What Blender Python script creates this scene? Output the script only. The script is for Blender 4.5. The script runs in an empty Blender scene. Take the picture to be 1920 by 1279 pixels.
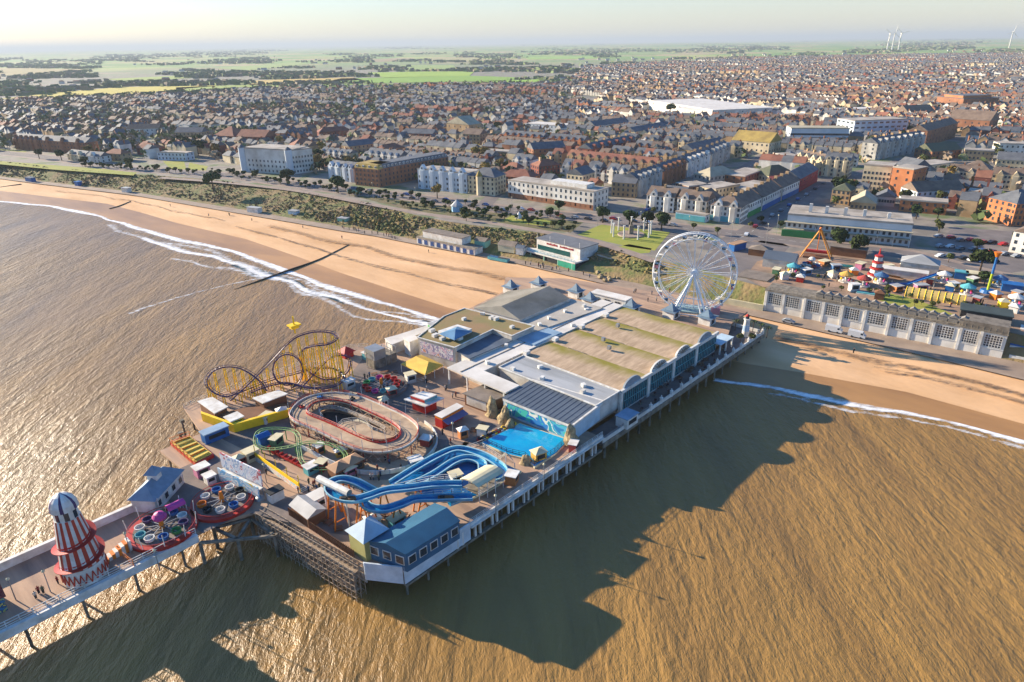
import bpy, math, random
from mathutils import Vector, Matrix
R = math.radians
scene = bpy.context.scene
COL = scene.collection
# ---------------------------------------------------------------- camera
PITCH = R(23.6); ROLL = R(0.84); CAMH = 96.0; FPX = 1280.0
cam_d = bpy.data.cameras.new('camera'); cam_d.sensor_width = 36; cam_d.lens = 24
cam_d.clip_start = 1; cam_d.clip_end = 120000
cam = bpy.data.objects.new('camera', cam_d); COL.objects.link(cam); scene.camera = cam
_sp, _cp, _sr, _cr = math.sin(PITCH), math.cos(PITCH), math.sin(ROLL), math.cos(ROLL)
_rt = Vector((_cr, -_sr*_sp, -_sr*_cp)); _up = Vector((_sr, _cr*_sp, _cr*_cp)); _fw = Vector((0, _cp, -_sp))
cam.matrix_world = Matrix(((_rt.x, _up.x, -_fw.x, 0), (_rt.y, _up.y, -_fw.y, 0), (_rt.z, _up.z, -_fw.z, CAMH), (0, 0, 0, 1)))
# ---------------------------------------------------------------- sky and sun
SUN_EL = R(18.5); SUN_AZ = R(152)         # mathematical azimuth of the sun (from +X towards +Y)
w = bpy.data.worlds.new('World'); scene.world = w; w.use_nodes = True
nt = w.node_tree; nt.nodes.clear()
sky = nt.nodes.new('ShaderNodeTexSky'); sky.sky_type = 'NISHITA'; sky.sun_disc = False
sky.sun_elevation = SUN_EL; sky.sun_rotation = R(90) - SUN_AZ
sky.air_density = 1.0; sky.dust_density = 0.7; sky.ozone_density = 3.0; sky.altitude = 50
bg = nt.nodes.new('ShaderNodeBackground'); bg.inputs[1].default_value = 0.095
wo = nt.nodes.new('ShaderNodeOutputWorld')
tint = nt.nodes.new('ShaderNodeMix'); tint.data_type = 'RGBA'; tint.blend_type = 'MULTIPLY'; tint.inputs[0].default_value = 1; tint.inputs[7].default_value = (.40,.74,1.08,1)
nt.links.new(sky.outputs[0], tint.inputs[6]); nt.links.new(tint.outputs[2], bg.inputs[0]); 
# pale layer of haze low over the horizon, warmer towards the sun
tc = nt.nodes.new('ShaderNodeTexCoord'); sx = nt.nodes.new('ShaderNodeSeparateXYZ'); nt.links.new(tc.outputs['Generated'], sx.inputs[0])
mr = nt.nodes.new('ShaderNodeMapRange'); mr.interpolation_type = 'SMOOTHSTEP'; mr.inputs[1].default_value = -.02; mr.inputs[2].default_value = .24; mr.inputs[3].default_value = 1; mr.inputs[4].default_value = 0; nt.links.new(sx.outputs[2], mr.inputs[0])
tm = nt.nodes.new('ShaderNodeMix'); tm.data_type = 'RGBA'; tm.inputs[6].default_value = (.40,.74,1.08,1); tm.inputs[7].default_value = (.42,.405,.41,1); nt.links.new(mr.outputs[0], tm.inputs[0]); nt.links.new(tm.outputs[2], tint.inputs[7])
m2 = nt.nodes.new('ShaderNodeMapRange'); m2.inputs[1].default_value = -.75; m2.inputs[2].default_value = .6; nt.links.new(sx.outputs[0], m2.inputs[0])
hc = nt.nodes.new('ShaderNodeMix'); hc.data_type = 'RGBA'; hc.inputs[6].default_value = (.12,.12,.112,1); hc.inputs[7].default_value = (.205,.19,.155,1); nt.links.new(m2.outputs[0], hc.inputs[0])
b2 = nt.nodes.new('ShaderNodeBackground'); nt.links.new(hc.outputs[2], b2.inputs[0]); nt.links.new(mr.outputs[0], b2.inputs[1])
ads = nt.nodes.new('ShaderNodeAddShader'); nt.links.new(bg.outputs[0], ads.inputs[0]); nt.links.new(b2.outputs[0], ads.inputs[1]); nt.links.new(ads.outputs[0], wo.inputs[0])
sd = bpy.data.lights.new('sun', 'SUN'); sd.energy = 5.0; sd.angle = R(0.5); sd.color = (1.0, 0.86, 0.67)
sun = bpy.data.objects.new('sun', sd); COL.objects.link(sun)
_sd = Vector((math.cos(SUN_EL)*math.cos(SUN_AZ), math.cos(SUN_EL)*math.sin(SUN_AZ), math.sin(SUN_EL)))
sun.rotation_euler = _sd.to_track_quat('Z', 'Y').to_euler()
vs = scene.view_settings; vs.view_transform = 'Standard'; vs.look = 'None'; vs.gamma = 1; vs.exposure = 1.4
scene.cycles.max_bounces = 5; scene.cycles.diffuse_bounces = 2; scene.cycles.glossy_bounces = 2
scene.cycles.transparent_max_bounces = 6; scene.cycles.volume_bounces = 0; scene.cycles.use_denoising = True
scene.cycles.volume_step_rate = 4
# ---------------------------------------------------------------- survey helpers: a picture position and a height give a point on the site
def ray(px, py):
    x, y = px-960, py-639.5
    x2, y2 = x*_cr - y*_sr, x*_sr + y*_cr
    return (x2, FPX*_cp - y2*_sp, -(y2*_cp + FPX*_sp))
def P(px, py, z=0.0):
    r = ray(px, py); t = (z-CAMH)/r[2]
    return Vector((r[0]*t, r[1]*t, z))
def proj(X, Y, Z):
    Z -= CAMH
    f = Y*_cp - Z*_sp; d = -Z*_cp - Y*_sp
    if f < 1: return (-9999, 9999)
    x2, y2 = X*FPX/f, d*FPX/f
    return (x2*_cr + y2*_sr + 960, -x2*_sr + y2*_cr + 639.5)
DK = 7.0                                       # pier deck level
PO = P(755, 1070, DK); _pb = P(1128, 820, DK)
PA = math.atan2(_pb.y-PO.y, _pb.x-PO.x); PU = Vector((math.cos(PA), math.sin(PA), 0)); PV = Vector((-PU.y, PU.x, 0))
def UV(u, v, z=DK):
    p = PO + PU*u + PV*v; return Vector((p.x, p.y, z))
def uvof(p):
    d = p - PO; return (d.dot(PU), d.dot(PV))
# ---------------------------------------------------------------- materials
def lin(h):
    if isinstance(h, tuple): return h
    h = h.lstrip('#'); c = [int(h[i:i+2], 16)/255 for i in (0, 2, 4)]
    return tuple((x/12.92 if x <= .04045 else ((x+.055)/1.055)**2.4) for x in c)
_M = {}
def mat(name, col='#888888', rough=.75, col2=None, scale=.3, var=.25, bump=0, bscale=2.0, metal=0, objvar=0, spec=.3, stretch=None, thr=(.35, .65)):
    if name in _M: return _M[name]
    m = bpy.data.materials.new(name); m.use_nodes = True; n = m.node_tree; b = n.nodes['Principled BSDF']
    c = lin(col); c2 = lin(col2) if col2 else tuple(x*(1-var) for x in c)
    geo = n.nodes.new('ShaderNodeNewGeometry'); src = geo.outputs['Position']
    if stretch:
        mp = n.nodes.new('ShaderNodeMapping'); mp.vector_type = 'TEXTURE' 
        mp.inputs['Rotation'].default_value = (0, 0, stretch[0]); mp.inputs['Scale'].default_value = stretch[1]
        n.links.new(src, mp.inputs[0]); src = mp.outputs[0]
    nz = n.nodes.new('ShaderNodeTexNoise'); nz.inputs['Scale'].default_value = scale; nz.inputs['Detail'].default_value = 5; nz.inputs['Roughness'].default_value = .6
    n.links.new(src, nz.inputs['Vector'])
    mr = n.nodes.new('ShaderNodeMapRange'); mr.inputs[1].default_value = thr[0]; mr.inputs[2].default_value = thr[1]
    n.links.new(nz.outputs[0], mr.inputs[0])
    mx = n.nodes.new('ShaderNodeMix'); mx.data_type = 'RGBA'; mx.inputs[6].default_value = (*c, 1); mx.inputs[7].default_value = (*c2, 1)
    n.links.new(mr.outputs[0], mx.inputs[0]); out = mx.outputs[2]
    if objvar:
        oi = n.nodes.new('ShaderNodeObjectInfo'); hs = n.nodes.new('ShaderNodeHueSaturation')
        ma = n.nodes.new('ShaderNodeMapRange'); ma.inputs[3].default_value = 1-objvar; ma.inputs[4].default_value = 1+objvar*.6
        n.links.new(oi.outputs['Random'], ma.inputs[0]); n.links.new(ma.outputs[0], hs.inputs['Value']); n.links.new(out, hs.inputs['Color'])
        m2 = n.nodes.new('ShaderNodeMapRange'); m2.inputs[3].default_value = .5-objvar*.04; m2.inputs[4].default_value = .5+objvar*.06
        n.links.new(oi.outputs['Random'], m2.inputs[0]); n.links.new(m2.outputs[0], hs.inputs['Hue']); out = hs.outputs[0]
    n.links.new(out, b.inputs['Base Color'])
    b.inputs['Roughness'].default_value = rough; b.inputs['Metallic'].default_value = metal; b.inputs['Specular IOR Level'].default_value = spec
    if bump:
        n2 = n.nodes.new('ShaderNodeTexNoise'); n2.inputs['Scale'].default_value = bscale; n2.inputs['Detail'].default_value = 4
        n.links.new(src, n2.inputs['Vector'])
        bp = n.nodes.new('ShaderNodeBump'); bp.inputs['Distance'].default_value = bump
        n.links.new(n2.outputs[0], bp.inputs['Height']); n.links.new(bp.outputs[0], b.inputs['Normal'])
    _M[name] = m; return m
# ---------------------------------------------------------------- mesh builder
class MB:
    def __init__(s, T=None): s.v = []; s.f = []; s.mi = []; s.m = 0; s.T = T; s.uv = {}
    def add(s, vs, fs, world=False):
        o = len(s.v)
        if world and s.T is not None: vs = [s.T.l(Vector(p)) for p in vs]
        s.v += [tuple(p) for p in vs]; s.f += [tuple(i+o for i in f) for f in fs]; s.mi += [s.m]*len(fs)
        return s
    def box(s, x0, y0, z0, x1, y1, z1):
        return s.add([(x0,y0,z0),(x1,y0,z0),(x1,y1,z0),(x0,y1,z0),(x0,y0,z1),(x1,y0,z1),(x1,y1,z1),(x0,y1,z1)],
                     [(3,2,1,0),(4,5,6,7),(0,1,5,4),(1,2,6,5),(2,3,7,6),(3,0,4,7)])
    def prism(s, poly, z0, z1, world=False, top=True, bot=True):
        n = len(poly); a = sum(poly[i][0]*poly[(i+1)%n][1]-poly[(i+1)%n][0]*poly[i][1] for i in range(n))
        if a < 0: poly = list(reversed(poly))
        vs = [(p[0], p[1], z0) for p in poly] + [(p[0], p[1], z1) for p in poly]
        fs = [(i, (i+1)%n, n+(i+1)%n, n+i) for i in range(n)]
        if top: fs.append(tuple(range(n, 2*n)))
        if bot: fs.append(tuple(reversed(range(n))))
        return s.add(vs, fs, world)
    def gable(s, x0, y0, x1, y1, z, h, axis='x', over=.3, th=.15, hip=0.0):
        x0 -= over; x1 += over; y0 -= over; y1 += over
        if axis == 'x':
            ym = (y0+y1)/2; q = [(x0,y0,z),(x1,y0,z),(x1,y1,z),(x0,y1,z),(x0+hip,ym,z+h),(x1-hip,ym,z+h)]
            f = [(0,1,5,4),(2,3,4,5),(1,2,5),(3,0,4),(3,2,1,0)]
        else:
            xm = (x0+x1)/2; q = [(x0,y0,z),(x1,y0,z),(x1,y1,z),(x0,y1,z),(xm,y0+hip,z+h),(xm,y1-hip,z+h)]
            f = [(0,1,4),(2,3,5),(1,2,5,4),(3,0,4,5),(3,2,1,0)]
        return s.add(q, f)
    def pyr(s, x0, y0, x1, y1, z, h, over=.3):
        x0 -= over; x1 += over; y0 -= over; y1 += over
        return s.add([(x0,y0,z),(x1,y0,z),(x1,y1,z),(x0,y1,z),((x0+x1)/2,(y0+y1)/2,z+h)], [(0,1,4),(1,2,4),(2,3,4),(3,0,4),(3,2,1,0)])
    def cyl(s, x, y, z0, z1, r0, r1=None, n=10, a0=0):
        r1 = r0 if r1 is None else r1
        vs = [(x+r0*math.cos(a0+2*math.pi*i/n), y+r0*math.sin(a0+2*math.pi*i/n), z0) for i in range(n)]
        if r1 > 1e-4:
            vs += [(x+r1*math.cos(a0+2*math.pi*i/n), y+r1*math.sin(a0+2*math.pi*i/n), z1) for i in range(n)]
            return s.add(vs, [(i,(i+1)%n,n+(i+1)%n,n+i) for i in range(n)]+[tuple(range(n,2*n)), tuple(reversed(range(n)))])
        vs.append((x, y, z1)); return s.add(vs, [(i,(i+1)%n,n) for i in range(n)]+[tuple(reversed(range(n)))])
    def bar(s, a, b, r=.1, n=4, world=False):
        a = Vector(a); b = Vector(b); d = b-a
        if d.length < 1e-6: return s
        d.normalize(); t = Vector((0,0,1)) if abs(d.z) < .9 else Vector((1,0,0))
        e1 = d.cross(t).normalized(); e2 = d.cross(e1)
        vs = []
        for c in (a, b): vs += [c + (e1*math.cos(2*math.pi*(i+.5)/n) + e2*math.sin(2*math.pi*(i+.5)/n))*r for i in range(n)]
        return s.add(vs, [(i,n+i,n+(i+1)%n,(i+1)%n) for i in range(n)]+[tuple(range(n)), tuple(reversed(range(n,2*n)))], world)
    def tube(s, pts, r=.1, n=6, closed=False, world=False):
        pts = [Vector(p) for p in pts]; N = len(pts); vs = []; fs = []
        for k, p in enumerate(pts):
            a = pts[(k-1)%N] if (closed or k > 0) else p; b = pts[(k+1)%N] if (closed or k < N-1) else p
            d = (b-a).normalized(); t = Vector((0,0,1)) if abs(d.z) < .95 else Vector((1,0,0))
            e1 = d.cross(t).normalized(); e2 = d.cross(e1)
            vs += [p + (e1*math.cos(2*math.pi*i/n) + e2*math.sin(2*math.pi*i/n))*r for i in range(n)]
        for k in range(N if closed else N-1):
            j = (k+1)%N
            fs += [(k*n+i, j*n+i, j*n+(i+1)%n, k*n+(i+1)%n) for i in range(n)]
        return s.add(vs, fs, world)
    def sweep(s, pts, prof, closed=False, world=False, bank=None):
        """sweep a profile of (sideways, up) points along a path that stays roughly level"""
        pts = [Vector(p) for p in pts]; N = len(pts); m = len(prof); vs = []; fs = []
        for k, p in enumerate(pts):
            a = pts[(k-1)%N] if (closed or k > 0) else p; b = pts[(k+1)%N] if (closed or k < N-1) else p
            d = (b-a); d.z = 0; d.normalize(); e = Vector((d.y, -d.x, 0))
            for (x, z) in prof: vs.append(p + e*x + Vector((0,0,z)))
        for k in range(N if closed else N-1):
            j = (k+1)%N
            fs += [(k*m+i, k*m+i+1, j*m+i+1, j*m+i) for i in range(m-1)]
        return s.add(vs, fs, world)
    def lathe(s, prof, n=24, x=0, y=0, a0=0, mfun=None):
        o = len(s.v); m = len(prof)
        for (r, z) in prof:
            s.v += [(x+r*math.cos(a0+2*math.pi*i/n), y+r*math.sin(a0+2*math.pi*i/n), z) for i in range(n)]
        for k in range(m-1):
            for i in range(n):
                s.f.append((o+k*n+i, o+k*n+(i+1)%n, o+(k+1)*n+(i+1)%n, o+(k+1)*n+i)); s.mi.append(mfun(k, i) if mfun else s.m)
        return s
    def build(s, name, mats, parent=None, smooth=False):
        me = bpy.data.meshes.new(name); me.from_pydata(s.v, [], s.f)
        if not isinstance(mats, (list, tuple)): mats = [mats]
        for m in mats: me.materials.append(m)
        if len(mats) > 1: me.polygons.foreach_set('material_index', s.mi)
        if smooth: me.polygons.foreach_set('use_smooth', [True]*len(s.f))
        me.update()
        o = bpy.data.objects.new(name, me); COL.objects.link(o)
        if parent is not None: o.parent = parent.o if isinstance(parent, Thing) else parent
        return o
def tag(o, label=None, cat=None, group=None, kind=None):
    if label: o['label'] = label
    if cat: o['category'] = cat
    if group: o['group'] = group
    if kind: o['kind'] = kind
    return o
class Thing:
    def __init__(s, name, label, cat, loc=(0,0,0), rot=0.0, group=None):
        s.o = bpy.data.objects.new(name, None); COL.objects.link(s.o); s.o.empty_display_size = .5
        s.p = Vector(loc); s.rot = rot; s.o.location = s.p; s.o.rotation_euler = (0,0,rot); tag(s.o, label, cat, group)
        s.im = (Matrix.Translation(s.p) @ Matrix.Rotation(rot, 4, 'Z')).inverted()
    def l(s, p): return s.im @ Vector(p)
    def mb(s): return MB(s)
    def part(s, name, mb, mats, parent=None, smooth=False, label=None):
        o = mb.build(name, mats, parent or s, smooth)
        if label: o['label'] = label
        return o
def dup(root, loc, rotz=0.0, label=None, group=None, scale=None):
    root = root.o if isinstance(root, Thing) else root
    r = root.copy(); COL.objects.link(r); r.location = loc; r.rotation_euler = (0,0,rotz)
    if scale: r.scale = (scale,)*3 if not isinstance(scale, tuple) else scale
    if label: r['label'] = label
    if group: r['group'] = group
    for ch in list(root.children):
        c = ch.copy(); COL.objects.link(c); c.parent = r
        for g in list(ch.children):
            d = g.copy(); COL.objects.link(d); d.parent = c
    return r
def clone(o, parent, loc, rot=None):
    c = o.copy(); COL.objects.link(c); c.parent = parent; c.location = loc
    if rot is not None: c.rotation_euler = rot
    for g in list(o.children):
        d = g.copy(); COL.objects.link(d); d.parent = c
    return c
def lerp(a, b, t): return a + (b-a)*t
def interp(pl, x):
    if x <= pl[0][0]: 
        (x0,y0),(x1,y1) = pl[0], pl[1]; return y0+(y1-y0)*(x-x0)/(x1-x0)
    for (x0,y0),(x1,y1) in zip(pl, pl[1:]):
        if x <= x1: return y0+(y1-y0)*(x-x0)/(x1-x0)
    (x0,y0),(x1,y1) = pl[-2], pl[-1]; return y0+(y1-y0)*(x-x0)/(x1-x0)
def catmull(pts, n=6, closed=False):
    pts = [Vector(p) for p in pts]; N = len(pts); out = []
    for k in range(N if closed else N-1):
        if closed: p0,p1,p2,p3 = pts[(k-1)%N],pts[k],pts[(k+1)%N],pts[(k+2)%N]
        else: p0,p1,p2,p3 = pts[max(k-1,0)],pts[k],pts[k+1],pts[min(k+2,N-1)]
        for i in range(n):
            t = i/n; out.append(.5*((2*p1)+(p2-p0)*t+(2*p0-5*p1+4*p2-p3)*t*t+(3*p1-p0-3*p2+p3)*t**3))
    if not closed: out.append(pts[-1])
    return out
def pip(x, y, poly):
    c = False; n = len(poly); j = n-1
    for i in range(n):
        xi, yi = poly[i][0], poly[i][1]; xj, yj = poly[j][0], poly[j][1]
        if (yi > y) != (yj > y) and x < (xj-xi)*(y-yi)/(yj-yi)+xi: c = not c
        j = i
    return c
# ================================================================ THE SETTING
def struct(name, mb, m, smooth=False): return tag(mb.build(name, m, None, smooth), kind='structure')
WATER = [(-700,400),(-150,372),(0,378),(90,386),(180,404),(250,426),(330,449),(400,463),(450,476),(520,502),(600,532),(700,562),(800,592),(830,602),(1365,716),(1450,730),(1560,750),(1700,775),(1800,798),(1920,830),(2300,940)]
DRY = [(-700,372),(0,358),(200,382),(270,400),(330,418),(460,448),(560,482),(640,512),(850,580),(1400,682),(1500,698),(1700,735),(1920,795),(2300,890)]
PROM_O = [(-700,300),(0,335),(60,343),(250,366),(460,402),(640,433),(700,442),(800,462),(960,492),(1080,520),(1200,548),(1400,590),(1522,618),(1671,652),(1920,712),(2300,805)]
PROM_I = [(-700,297),(0,331),(250,360),(460,394),(640,425),(700,433),(780,450),(960,484),(1080,508),(1200,532),(1300,556),(1430,580),(1877,672),(2300,760)]
CLIFF = [(-700,262),(0,302),(100,315),(250,326),(400,337),(480,346),(600,364),(700,383),(790,406),(860,419),(960,430),(1080,446),(1140,462),(1200,482),(1290,500),(1430,538),(1887,622),(2300,715)]
zT = 11.0
COLS = list(range(-700, 2301, 20))
def strip(name, lo, hi, m, rows=1, zf=None, smooth=True):
    """lo/hi: (polyline, z) ; ribbon between two surveyed contour lines"""
    mb = MB(); vs = []; fs = []
    for x in COLS:
        a = P(x, interp(*[lo[0]], x), lo[1]); b = P(x, interp(hi[0], x), hi[1])
        for k in range(rows+1):
            t = k/rows; p = a.lerp(b, t)
            if zf: p.z += zf(p, t)
            vs.append(p)
    r = rows+1
    for i in range(len(COLS)-1):
        for k in range(rows): fs.append((i*r+k, (i+1)*r+k, (i+1)*r+k+1, i*r+k+1))
    mb.add(vs, fs); return struct(name, mb, m, smooth)
from mathutils import noise as _n
# --- sea
def sea_material():
    m = bpy.data.materials.new('sea_water'); m.use_nodes = True; n = m.node_tree; b = n.nodes['Principled BSDF']; L = n.links.new
    geo = n.nodes.new('ShaderNodeNewGeometry')
    def nz(sc, rot, scl, det=3, rgh=.55, dist=0):
        mp = n.nodes.new('ShaderNodeMapping'); mp.vector_type = 'POINT'
        mp.inputs['Rotation'].default_value = (0,0,rot); mp.inputs['Scale'].default_value = scl
        L(geo.outputs['Position'], mp.inputs[0])
        t = n.nodes.new('ShaderNodeTexNoise'); t.inputs['Scale'].default_value = sc; t.inputs['Detail'].default_value = det
        t.inputs['Roughness'].default_value = rgh; t.inputs['Distortion'].default_value = dist; L(mp.outputs[0], t.inputs['Vector']); return t
    big = nz(.6, R(35), (1, .25, 1), 3, .5, .4)      # swell, crests across the wind
    med = nz(1.1, R(20), (1, .45, 1), 4, .6, .3)
    fine = nz(4.5, R(50), (1, .6, 1), 3, .6)
    def mul(a, k): 
        x = n.nodes.new('ShaderNodeMath'); x.operation = 'MULTIPLY'; L(a, x.inputs[0]); x.inputs[1].default_value = k; return x.outputs[0]
    def addn(a, c): 
        x = n.nodes.new('ShaderNodeMath'); x.operation = 'ADD'; L(a, x.inputs[0]); L(c, x.inputs[1]); return x.outputs[0]
    amp = nz(.012, R(10), (1, .5, 1), 3, .6); am = n.nodes.new('ShaderNodeMapRange'); am.inputs[1].default_value = .3; am.inputs[2].default_value = .7; am.inputs[3].default_value = .45; am.inputs[4].default_value = 1.5; L(amp.outputs[0], am.inputs[0])
    sw_ = nz(.16, R(35), (1, .3, 1), 2, .5, .6)
    hh = addn(addn(mul(big.outputs[0], 1.1), mul(med.outputs[0], .8)), addn(mul(fine.outputs[0], .3), mul(sw_.outputs[0], 1.6)))
    mm_ = n.nodes.new('ShaderNodeMath'); mm_.operation = 'MULTIPLY'; L(hh, mm_.inputs[0]); L(am.outputs[0], mm_.inputs[1]); h = mm_.outputs[0]
    bp = n.nodes.new('ShaderNodeBump'); bp.inputs['Distance'].default_value = .8; bp.inputs['Strength'].default_value = .55
    L(h, bp.inputs['Height']); L(bp.outputs[0], b.inputs['Normal'])
    st = nz(.06, R(-62), (1, .14, 1), 6, .65, .8)     # long streaks of lighter and darker brown
    mr = n.nodes.new('ShaderNodeMapRange'); mr.inputs[1].default_value = .36; mr.inputs[2].default_value = .66; L(st.outputs[0], mr.inputs[0])
    mx = n.nodes.new('ShaderNodeMix'); mx.data_type = 'RGBA'; mx.inputs[6].default_value = (.325,.18,.048,1); mx.inputs[7].default_value = (.215,.12,.036,1)
    L(mr.outputs[0], mx.inputs[0]); L(mx.outputs[2], b.inputs['Base Color'])
    b.inputs['Roughness'].default_value = .3; b.inputs['IOR'].default_value = 1.33; b.inputs['Specular IOR Level'].default_value = .38
    return m
mb = MB(); mb.add([(-1500,-300,0),(900,-300,0),(900,700,0),(-1500,1200,0)], [(0,1,2,3)])
struct('sea', mb, sea_material())
# --- beach
def sand_mat(name, a, b_, rough, bump):
    return mat(name, a, rough, b_, .06, bump=bump, bscale=.9, spec=.25, stretch=(R(-38), (3,1,1)))
m_wet = mat('wet_sand', '#b08350', .5, '#8c6640', .05, bump=.03, spec=.3, stretch=(R(-38), (4,1,1)))
m_sand = sand_mat('dry_sand', '#dcb184', '#c4986a', .9, .12)
wlow = [(x, interp(WATER, x)+30) for x in range(-700, 2301, 50)]
strip('sea_bed', (wlow, -3.0), (WATER, -.05), m_wet, 2)
strip('wet_sand', (WATER, -.05), (DRY, 1.2), m_wet, 3, lambda p, t: .25*_n.noise(p*.05)*t*(1-t)*4)
strip('beach', (DRY, 1.2), (PROM_O, 3.6), m_sand, 5, lambda p, t: .5*_n.noise(p*.06)*t*(1-t)*4)
# --- promenade, cliff slope
m_prom = mat('promenade_concrete', '#a08b76', .85, '#8a7766', .15, bump=.02)
strip('promenade', (PROM_O, 4.0), (PROM_I, 4.0), m_prom)
strip('promenade_edge', (PROM_O, 3.4), (PROM_O, 4.0), m_prom)
def slope_mat():
    m = mat('scrub_slope', '#85704c', .95, '#66693a', .12, bump=.5, bscale=.7, thr=(.42,.58)); return m
strip('cliff_slope', (PROM_I, 4.0), (CLIFF, zT), slope_mat(), 5, lambda p, t: 1.3*_n.noise(p*.09)*t*(1-t)*4)
# --- the town plain to the horizon (one sheet)
mb = MB(); vs = []; fs = []; DI = [0,20,60,140,300,600,1000,1600,2500,4000,6000,9000,14000,22000,35000,60000,90000]
cc = list(range(-2600, 4601, 40)); cfun = [(-2600,260),(-700,262)]+CLIFF[1:]+[(4600,1250)]
for x in cc:
    xx = min(max(x,-700),2300); p = P(xx, interp(CLIFF, xx), zT)
    if x < -700: p = p + Vector((-(-700-x)*1.2, (-700-x)*.5, 0))
    if x > 2300: p = p + Vector(((x-2300)*1.2, -(x-2300)*.6, 0))
    d = Vector((p.x, p.y+250, 0)).normalized()
    for D in DI:
        q = p + d*D
        if D > 5000: q.z += 26*max(0, _n.noise(Vector((q.x/5200, q.y/5200, .3)))+.15)*min(1,(D-5000)/6000)*(1+D/30000)
        vs.append(q)
r = len(DI)
for i in range(len(cc)-1):
    for k in range(r-1): fs.append((i*r+k, (i+1)*r+k, (i+1)*r+k+1, i*r+k+1))
mb.add(vs, fs)
def town_mat():
    m = bpy.data.materials.new('town_ground'); m.use_nodes = True; n = m.node_tree; b = n.nodes['Principled BSDF']; L = n.links.new
    geo = n.nodes.new('ShaderNodeNewGeometry')
    vo = n.nodes.new('ShaderNodeTexVoronoi'); vo.inputs['Scale'].default_value = .0035; vo.feature = 'F1'; L(geo.outputs['Position'], vo.inputs['Vector'])
    cr = n.nodes.new('ShaderNodeValToRGB'); sp = n.nodes.new('ShaderNodeSeparateColor'); L(vo.outputs['Color'], sp.inputs[0]); L(sp.outputs[0], cr.inputs[0])
    cols = [(0,'#74903a'),(.25,'#94904f'),(.45,'#6c9034'),(.6,'#a89466'),(.75,'#648432'),(.9,'#9aa54a')]
    cr.color_ramp.interpolation = 'CONSTANT'
    while len(cr.color_ramp.elements) < len(cols): cr.color_ramp.elements.new(.5)
    for e, (p_, c) in zip(cr.color_ramp.elements, cols): e.position = p_; e.color = (*lin(c), 1)
    nz = n.nodes.new('ShaderNodeTexNoise'); nz.inputs['Scale'].default_value = .05; nz.inputs['Detail'].default_value = 6; L(geo.outputs['Position'], nz.inputs['Vector'])
    cr2 = n.nodes.new('ShaderNodeValToRGB'); L(nz.outputs[0], cr2.inputs[0])
    for e, (p_, c) in zip(cr2.color_ramp.elements, [(.38,'#6e665c'),(.62,'#5c6840')]): e.position = p_; e.color = (*lin(c), 1)
    e = cr2.color_ramp.elements.new(.5); e.color = (*lin('#8a7f71'), 1)
    # countryside beyond roughly 2.4 km
    ln = n.nodes.new('ShaderNodeVectorMath'); ln.operation = 'LENGTH'; L(geo.outputs['Position'], ln.inputs[0])
    mr = n.nodes.new('ShaderNodeMapRange'); mr.inputs[1].default_value = 2600; mr.inputs[2].default_value = 4200; L(ln.outputs['Value'], mr.inputs[0])
    mx = n.nodes.new('ShaderNodeMix'); mx.data_type = 'RGBA'; L(mr.outputs[0], mx.inputs[0]); L(cr2.outputs[0], mx.inputs[6]); L(cr.outputs[0], mx.inputs[7])
    L(mx.outputs[2], b.inputs['Base Color']); b.inputs['Roughness'].default_value = .95; return m
struct('ground', mb, town_mat(), True)
# --- greensward, garden lawns, fields, roads: thin sheets on the plain
def sheet(name, px, z, m):
    mb = MB(); pts = [P(x, y, z) for x, y in px]; n = len(pts)
    a = sum(pts[i].x*pts[(i+1)%n].y-pts[(i+1)%n].x*pts[i].y for i in range(n))
    if a < 0: pts.reverse()
    mb.add(pts, [tuple(range(n))]); return struct(name, mb, m)
def ribbon(name, px, width, z, m):
    mb = MB(); pts = catmull([P(x, y, z) for x, y in px], 6); h = width/2
    mb.sweep(pts, [(h, 0), (-h, 0)]); o = struct(name, mb, m)
    return o
m_lawn = mat('lawn', '#7f8a35', .95, '#96913c', .08, bump=.05)
m_asph = mat('asphalt', '#7a706a', .85, '#68605b', .12)
m_path = mat('path_concrete', '#9b8876', .85, '#87766a', .2)
m_gard = mat('garden_ground', '#5d5f36', .95, '#6f6145', .1, thr=(.4,.6))
FIELDS = [([(20,183),(110,173),(230,163),(420,160),(350,166),(315,178),(200,184),(120,183)],'#bfae4a'),
 ([(-80,192),(20,183),(120,182),(60,190),(-60,206)],'#a99a48'),
 ([(330,164),(470,158),(560,160),(500,166),(330,178)],'#93a14a'),
 ([(450,152),(560,148),(660,145),(680,150),(560,156),(470,160)],'#c2a559'),
 ([(690,136),(800,134),(890,134),(880,142),(720,146)],'#92ac3c'),
 ([(640,147),(880,142),(1000,146),(940,152),(700,156),(600,155)],'#7fa038'),
 ([(900,152),(1040,148),(1062,156),(1000,160),(890,160)],'#8cb03a'),
 ([(560,158),(700,157),(860,156),(850,161),(600,167),(580,163)],'#7d9a3c'),
 ([(790,108),(890,108),(940,114),(800,115)],'#a9a06a'),([(980,104),(1110,104),(1130,110),(990,112)],'#8fae50'),
 ([(700,108),(770,107),(780,112),(690,117)],'#a08c66'),([(750,122),(850,122),(860,132),(760,134)],'#8ea058'),
 ([(0,128),(60,128),(180,130),(160,134),(0,142)],'#a59460'),([(200,148),(330,142),(360,146),(240,154)],'#93a24e'),
 ([(400,128),(560,116),(580,120),(470,132)],'#94a45c'),([(1400,95),(1560,95),(1600,100),(1420,102)],'#a3985e'),([(1000,160),(1180,166),(1160,169),(1020,166)],'#a3a33a')]
for i, (pl, c) in enumerate(FIELDS): sheet('field', pl, zT+.6, mat('field_%d' % i, c, .95, None, .02, .12))
sheet('memorial_lawn', [(1083,440),(1120,424),(1150,414),(1260,432),(1240,455),(1228,470),(1175,462)], zT+.02, m_lawn)
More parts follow.
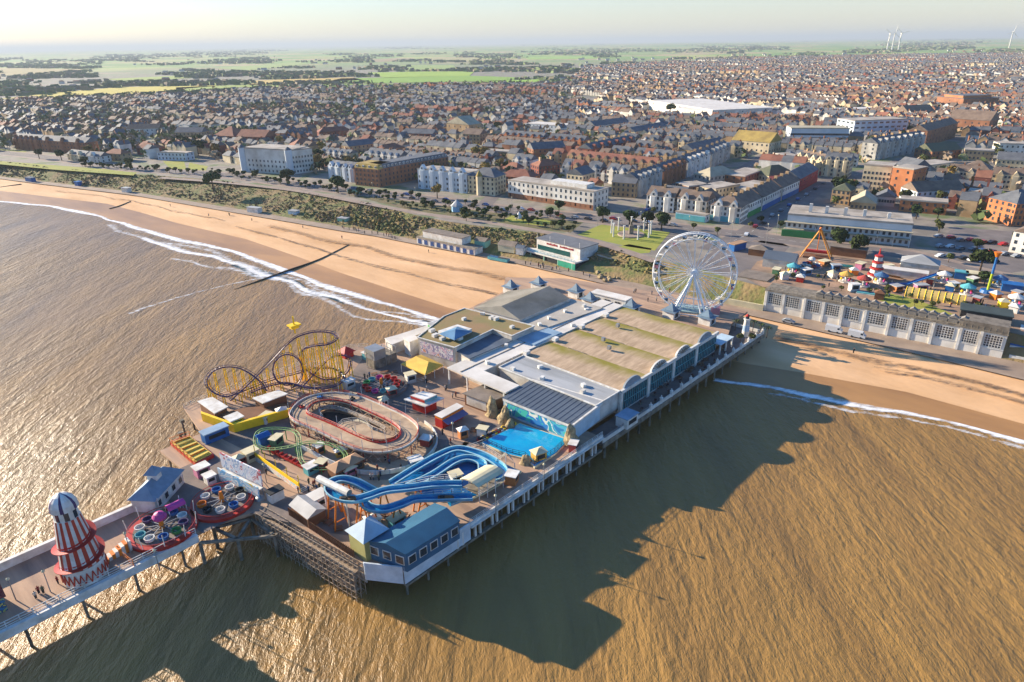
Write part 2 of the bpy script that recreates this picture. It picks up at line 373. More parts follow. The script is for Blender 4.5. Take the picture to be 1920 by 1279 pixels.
sheet('memorial_lawn', [(1160,462),(1180,458),(1222,466),(1218,474),(1190,476)], zT+.02, m_lawn)
sheet('garden_ground', [(480,344),(640,345),(700,360),(880,380),(1000,398),(1100,412),(1070,436),(960,424),(860,408),(760,392),(640,362)], zT+.01, m_gard)
sheet('lawn', [(960,404),(1040,415),(1020,424),(940,414)], zT+.03, m_lawn)
sheet('lawn', [(305,302),(345,303),(350,318),(320,317)], zT+.02, m_lawn); sheet('lawn', [(355,305),(390,312),(385,322),(352,318)], zT+.02, m_lawn)
sheet('lawn', [(-120,318),(0,302),(130,312),(260,322),(250,329),(100,318),(0,308)], zT+.01, m_lawn)
sheet('lawn', [(0,280),(50,284),(40,292),(-30,290)], zT+.02, m_lawn)
ribbon('cliff_path', [(300,333),(430,343),(560,358),(680,380),(790,400),(880,412),(970,426),(1050,440),(1110,452),(1170,470),(1230,490)], 5.5, zT+.05, m_path)
MP_ = [(-60,281),(60,292),(170,306),(260,318),(420,328),(600,352),(760,368),(880,384),(960,394),(1080,406),(1200,420),(1320,432),(1440,446),(1560,462),(1700,478),(1800,505),(1960,540)]
ribbon('pavement', MP_, 20, zT+.03, m_path)
ribbon('marine_parade', MP_ and [(-60,281),(60,292),(170,306),(260,318),(420,328),(600,352),(760,368),(880,384),(960,394),(1080,406),(1200,420),(1320,432),(1440,446),(1560,462),(1700,478),(1800,505),(1960,540)], 13, zT+.04, m_asph)
ribbon('pier_avenue', [(1330,470),(1400,440),(1450,405),(1500,375),(1545,345),(1640,318),(1740,290),(1800,270)], 13, zT+.045, m_asph)
ribbon('side_street', [(1130,412),(1210,395),(1300,360),(1390,320),(1440,290)], 11, zT+.043, m_asph)
ribbon('side_street', [(905,388),(930,362),(960,335)], 9, zT+.042, m_asph)
sheet('car_park', [(1755,455),(1790,425),(1960,440),(1960,500),(1850,520),(1760,478)], zT+.02, m_asph)
sheet('pier_approach', [(1290,500),(1340,470),(1430,440),(1480,462),(1430,520),(1385,520)], zT+.03, m_asph)
# --- surf: broken foam lying along the water's edge
def foam_mat(name, th):
    m = bpy.data.materials.new(name); m.use_nodes = True; n = m.node_tree; b = n.nodes['Principled BSDF']; L = n.links.new
    geo = n.nodes.new('ShaderNodeNewGeometry'); nz = n.nodes.new('ShaderNodeTexNoise'); nz.inputs['Scale'].default_value = .55; nz.inputs['Detail'].default_value = 8; nz.inputs['Roughness'].default_value = .7
    mp = n.nodes.new('ShaderNodeMapping'); mp.inputs['Rotation'].default_value = (0,0,R(38)); mp.inputs['Scale'].default_value = (.45,1,1)
    L(geo.outputs['Position'], mp.inputs[0]); L(mp.outputs[0], nz.inputs['Vector'])
    at = n.nodes.new('ShaderNodeAttribute'); at.attribute_name = 'across'
    ad = n.nodes.new('ShaderNodeMath'); ad.operation = 'MULTIPLY_ADD'; L(at.outputs['Fac'], ad.inputs[0]); ad.inputs[1].default_value = .42; L(nz.outputs[0], ad.inputs[2])
    mr = n.nodes.new('ShaderNodeMapRange'); mr.inputs[1].default_value = th; mr.inputs[2].default_value = th+.3; L(ad.outputs[0], mr.inputs[0])
    L(mr.outputs[0], b.inputs['Alpha']); b.inputs['Base Color'].default_value = (.82,.80,.76,1); b.inputs['Roughness'].default_value = .6
    return m
def foam(name, pl, width, x0, x1, m, z=.06, jag=2.0):
    mb = MB(); ac = []; vs = []; fs = []; prof = [(-1,0),(-.5,.6),(0,1),(.3,.85),(.6,.3),(1,0)]
    xs = range(x0, x1+1, 8); k = len(prof)
    pts = [P(x, interp(pl, x), 0) for x in xs]
    for i, p in enumerate(pts):
        a = pts[max(i-1,0)]; b = pts[min(i+1,len(pts)-1)]; d = (b-a).normalized(); e = Vector((d.y,-d.x,0))
        off = jag*_n.noise(p*.045)+.6*_n.noise(p*.2); wv = width*(.75+.6*_n.noise(p*.03+Vector((9,0,0))))
        for t, a_ in prof: vs.append(p+e*(off+t*wv)+Vector((0,0,z+.05*a_))); ac.append(a_)
    for i in range(len(pts)-1):
        for j in range(k-1): fs.append((i*k+j, (i+1)*k+j, (i+1)*k+j+1, i*k+j+1))
    mb.add(vs, fs); o = struct(name, mb, m)
    at = o.data.attributes.new('across', 'FLOAT', 'POINT'); at.data.foreach_set('value', ac); return o
mf = foam_mat('foam_dense', .6); mf2 = foam_mat('foam_thin', .79)
foam('surf_foam', WATER, 4.6, -700, 840, mf, jag=1.8)
foam('surf_foam', WATER, 3.2, 1340, 2300, mf, jag=1.2)
foam('surf_foam', [(x, interp(WATER, x)+13+6*math.sin(x*.03)) for x in range(180, 861, 20)], 6, 200, 850, mf2, .05, 3)
foam('surf_foam', [(x, interp(WATER, x)+30+8*math.sin(x*.021)) for x in range(300, 861, 20)], 6.5, 330, 820, mf2, .04, 4)
foam('surf_foam', [(x, interp(WATER, x)+11) for x in range(1340, 2301, 20)], 3.2, 1440, 2200, mf2, .05, 1.5)
foam('surf_foam', [(x, interp(WATER, x)+19) for x in range(240, 861, 20)], 4, 260, 850, mf, .045, 3)
foam('surf_foam', [(235,590),(330,560),(420,535),(520,515),(560,505)], 2.5, 240, 560, mf2, .05, 1.5)

# weed lines and churned sand along the beach
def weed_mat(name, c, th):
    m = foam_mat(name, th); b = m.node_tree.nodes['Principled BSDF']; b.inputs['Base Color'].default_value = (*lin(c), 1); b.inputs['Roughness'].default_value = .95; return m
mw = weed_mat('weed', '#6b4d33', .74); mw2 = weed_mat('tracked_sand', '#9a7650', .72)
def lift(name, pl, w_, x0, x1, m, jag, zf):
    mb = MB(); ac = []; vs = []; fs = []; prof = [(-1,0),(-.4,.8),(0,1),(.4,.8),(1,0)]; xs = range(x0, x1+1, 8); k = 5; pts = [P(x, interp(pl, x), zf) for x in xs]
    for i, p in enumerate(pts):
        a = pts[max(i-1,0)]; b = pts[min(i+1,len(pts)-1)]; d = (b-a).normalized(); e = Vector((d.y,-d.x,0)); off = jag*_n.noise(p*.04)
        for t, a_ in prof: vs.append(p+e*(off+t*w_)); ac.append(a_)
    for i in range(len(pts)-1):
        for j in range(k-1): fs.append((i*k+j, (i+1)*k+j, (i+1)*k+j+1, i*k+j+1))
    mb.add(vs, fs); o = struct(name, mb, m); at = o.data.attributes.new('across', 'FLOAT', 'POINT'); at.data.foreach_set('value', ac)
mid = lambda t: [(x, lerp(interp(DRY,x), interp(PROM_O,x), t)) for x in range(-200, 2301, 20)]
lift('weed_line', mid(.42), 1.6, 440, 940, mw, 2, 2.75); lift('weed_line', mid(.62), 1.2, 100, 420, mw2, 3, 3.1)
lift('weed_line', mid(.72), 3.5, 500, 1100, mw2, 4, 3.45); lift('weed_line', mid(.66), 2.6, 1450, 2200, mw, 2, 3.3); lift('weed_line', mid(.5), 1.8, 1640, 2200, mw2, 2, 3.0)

def dashes(name, px, z, gap=6, ln=3, wd=.22):
    pts = catmull([P(x,y,z) for x,y in px], 6); mb = MB(); acc = 0
    for a, b in zip(pts, pts[1:]):
        L_ = (b-a).length; d = (b-a)/L_; e = Vector((d.y,-d.x,0))*wd/2; t = 0
        while t+ln < L_: p, q = a+d*t, a+d*(t+ln); mb.add([p-e,p+e,q+e,q-e], [(0,1,2,3)]); t += ln+gap
    return struct(name, mb, mat('road_paint', '#d8d4c8', .7))
dashes('road_marking', MP_, zT+.07); dashes('road_marking', [(1330,470),(1400,440),(1450,405),(1500,375),(1545,345),(1640,318),(1740,290)], zT+.07); dashes('road_marking', [(1130,412),(1210,395),(1300,360),(1390,320),(1440,290)], zT+.07)
# ================================================================ THE PIER
m_plank = mat('deck_planks', '#b8977a', .85, '#8a7160', .3, stretch=(PA, (1,9,1)), bump=.03)
m_dasph = mat('deck_asphalt', '#7d6f66', .85, '#5f5752', .2)
m_white = mat('white_paint', '#dedbd2', .6, '#c0b7a8', .5)
m_whitew = mat('white_wall', '#cfc9bd', .7, '#a89c8c', .25)
m_conc = mat('concrete', '#8f8473', .9, '#5f574b', .6)
m_pile = mat('pile_concrete', '#8a8070', .9, '#4a463a', .5)
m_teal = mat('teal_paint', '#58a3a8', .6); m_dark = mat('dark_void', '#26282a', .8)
m_red = mat('red_paint', '#b5281f', .5); m_yel = mat('yellow_paint', '#ffcf1c', .5); m_blue = mat('blue_paint', '#1f62a0', .5)
m_org = mat('orange_paint', '#e07a1c', .5); m_purp = mat('purple_paint', '#4a3560', .45); m_green = mat('green_paint', '#3f8f4a', .5)
m_steel = mat('galvanised_steel', '#9a9a98', .45, metal=.4); m_glass = mat('dark_glass', '#2a3640', .12, spec=.8)
m_wood = mat('brown_wood', '#7a5236', .8); m_pink = mat('pink_paint', '#c2408a', .5); m_cream = mat('cream_paint', '#d8cba4', .7)
pier = Thing('pier', 'long pleasure pier deck on concrete legs reaching from the beach out over the brown sea', 'pier', UV(0,0,0), PA)
deckpx = [(683,1062),(755,1070),(1128,820)]
deck = [P(x,y,DK) for x,y in deckpx] + [UV(62,5.4), UV(139,5.6)] + [P(x,y,DK) for x,y in
  [(1372,606),(1402,584),(1290,556),(1180,540),(1060,522),(948,520),(942,548),(830,603),(735,640),(690,650),(655,652),(372,752),(345,765),(378,812),(300,845),(342,880)]] + \
  [UV(-14.5,66), UV(-23.1,55.7), UV(-20.8,39), P(400,982,DK), P(470,962,DK), P(500,950,DK)]
mb = pier.mb(); mb.prism(deck, DK-.7, DK, True); pier.part('deck', mb, m_plank)
mb = pier.mb(); mb.box(-150, 39.2, DK-.9, -21, 55.8, DK-.05); arm_o = pier.part('arm_deck', mb, m_plank)
mb = pier.mb(); mb.box(62.1, -.3, 4.6, 154, 5.3, 5.2); mb.box(139.2, 5.3, 4.6, 154, 11, 5.2); pier.part('terrace_deck', mb, m_dasph)
# dark asphalt bays on the deck
for i, px in enumerate([[(455,760),(540,745),(545,800),(470,850),(395,812)],[(470,962),(560,925),(640,955),(700,1010),(620,1000)],[(695,655),(720,650),(780,700),(690,745),(650,710)],
    [(745,880),(800,820),(880,830),(860,850),(735,900),(690,900)],[(290,900),(400,850),(470,930),(460,962),(380,1000),(330,960)],[(860,840),(905,790),(960,800),(900,830)],[(700,745),(760,715),(850,790),(800,800)]]):
    mb = pier.mb(); pts = [P(x,y,DK) for x,y in px]; mb.prism(pts, DK, DK+.03, True); pier.part('asphalt_bay', mb, m_dasph)
# piles: one mesh, copies
mb = MB(); mb.cyl(0,0,-3,5.9,.26,n=8); mb.box(-.5,-.5,5.6,.5,.5,6.4); pile0 = pier.part('pile', mb, m_pile); pile0.location = (1.2,.8,0)
mb = MB(); mb.cyl(0,0,-3,4.1,.33,n=8); mb.box(-.5,-.5,3.8,.5,.5,4.6); pile1 = pier.part('pile', mb, m_pile); pile1.location = (64,.3,0)
for k in range(1,12): clone(pile0, pier.o, (1.2+5.2*k,.8,0))
for k in range(1,18): clone(pile1, pier.o, (64+5.2*k,.3,0))
for k in range(0,11): clone(pile0, pier.o, (4+5.2*k,7,0))
for k in range(0,14): clone(pile0, pier.o, (-24-9*k,40.2,0)); 
for k in range(0,9): clone(pile0, pier.o, (-30-14*k,54.5,0))
for u, v in [(1,92),(-3,88),(6,93),(-12,75),(-6,82),(14,92.5),(22,92.5),(30,92.5),(38,92.3),(46,92.2),(-4.5,22),(-5.5,29),(-6.5,35)]: clone(pile0, pier.o, (u,v,0))
# outer fascia, walkway edge and white columns on the sea side
mb = pier.mb(); mb.box(.1,-.35,3.9,17,-.05,7.9); mb.prism([P(683,1063,DK),P(755,1071,DK),P(755,1070,DK)+PV*.3,P(683,1062,DK)+PV*.3], 3.9, 7.9, True)
pier.part('fascia', mb, mat('fascia_sheet', '#cfd6da', .5, '#b4bcc0', .4))
mb = pier.mb(); mb.box(17,-.3,6.9,62.3,-.05,7.7); mb.box(17,-.8,6.75,62.3,-.3,7.05); pier.part('edge_walkway', mb, m_white)
mb = pier.mb(); mb.box(-150,38.3,5.3,-21,39.15,7.0); pier.part('edge_walkway', mb, m_white)
for bx_ in ((.2,-.5,3.2,61.9,.3,3.7),(62,-.6,3.9,154.2,-.35,5.3),(-22,39.4,5.2,-21.6,55,6)): mb = pier.mb(); mb.box(*bx_); pier.part('lower_beam', mb, m_conc)
mb = MB(); mb.box(-.22,-.22,3.5,.22,.22,6.85); col0 = pier.part('column', mb, m_white); col0.location = (13.5,-.15,0)
for k in range(0,10):
    for d in (0,1.4):
        if k or d: clone(col0, pier.o, (13.5+4.95*k+d,-.15,0))
# terrace parapet with lantern piers
mb = pier.mb(); mb.box(62.3,-.34,5.2,154,-.05,6.3); mb.box(153.8,-.04,5.2,154.05,11,6.3); pier.part('parapet', mb, m_white)
mb = MB(); mb.box(-.3,-.3,5.2,.3,.3,7.1); mb.pyr(-.3,-.3,.3,.3,7.1,.35,.12); mb.cyl(0,0,7.4,7.75,.16,n=6); pp = pier.part('pier_post', mb, m_white); pp.location = (84,-.2,0)
for k in range(1,14): clone(pp, pier.o, (84+5.3*k,-.2,0))
mb = pier.mb(); mb.box(-150,55.7,DK-.9,-23.2,56.1,8.7); mb.box(-150,55.5,8.65,-23.2,56.3,8.8); pier.part('side_wall', mb, m_white)
def rail(T, name, pts, z0, h, m, posts=True, step=2.0, r=.05, world=True):
    mb = T.mb(); pts = [Vector((p[0],p[1],0)) for p in pts]
    for a, b in zip(pts, pts[1:]):
        for hh in (h, h*.55, h*.15): mb.bar(a+Vector((0,0,z0+hh)), b+Vector((0,0,z0+hh)), r, 4, world)
        n = max(1, int((b-a).length/step))
        for i in range(n+1):
            p = a.lerp(b, i/n); mb.bar(p+Vector((0,0,z0)), p+Vector((0,0,z0+h)), r*1.3, 4, world)
    return T.part(name, mb, m)
rail(pier, 'arm_railing', [UV(-150,39.3),UV(-21,39.3)], DK-.05, 1.2, m_white, r=.07)
rail(pier, 'side_railing', [UV(17,-.1),UV(62.2,-.1)], 7.7, .9, m_white)
rail(pier, 'terrace_railing', [UV(62.2,-.1),UV(84,-.1)], 6.2, .6, m_steel)
rail(pier, 'landward_railing', [P(345,765,DK),P(372,752,DK),P(655,652,DK),P(690,650,DK)], DK, 1.1, m_white)
# broken trestle frame over the gap
fr = Thing('trestle_frame', 'open concrete beam frame standing in the sea in the gap between the two deck arms', 'trestle', P(450,1010,0), PA)
A, B, C, D = P(375,1018,5.2), P(515,1005,5.2), P(470,972,5.2), P(400,990,5.2)
mb = fr.mb()
for a, b in ((A,B),(B,C),(C,A.lerp(B,.5)),(C,D),(A.lerp(B,.5),D),(B,P(560,975,5.2))): mb.bar(a, b, .38, 4, True)
fr.part('beam', mb, m_conc)
mb = MB(); mb.cyl(0,0,-3,5,.38,n=8); q = fr.part('pile', mb, m_pile); q.location = fr.l((A.x,A.y,0))
for p in (A.lerp(B,.5),B,C,D): clone(q, fr.o, fr.l((p.x,p.y,0)))
mb = fr.mb(); p = P(497,985,0); mb.lathe([(.3,5.6),(1.1,6.1),(1.2,6.8),(.9,7.5),(.3,7.8)], 10, *fr.l(p)[:2]); fr.part('debris', mb, m_steel)
# scaffolding on the seaward face
sc = Thing('scaffolding', 'dense weathered steel scaffolding wrapped round the seaward face of the pier head', 'scaffolding', P(600,1000,0), 0)
a0, b0 = P(500,952,DK), P(683,1058,DK); a0.z = b0.z = 0; dv = (b0-a0).normalized(); nv = Vector((dv.y,-dv.x,0)); nv = nv if nv.dot(a0) < 0 else -nv; L = (b0-a0).length
m_scaf = mat('rusty_scaffold', '#b8a58e', .7, '#86705a', 1.2, metal=.2)
mb = MB(); mb.bar((0,0,-1),(0,0,7.6),.07,5); st0 = sc.part('standard', mb, m_scaf); st0.location = sc.l(a0+nv*.4)
for i in range(24):
    for j, o in enumerate((.4,1.6,2.8)):
        if i or j: clone(st0, sc.o, sc.l(a0+dv*(L*i/23)+nv*o))
for z in (.9,2.3,3.7,5.1,6.5,7.5):
    for o in (.4,1.6,2.8):
        mb = sc.mb(); mb.bar(a0+nv*o+Vector((0,0,z)), b0+nv*o+Vector((0,0,z)), .07, 4, True); sc.part('ledger', mb, m_scaf)
random.seed(4)
mb = sc.mb()
for i in range(260):
    t = random.random()*.93; z = random.choice((.9,2.3,3.7,5.1)); o = random.choice((.4,1.6,2.8)); dt = random.choice((-1,1))*L*.045
    p = a0+dv*(L*t)+nv*o; mb.bar(p+Vector((0,0,z)), p+dv*dt+Vector((0,0,z+1.4)), .05, 3, True)
for i in range(24):
    for z in (.9,3.7,6.5): p = a0+dv*(L*i/23); mb.bar(p+nv*.3+Vector((0,0,z)), p+nv*2.9+Vector((0,0,z)), .05, 3, True)
sc.part('brace', mb, m_scaf)
for z in (2.36,5.16,6.56):
    mb = sc.mb(); q = [a0+nv*1.7,b0+nv*1.7,b0+nv*2.6,a0+nv*2.6]; mb.prism(q, z, z+.07, True); sc.part('board', mb, mat('scaffold_board', '#a08a70', .9, '#7b6852', .9))
mb = sc.mb(); q = [a0-nv*.3,b0-nv*.3,b0-nv*.1,a0-nv*.1]; mb.prism(q, 2.4, 6.9, True); sc.part('sheeting', mb, mat('weathered_sheeting', '#c2bab0', .8, '#8a7e70', .8))
# ---------------------------------------------------------------- hall blocks: a roof outline seen in the picture and its height give the block
def block(name, label, cat, roofpx, z, zb, wm, rm, over=.15, th=.25, group=None, uvs=None, parapet=0, ribs=0):
    pts = [UV(u,v) for u,v in uvs] if uvs else [P(x,y,z) for x,y in roofpx]
    c = sum(pts, Vector())/len(pts)
    T = Thing(name, label, cat, (c.x,c.y,zb), PA, group)
    mb = T.mb(); mb.prism(pts, zb, z-th, True, bot=False); T.part('wall', mb, wm)
    big = [p+(p-c)*(over/max((p-c).length,.1)) for p in pts]
    mb = T.mb(); mb.prism(big, z-th, z, True)
    if ribs and len(big) == 4:
        n_ = max(2, int((big[1]-big[0]).length/ribs))
        for i in range(1, n_): a, b = big[0].lerp(big[1],i/n_), big[3].lerp(big[2],i/n_); mb.bar(a.lerp(b,.02)+Vector((0,0,.03)), b.lerp(a,.02)+Vector((0,0,.03)), .06, 4, True)
    T.part('roof', mb, rm)
    if parapet:
        mb = T.mb(); n = len(big)
        for i in range(n):
            a, b = big[i], big[(i+1)%n]; d = (b-a).normalized(); e = Vector((d.y,-d.x,0)); 
            mb.prism([a-e*.15,b-e*.15,b+e*.15,a+e*.15], z-.05, z+parapet+i*.002, True)
        T.part('parapet', mb, m_white)
    T.c = c; T.pts = pts; return T
m_rg = mat('roof_grey', '#a8a8a6', .7, '#8f8f8c', .22, thr=(.42,.62), stretch=(PA,(1,6,1))); m_rw = mat('roof_white', '#d9d2c6', .7, '#c2b9ab', .15)
m_rb = mat('roof_brown_moss', '#8f7250', .9, '#7c7448', .12); m_rd = mat('roof_slate_blue', '#5b646e', .6, '#4c555f', .25, stretch=(PA,(1,12,1)))
m_felt = mat('roof_felt', '#86786a', .9, '#6e6357', .3)
def vault_mat():
    m = mat('roof_vault', '#bda284', .9, '#9c8468', .2, stretch=(PA,(1,.25,1))); n = m.node_tree; b = n.nodes['Principled BSDF']; L = n.links.new
    geo = n.nodes.new('ShaderNodeNewGeometry'); mp = n.nodes.new('ShaderNodeMapping'); mp.vector_type = 'POINT'; mp.inputs['Rotation'].default_value = (0,0,-PA)
    L(geo.outputs['Position'], mp.inputs[0]); sx = n.nodes.new('ShaderNodeSeparateXYZ'); L(mp.outputs[0], sx.inputs[0])
    u0 = PO.x*math.cos(PA)+PO.y*math.sin(PA)+77
    md = n.nodes.new('ShaderNodeMath'); md.operation = 'SUBTRACT'; L(sx.outputs[0], md.inputs[0]); md.inputs[1].default_value = u0
    m2 = n.nodes.new('ShaderNodeMath'); m2.operation = 'MODULO'; L(md.outputs[0], m2.inputs[0]); m2.inputs[1].default_value = 13.25
    mr = n.nodes.new('ShaderNodeMapRange'); mr.inputs[1].default_value = 4.5; mr.inputs[2].default_value = 12.9; L(m2.outputs[0], mr.inputs[0])
    nz = n.nodes.new('ShaderNodeTexNoise'); nz.inputs['Scale'].default_value = .16; nz.inputs['Detail'].default_value = 7; L(mp.outputs[0], nz.inputs['Vector'])
    mu = n.nodes.new('ShaderNodeMath'); mu.operation = 'MULTIPLY'; L(mr.outputs[0], mu.inputs[0]); L(nz.outputs[0], mu.inputs[1])
    mr2 = n.nodes.new('ShaderNodeMapRange'); mr2.inputs[1].default_value = .14; mr2.inputs[2].default_value = .52; L(mu.outputs[0], mr2.inputs[0])
    mx = n.nodes.new('ShaderNodeMix'); mx.data_type = 'RGBA'; L(mr2.outputs[0], mx.inputs[0]); old = b.inputs['Base Color'].links[0].from_socket
    L(old, mx.inputs[6]); mx.inputs[7].default_value = (*lin('#857a2c'), 1); L(mx.outputs[2], b.inputs['Base Color']); return m
H = Thing('arcade_hall', 'long pier hall with four shallow mossy vaulted roofs and arched gables over the terrace', 'hall', UV(103,22,5), PA)
def hu(u,v,z): return (u-103, v-22, z-5)
mb = MB(); mb.box(*hu(77,5.2,5), *hu(130,40,11.6)); H.part('wall', mb, m_whitew)
for k in range(4):
    mb = MB(); u0 = 77+13.25*k; n = 10; vs = []
    for i in range(n+1):
        t = i/n; z = 11.75+.2*math.sin(math.pi*t)**.8
        for v in (5.0,40.2): vs.append(hu(u0+13.25*t, v, z))
    for i in range(n+1):
        t = i/n; 
        for v in (5.0,40.2): vs.append(hu(u0+13.25*t, v, 11.55))
    fs = [(2*i,2*i+1,2*i+3,2*i+2)[::-1] for i in range(n)]; o = 2*(n+1)
    fs += [(2*i,2*i+2,o+2*i+2,o+2*i) for i in range(n)] + [(2*i+1,o+2*i+1,o+2*i+3,2*i+3) for i in range(n)]
    mb.add(vs, fs); H.part('roof', mb, vault_mat() if k == 0 else _M['roof_vault'])
    # gutter between the vaults
    mb = MB(); mb.box(*hu(u0-.1,22+4*(k%2),11.7), *hu(u0+.1,36-3*(k%2),11.92)); H.part('gutter', mb, m_conc)
    # arched gable
    cu = u0+5.6; prof = [(4.0*math.cos(math.pi*i/14), 2.2*math.sin(math.pi*i/14)) for i in range(15)]
    mb = MB(); vs = [hu(cu+x,5.0,12+z) for x,z in prof]+[hu(cu+x,5.5,12+z) for x,z in prof]; fs = [tuple(range(15)), tuple(reversed(range(15,30)))]+[(i,15+i,16+i,i+1) for i in range(14)]+[(0,14,29,15)]
    mb.add(vs, fs); g = H.part('gable', mb, m_white if k in (1,2) else mat('gable_grey', '#8f979c', .7))
    if k in (1,2):
        mb = MB()
        for i in range(1,8): a = math.pi*i/8; mb.bar(hu(cu,4.93,12.3), hu(cu+3.6*math.cos(a),4.93,12.3+1.75*math.sin(a)), .13, 4)
        H.part('fan_ribs', mb, m_conc, g)
    mb = MB(); mb.box(*hu(u0+1.6,4.9,6.0), *hu(u0+12.6,5.15,10.9)); wdw = H.part('window', mb, mat('arcade_glass', '#22505c', .2, '#1a3440', .8, spec=.7))
    mb = MB()
    for i in range(12): mb.box(*hu(u0+1.6+i, 4.8, 6.0), *hu(u0+1.72+i, 4.9, 10.9))
    mb.box(*hu(u0+1.6,4.8,8.4), *hu(u0+12.6,4.9,8.55)); H.part('mullion', mb, m_teal, wdw)
    mb = MB(); mb.box(*hu(u0-.5,4.5,5.2), *hu(u0+.7,5.2,11.6)); H.part('pilaster', mb, m_white)
    mb = MB(); mb.box(*hu(u0+.5,38.4,12), *hu(u0+2.3,39.8,13)); H.part('roof_vent', mb, m_white)
mb = MB(); mb.box(*hu(77,4.6,11.2), *hu(130.4,5.3,12.2)); H.part('cornice', mb, m_white)
for u, v in ((100,27),(96,22),(112,30)):
    mb = MB(); mb.box(*hu(u,v,12.3), *hu(u+1,v+1,13.4)); H.part('roof_vent', mb, m_steel)
def facebox(T, A, B, z0, z1, out, m, name='sign', inset=0.0):
    A = Vector((A[0],A[1],0)); B = Vector((B[0],B[1],0)); d = (B-A).normalized(); e = Vector((d.y,-d.x,0))
    if e.dot(-A) < 0: e = -e
    q = [A+d*inset-e*.02, B-d*inset-e*.02, B-d*inset+e*out, A+d*inset+e*out]; mb = T.mb(); mb.prism(q, z0, z1, True); return T.part(name, mb, m)
def mural(name, cols, scale=.8, seed=0):
    if name in _M: return _M[name]
    m = bpy.data.materials.new(name); m.use_nodes = True; n = m.node_tree; b = n.nodes['Principled BSDF']; L = n.links.new
    geo = n.nodes.new('ShaderNodeNewGeometry'); nz = n.nodes.new('ShaderNodeTexNoise'); nz.inputs['Scale'].default_value = scale; nz.inputs['Detail'].default_value = 3; nz.inputs['Distortion'].default_value = 1.5
    mp = n.nodes.new('ShaderNodeMapping'); mp.inputs['Location'].default_value = (seed*13.7, seed*3.1, 0); L(geo.outputs['Position'], mp.inputs[0]); L(mp.outputs[0], nz.inputs['Vector'])
    cr = n.nodes.new('ShaderNodeValToRGB'); L(nz.outputs[0], cr.inputs[0]); cr.color_ramp.interpolation = 'CONSTANT'
    while len(cr.color_ramp.elements) < len(cols): cr.color_ramp.elements.new(.5)
    for i, (e, c) in enumerate(zip(cr.color_ramp.elements, cols)): e.position = .3+.4*i/len(cols); e.color = (*lin(c), 1)
    L(cr.outputs[0], b.inputs['Base Color']); b.inputs['Roughness'].default_value = .6; _M[name] = m; return m
mu_fun = mural('mural_fun', ['#c9ccd2','#d8d6d0','#8fa6c0','#e3dfd5','#cfcad0','#e0dcd6','#b84a4e','#d6d2cc'], .3)
mu_sea = mural('mural_sea', ['#1f8f96','#2aa6b0','#e5e2c8','#2b7fb8','#3fb6a0','#4fa8c0','#1f78a8'], .16, 1)
mu_pink = mural('mural_pink', ['#d8cdc8','#c890a4','#dcd3cc','#8c7f9c','#e0d8d0','#cf8a6a'], .4, 2)
mu_kid = mural('mural_kid', ['#8fc0d0','#d8d4c8','#6fa8c8','#dcd8cc','#a8c8d4','#d9b85a'], .28, 3)
# low grey roofs between hall and dark hall, the white gallery
T = block('link_building', 'flat pale grey roofed block between the mossy vaults and the dark slate hall', 'building', None, 12.0, DK, m_whitew, m_rg, uvs=[(66.5,5.3),(76.8,5.3),(76.8,38.8),(66.5,38.8)], parapet=.3, ribs=1.7)
T = block('gallery', 'long white flat gallery roof running beside the mossy vaults with an open colonnade end', 'gallery', None, 12.2, DK, m_whitew, m_rw, uvs=[(62,40.4),(130,40.4),(130,49.6),(62,49.6)], ribs=5)
mb = T.mb(); mb.prism([UV(56.5,27),UV(62,27),UV(62,49.8),UV(56.5,49.8)], 11.75, 12.17, True); T.part('canopy', mb, m_rw)
mb = MB(); mb.box(-.2,-.2,DK-DK,.2,.2,4.75); c0 = T.part('column', mb, m_white); c0.location = T.l((*UV(56.9,49.4)[:2],DK))
for v in (42,35,28): clone(c0, T.o, T.l((*UV(56.9,v)[:2],DK)))
mb = T.mb(); mb.prism([UV(57,44.6),UV(130,44.6),UV(130,44.9),UV(57,44.9)], 12.2, 12.32, True); T.part('ridge', mb, m_conc)
mb = T.mb(); mb.prism([UV(84,41),UV(97,41),UV(97,49),UV(84,49)], 12.21, 12.5, True); T.part('skylight', mb, mat('skylight_blue', '#8fa5b3', .4))
T = block('dark_hall', 'low pitched dark slate blue hall beside the turquoise boating pool with a painted wall', 'hall', [(998,712),(1132,752),(1073,797),(944,746)], 11.8, DK, mat('pale_blue_wall', '#b9cdd6', .7), m_rd, over=.4, ribs=1.5)
for a, b in ((0,1),(1,2)):
    facebox(T, T.pts[a], T.pts[b], 11.5, 12.05, .5, m_white, 'verge')
facebox(T, T.pts[2], T.pts[3], DK+.6, 11.0, .06, mu_sea, 'mural', .5)
facebox(T, T.pts[2], T.pts[3], 11.05, 11.7, .3, m_white, 'fascia')
T = block('sun_room', 'brown felt flat roofed bar building beside the rocks at the colonnade end', 'building', [(871,737),(917,718),(968,733),(915,753)], 10.6, DK, m_wood, m_felt, over=.6)
facebox(T, T.pts[3], T.pts[0], DK+.5, 10, .05, m_whitew, 'shopfront', .6)
T = block('theatre_wing', 'tall block with a mossy brown flat roof and white walls behind the yellow tent', 'building', [(833,594),(871,579),(1001,612),(959,630),(923,618),(853,652),(784,633)], 14.2, DK, m_whitew, m_rb, over=.2, parapet=.25)
facebox(T, T.pts[5], T.pts[6], DK+2.6, 13.2, .1, mu_pink, 'painted_sign', .8)
mb = T.mb(); mb.prism([P(822,628,14),P(858,616,14),P(885,624,14),P(852,640,14)], 14.2, 15.4, True); ln_ = T.part('lantern', mb, m_white)
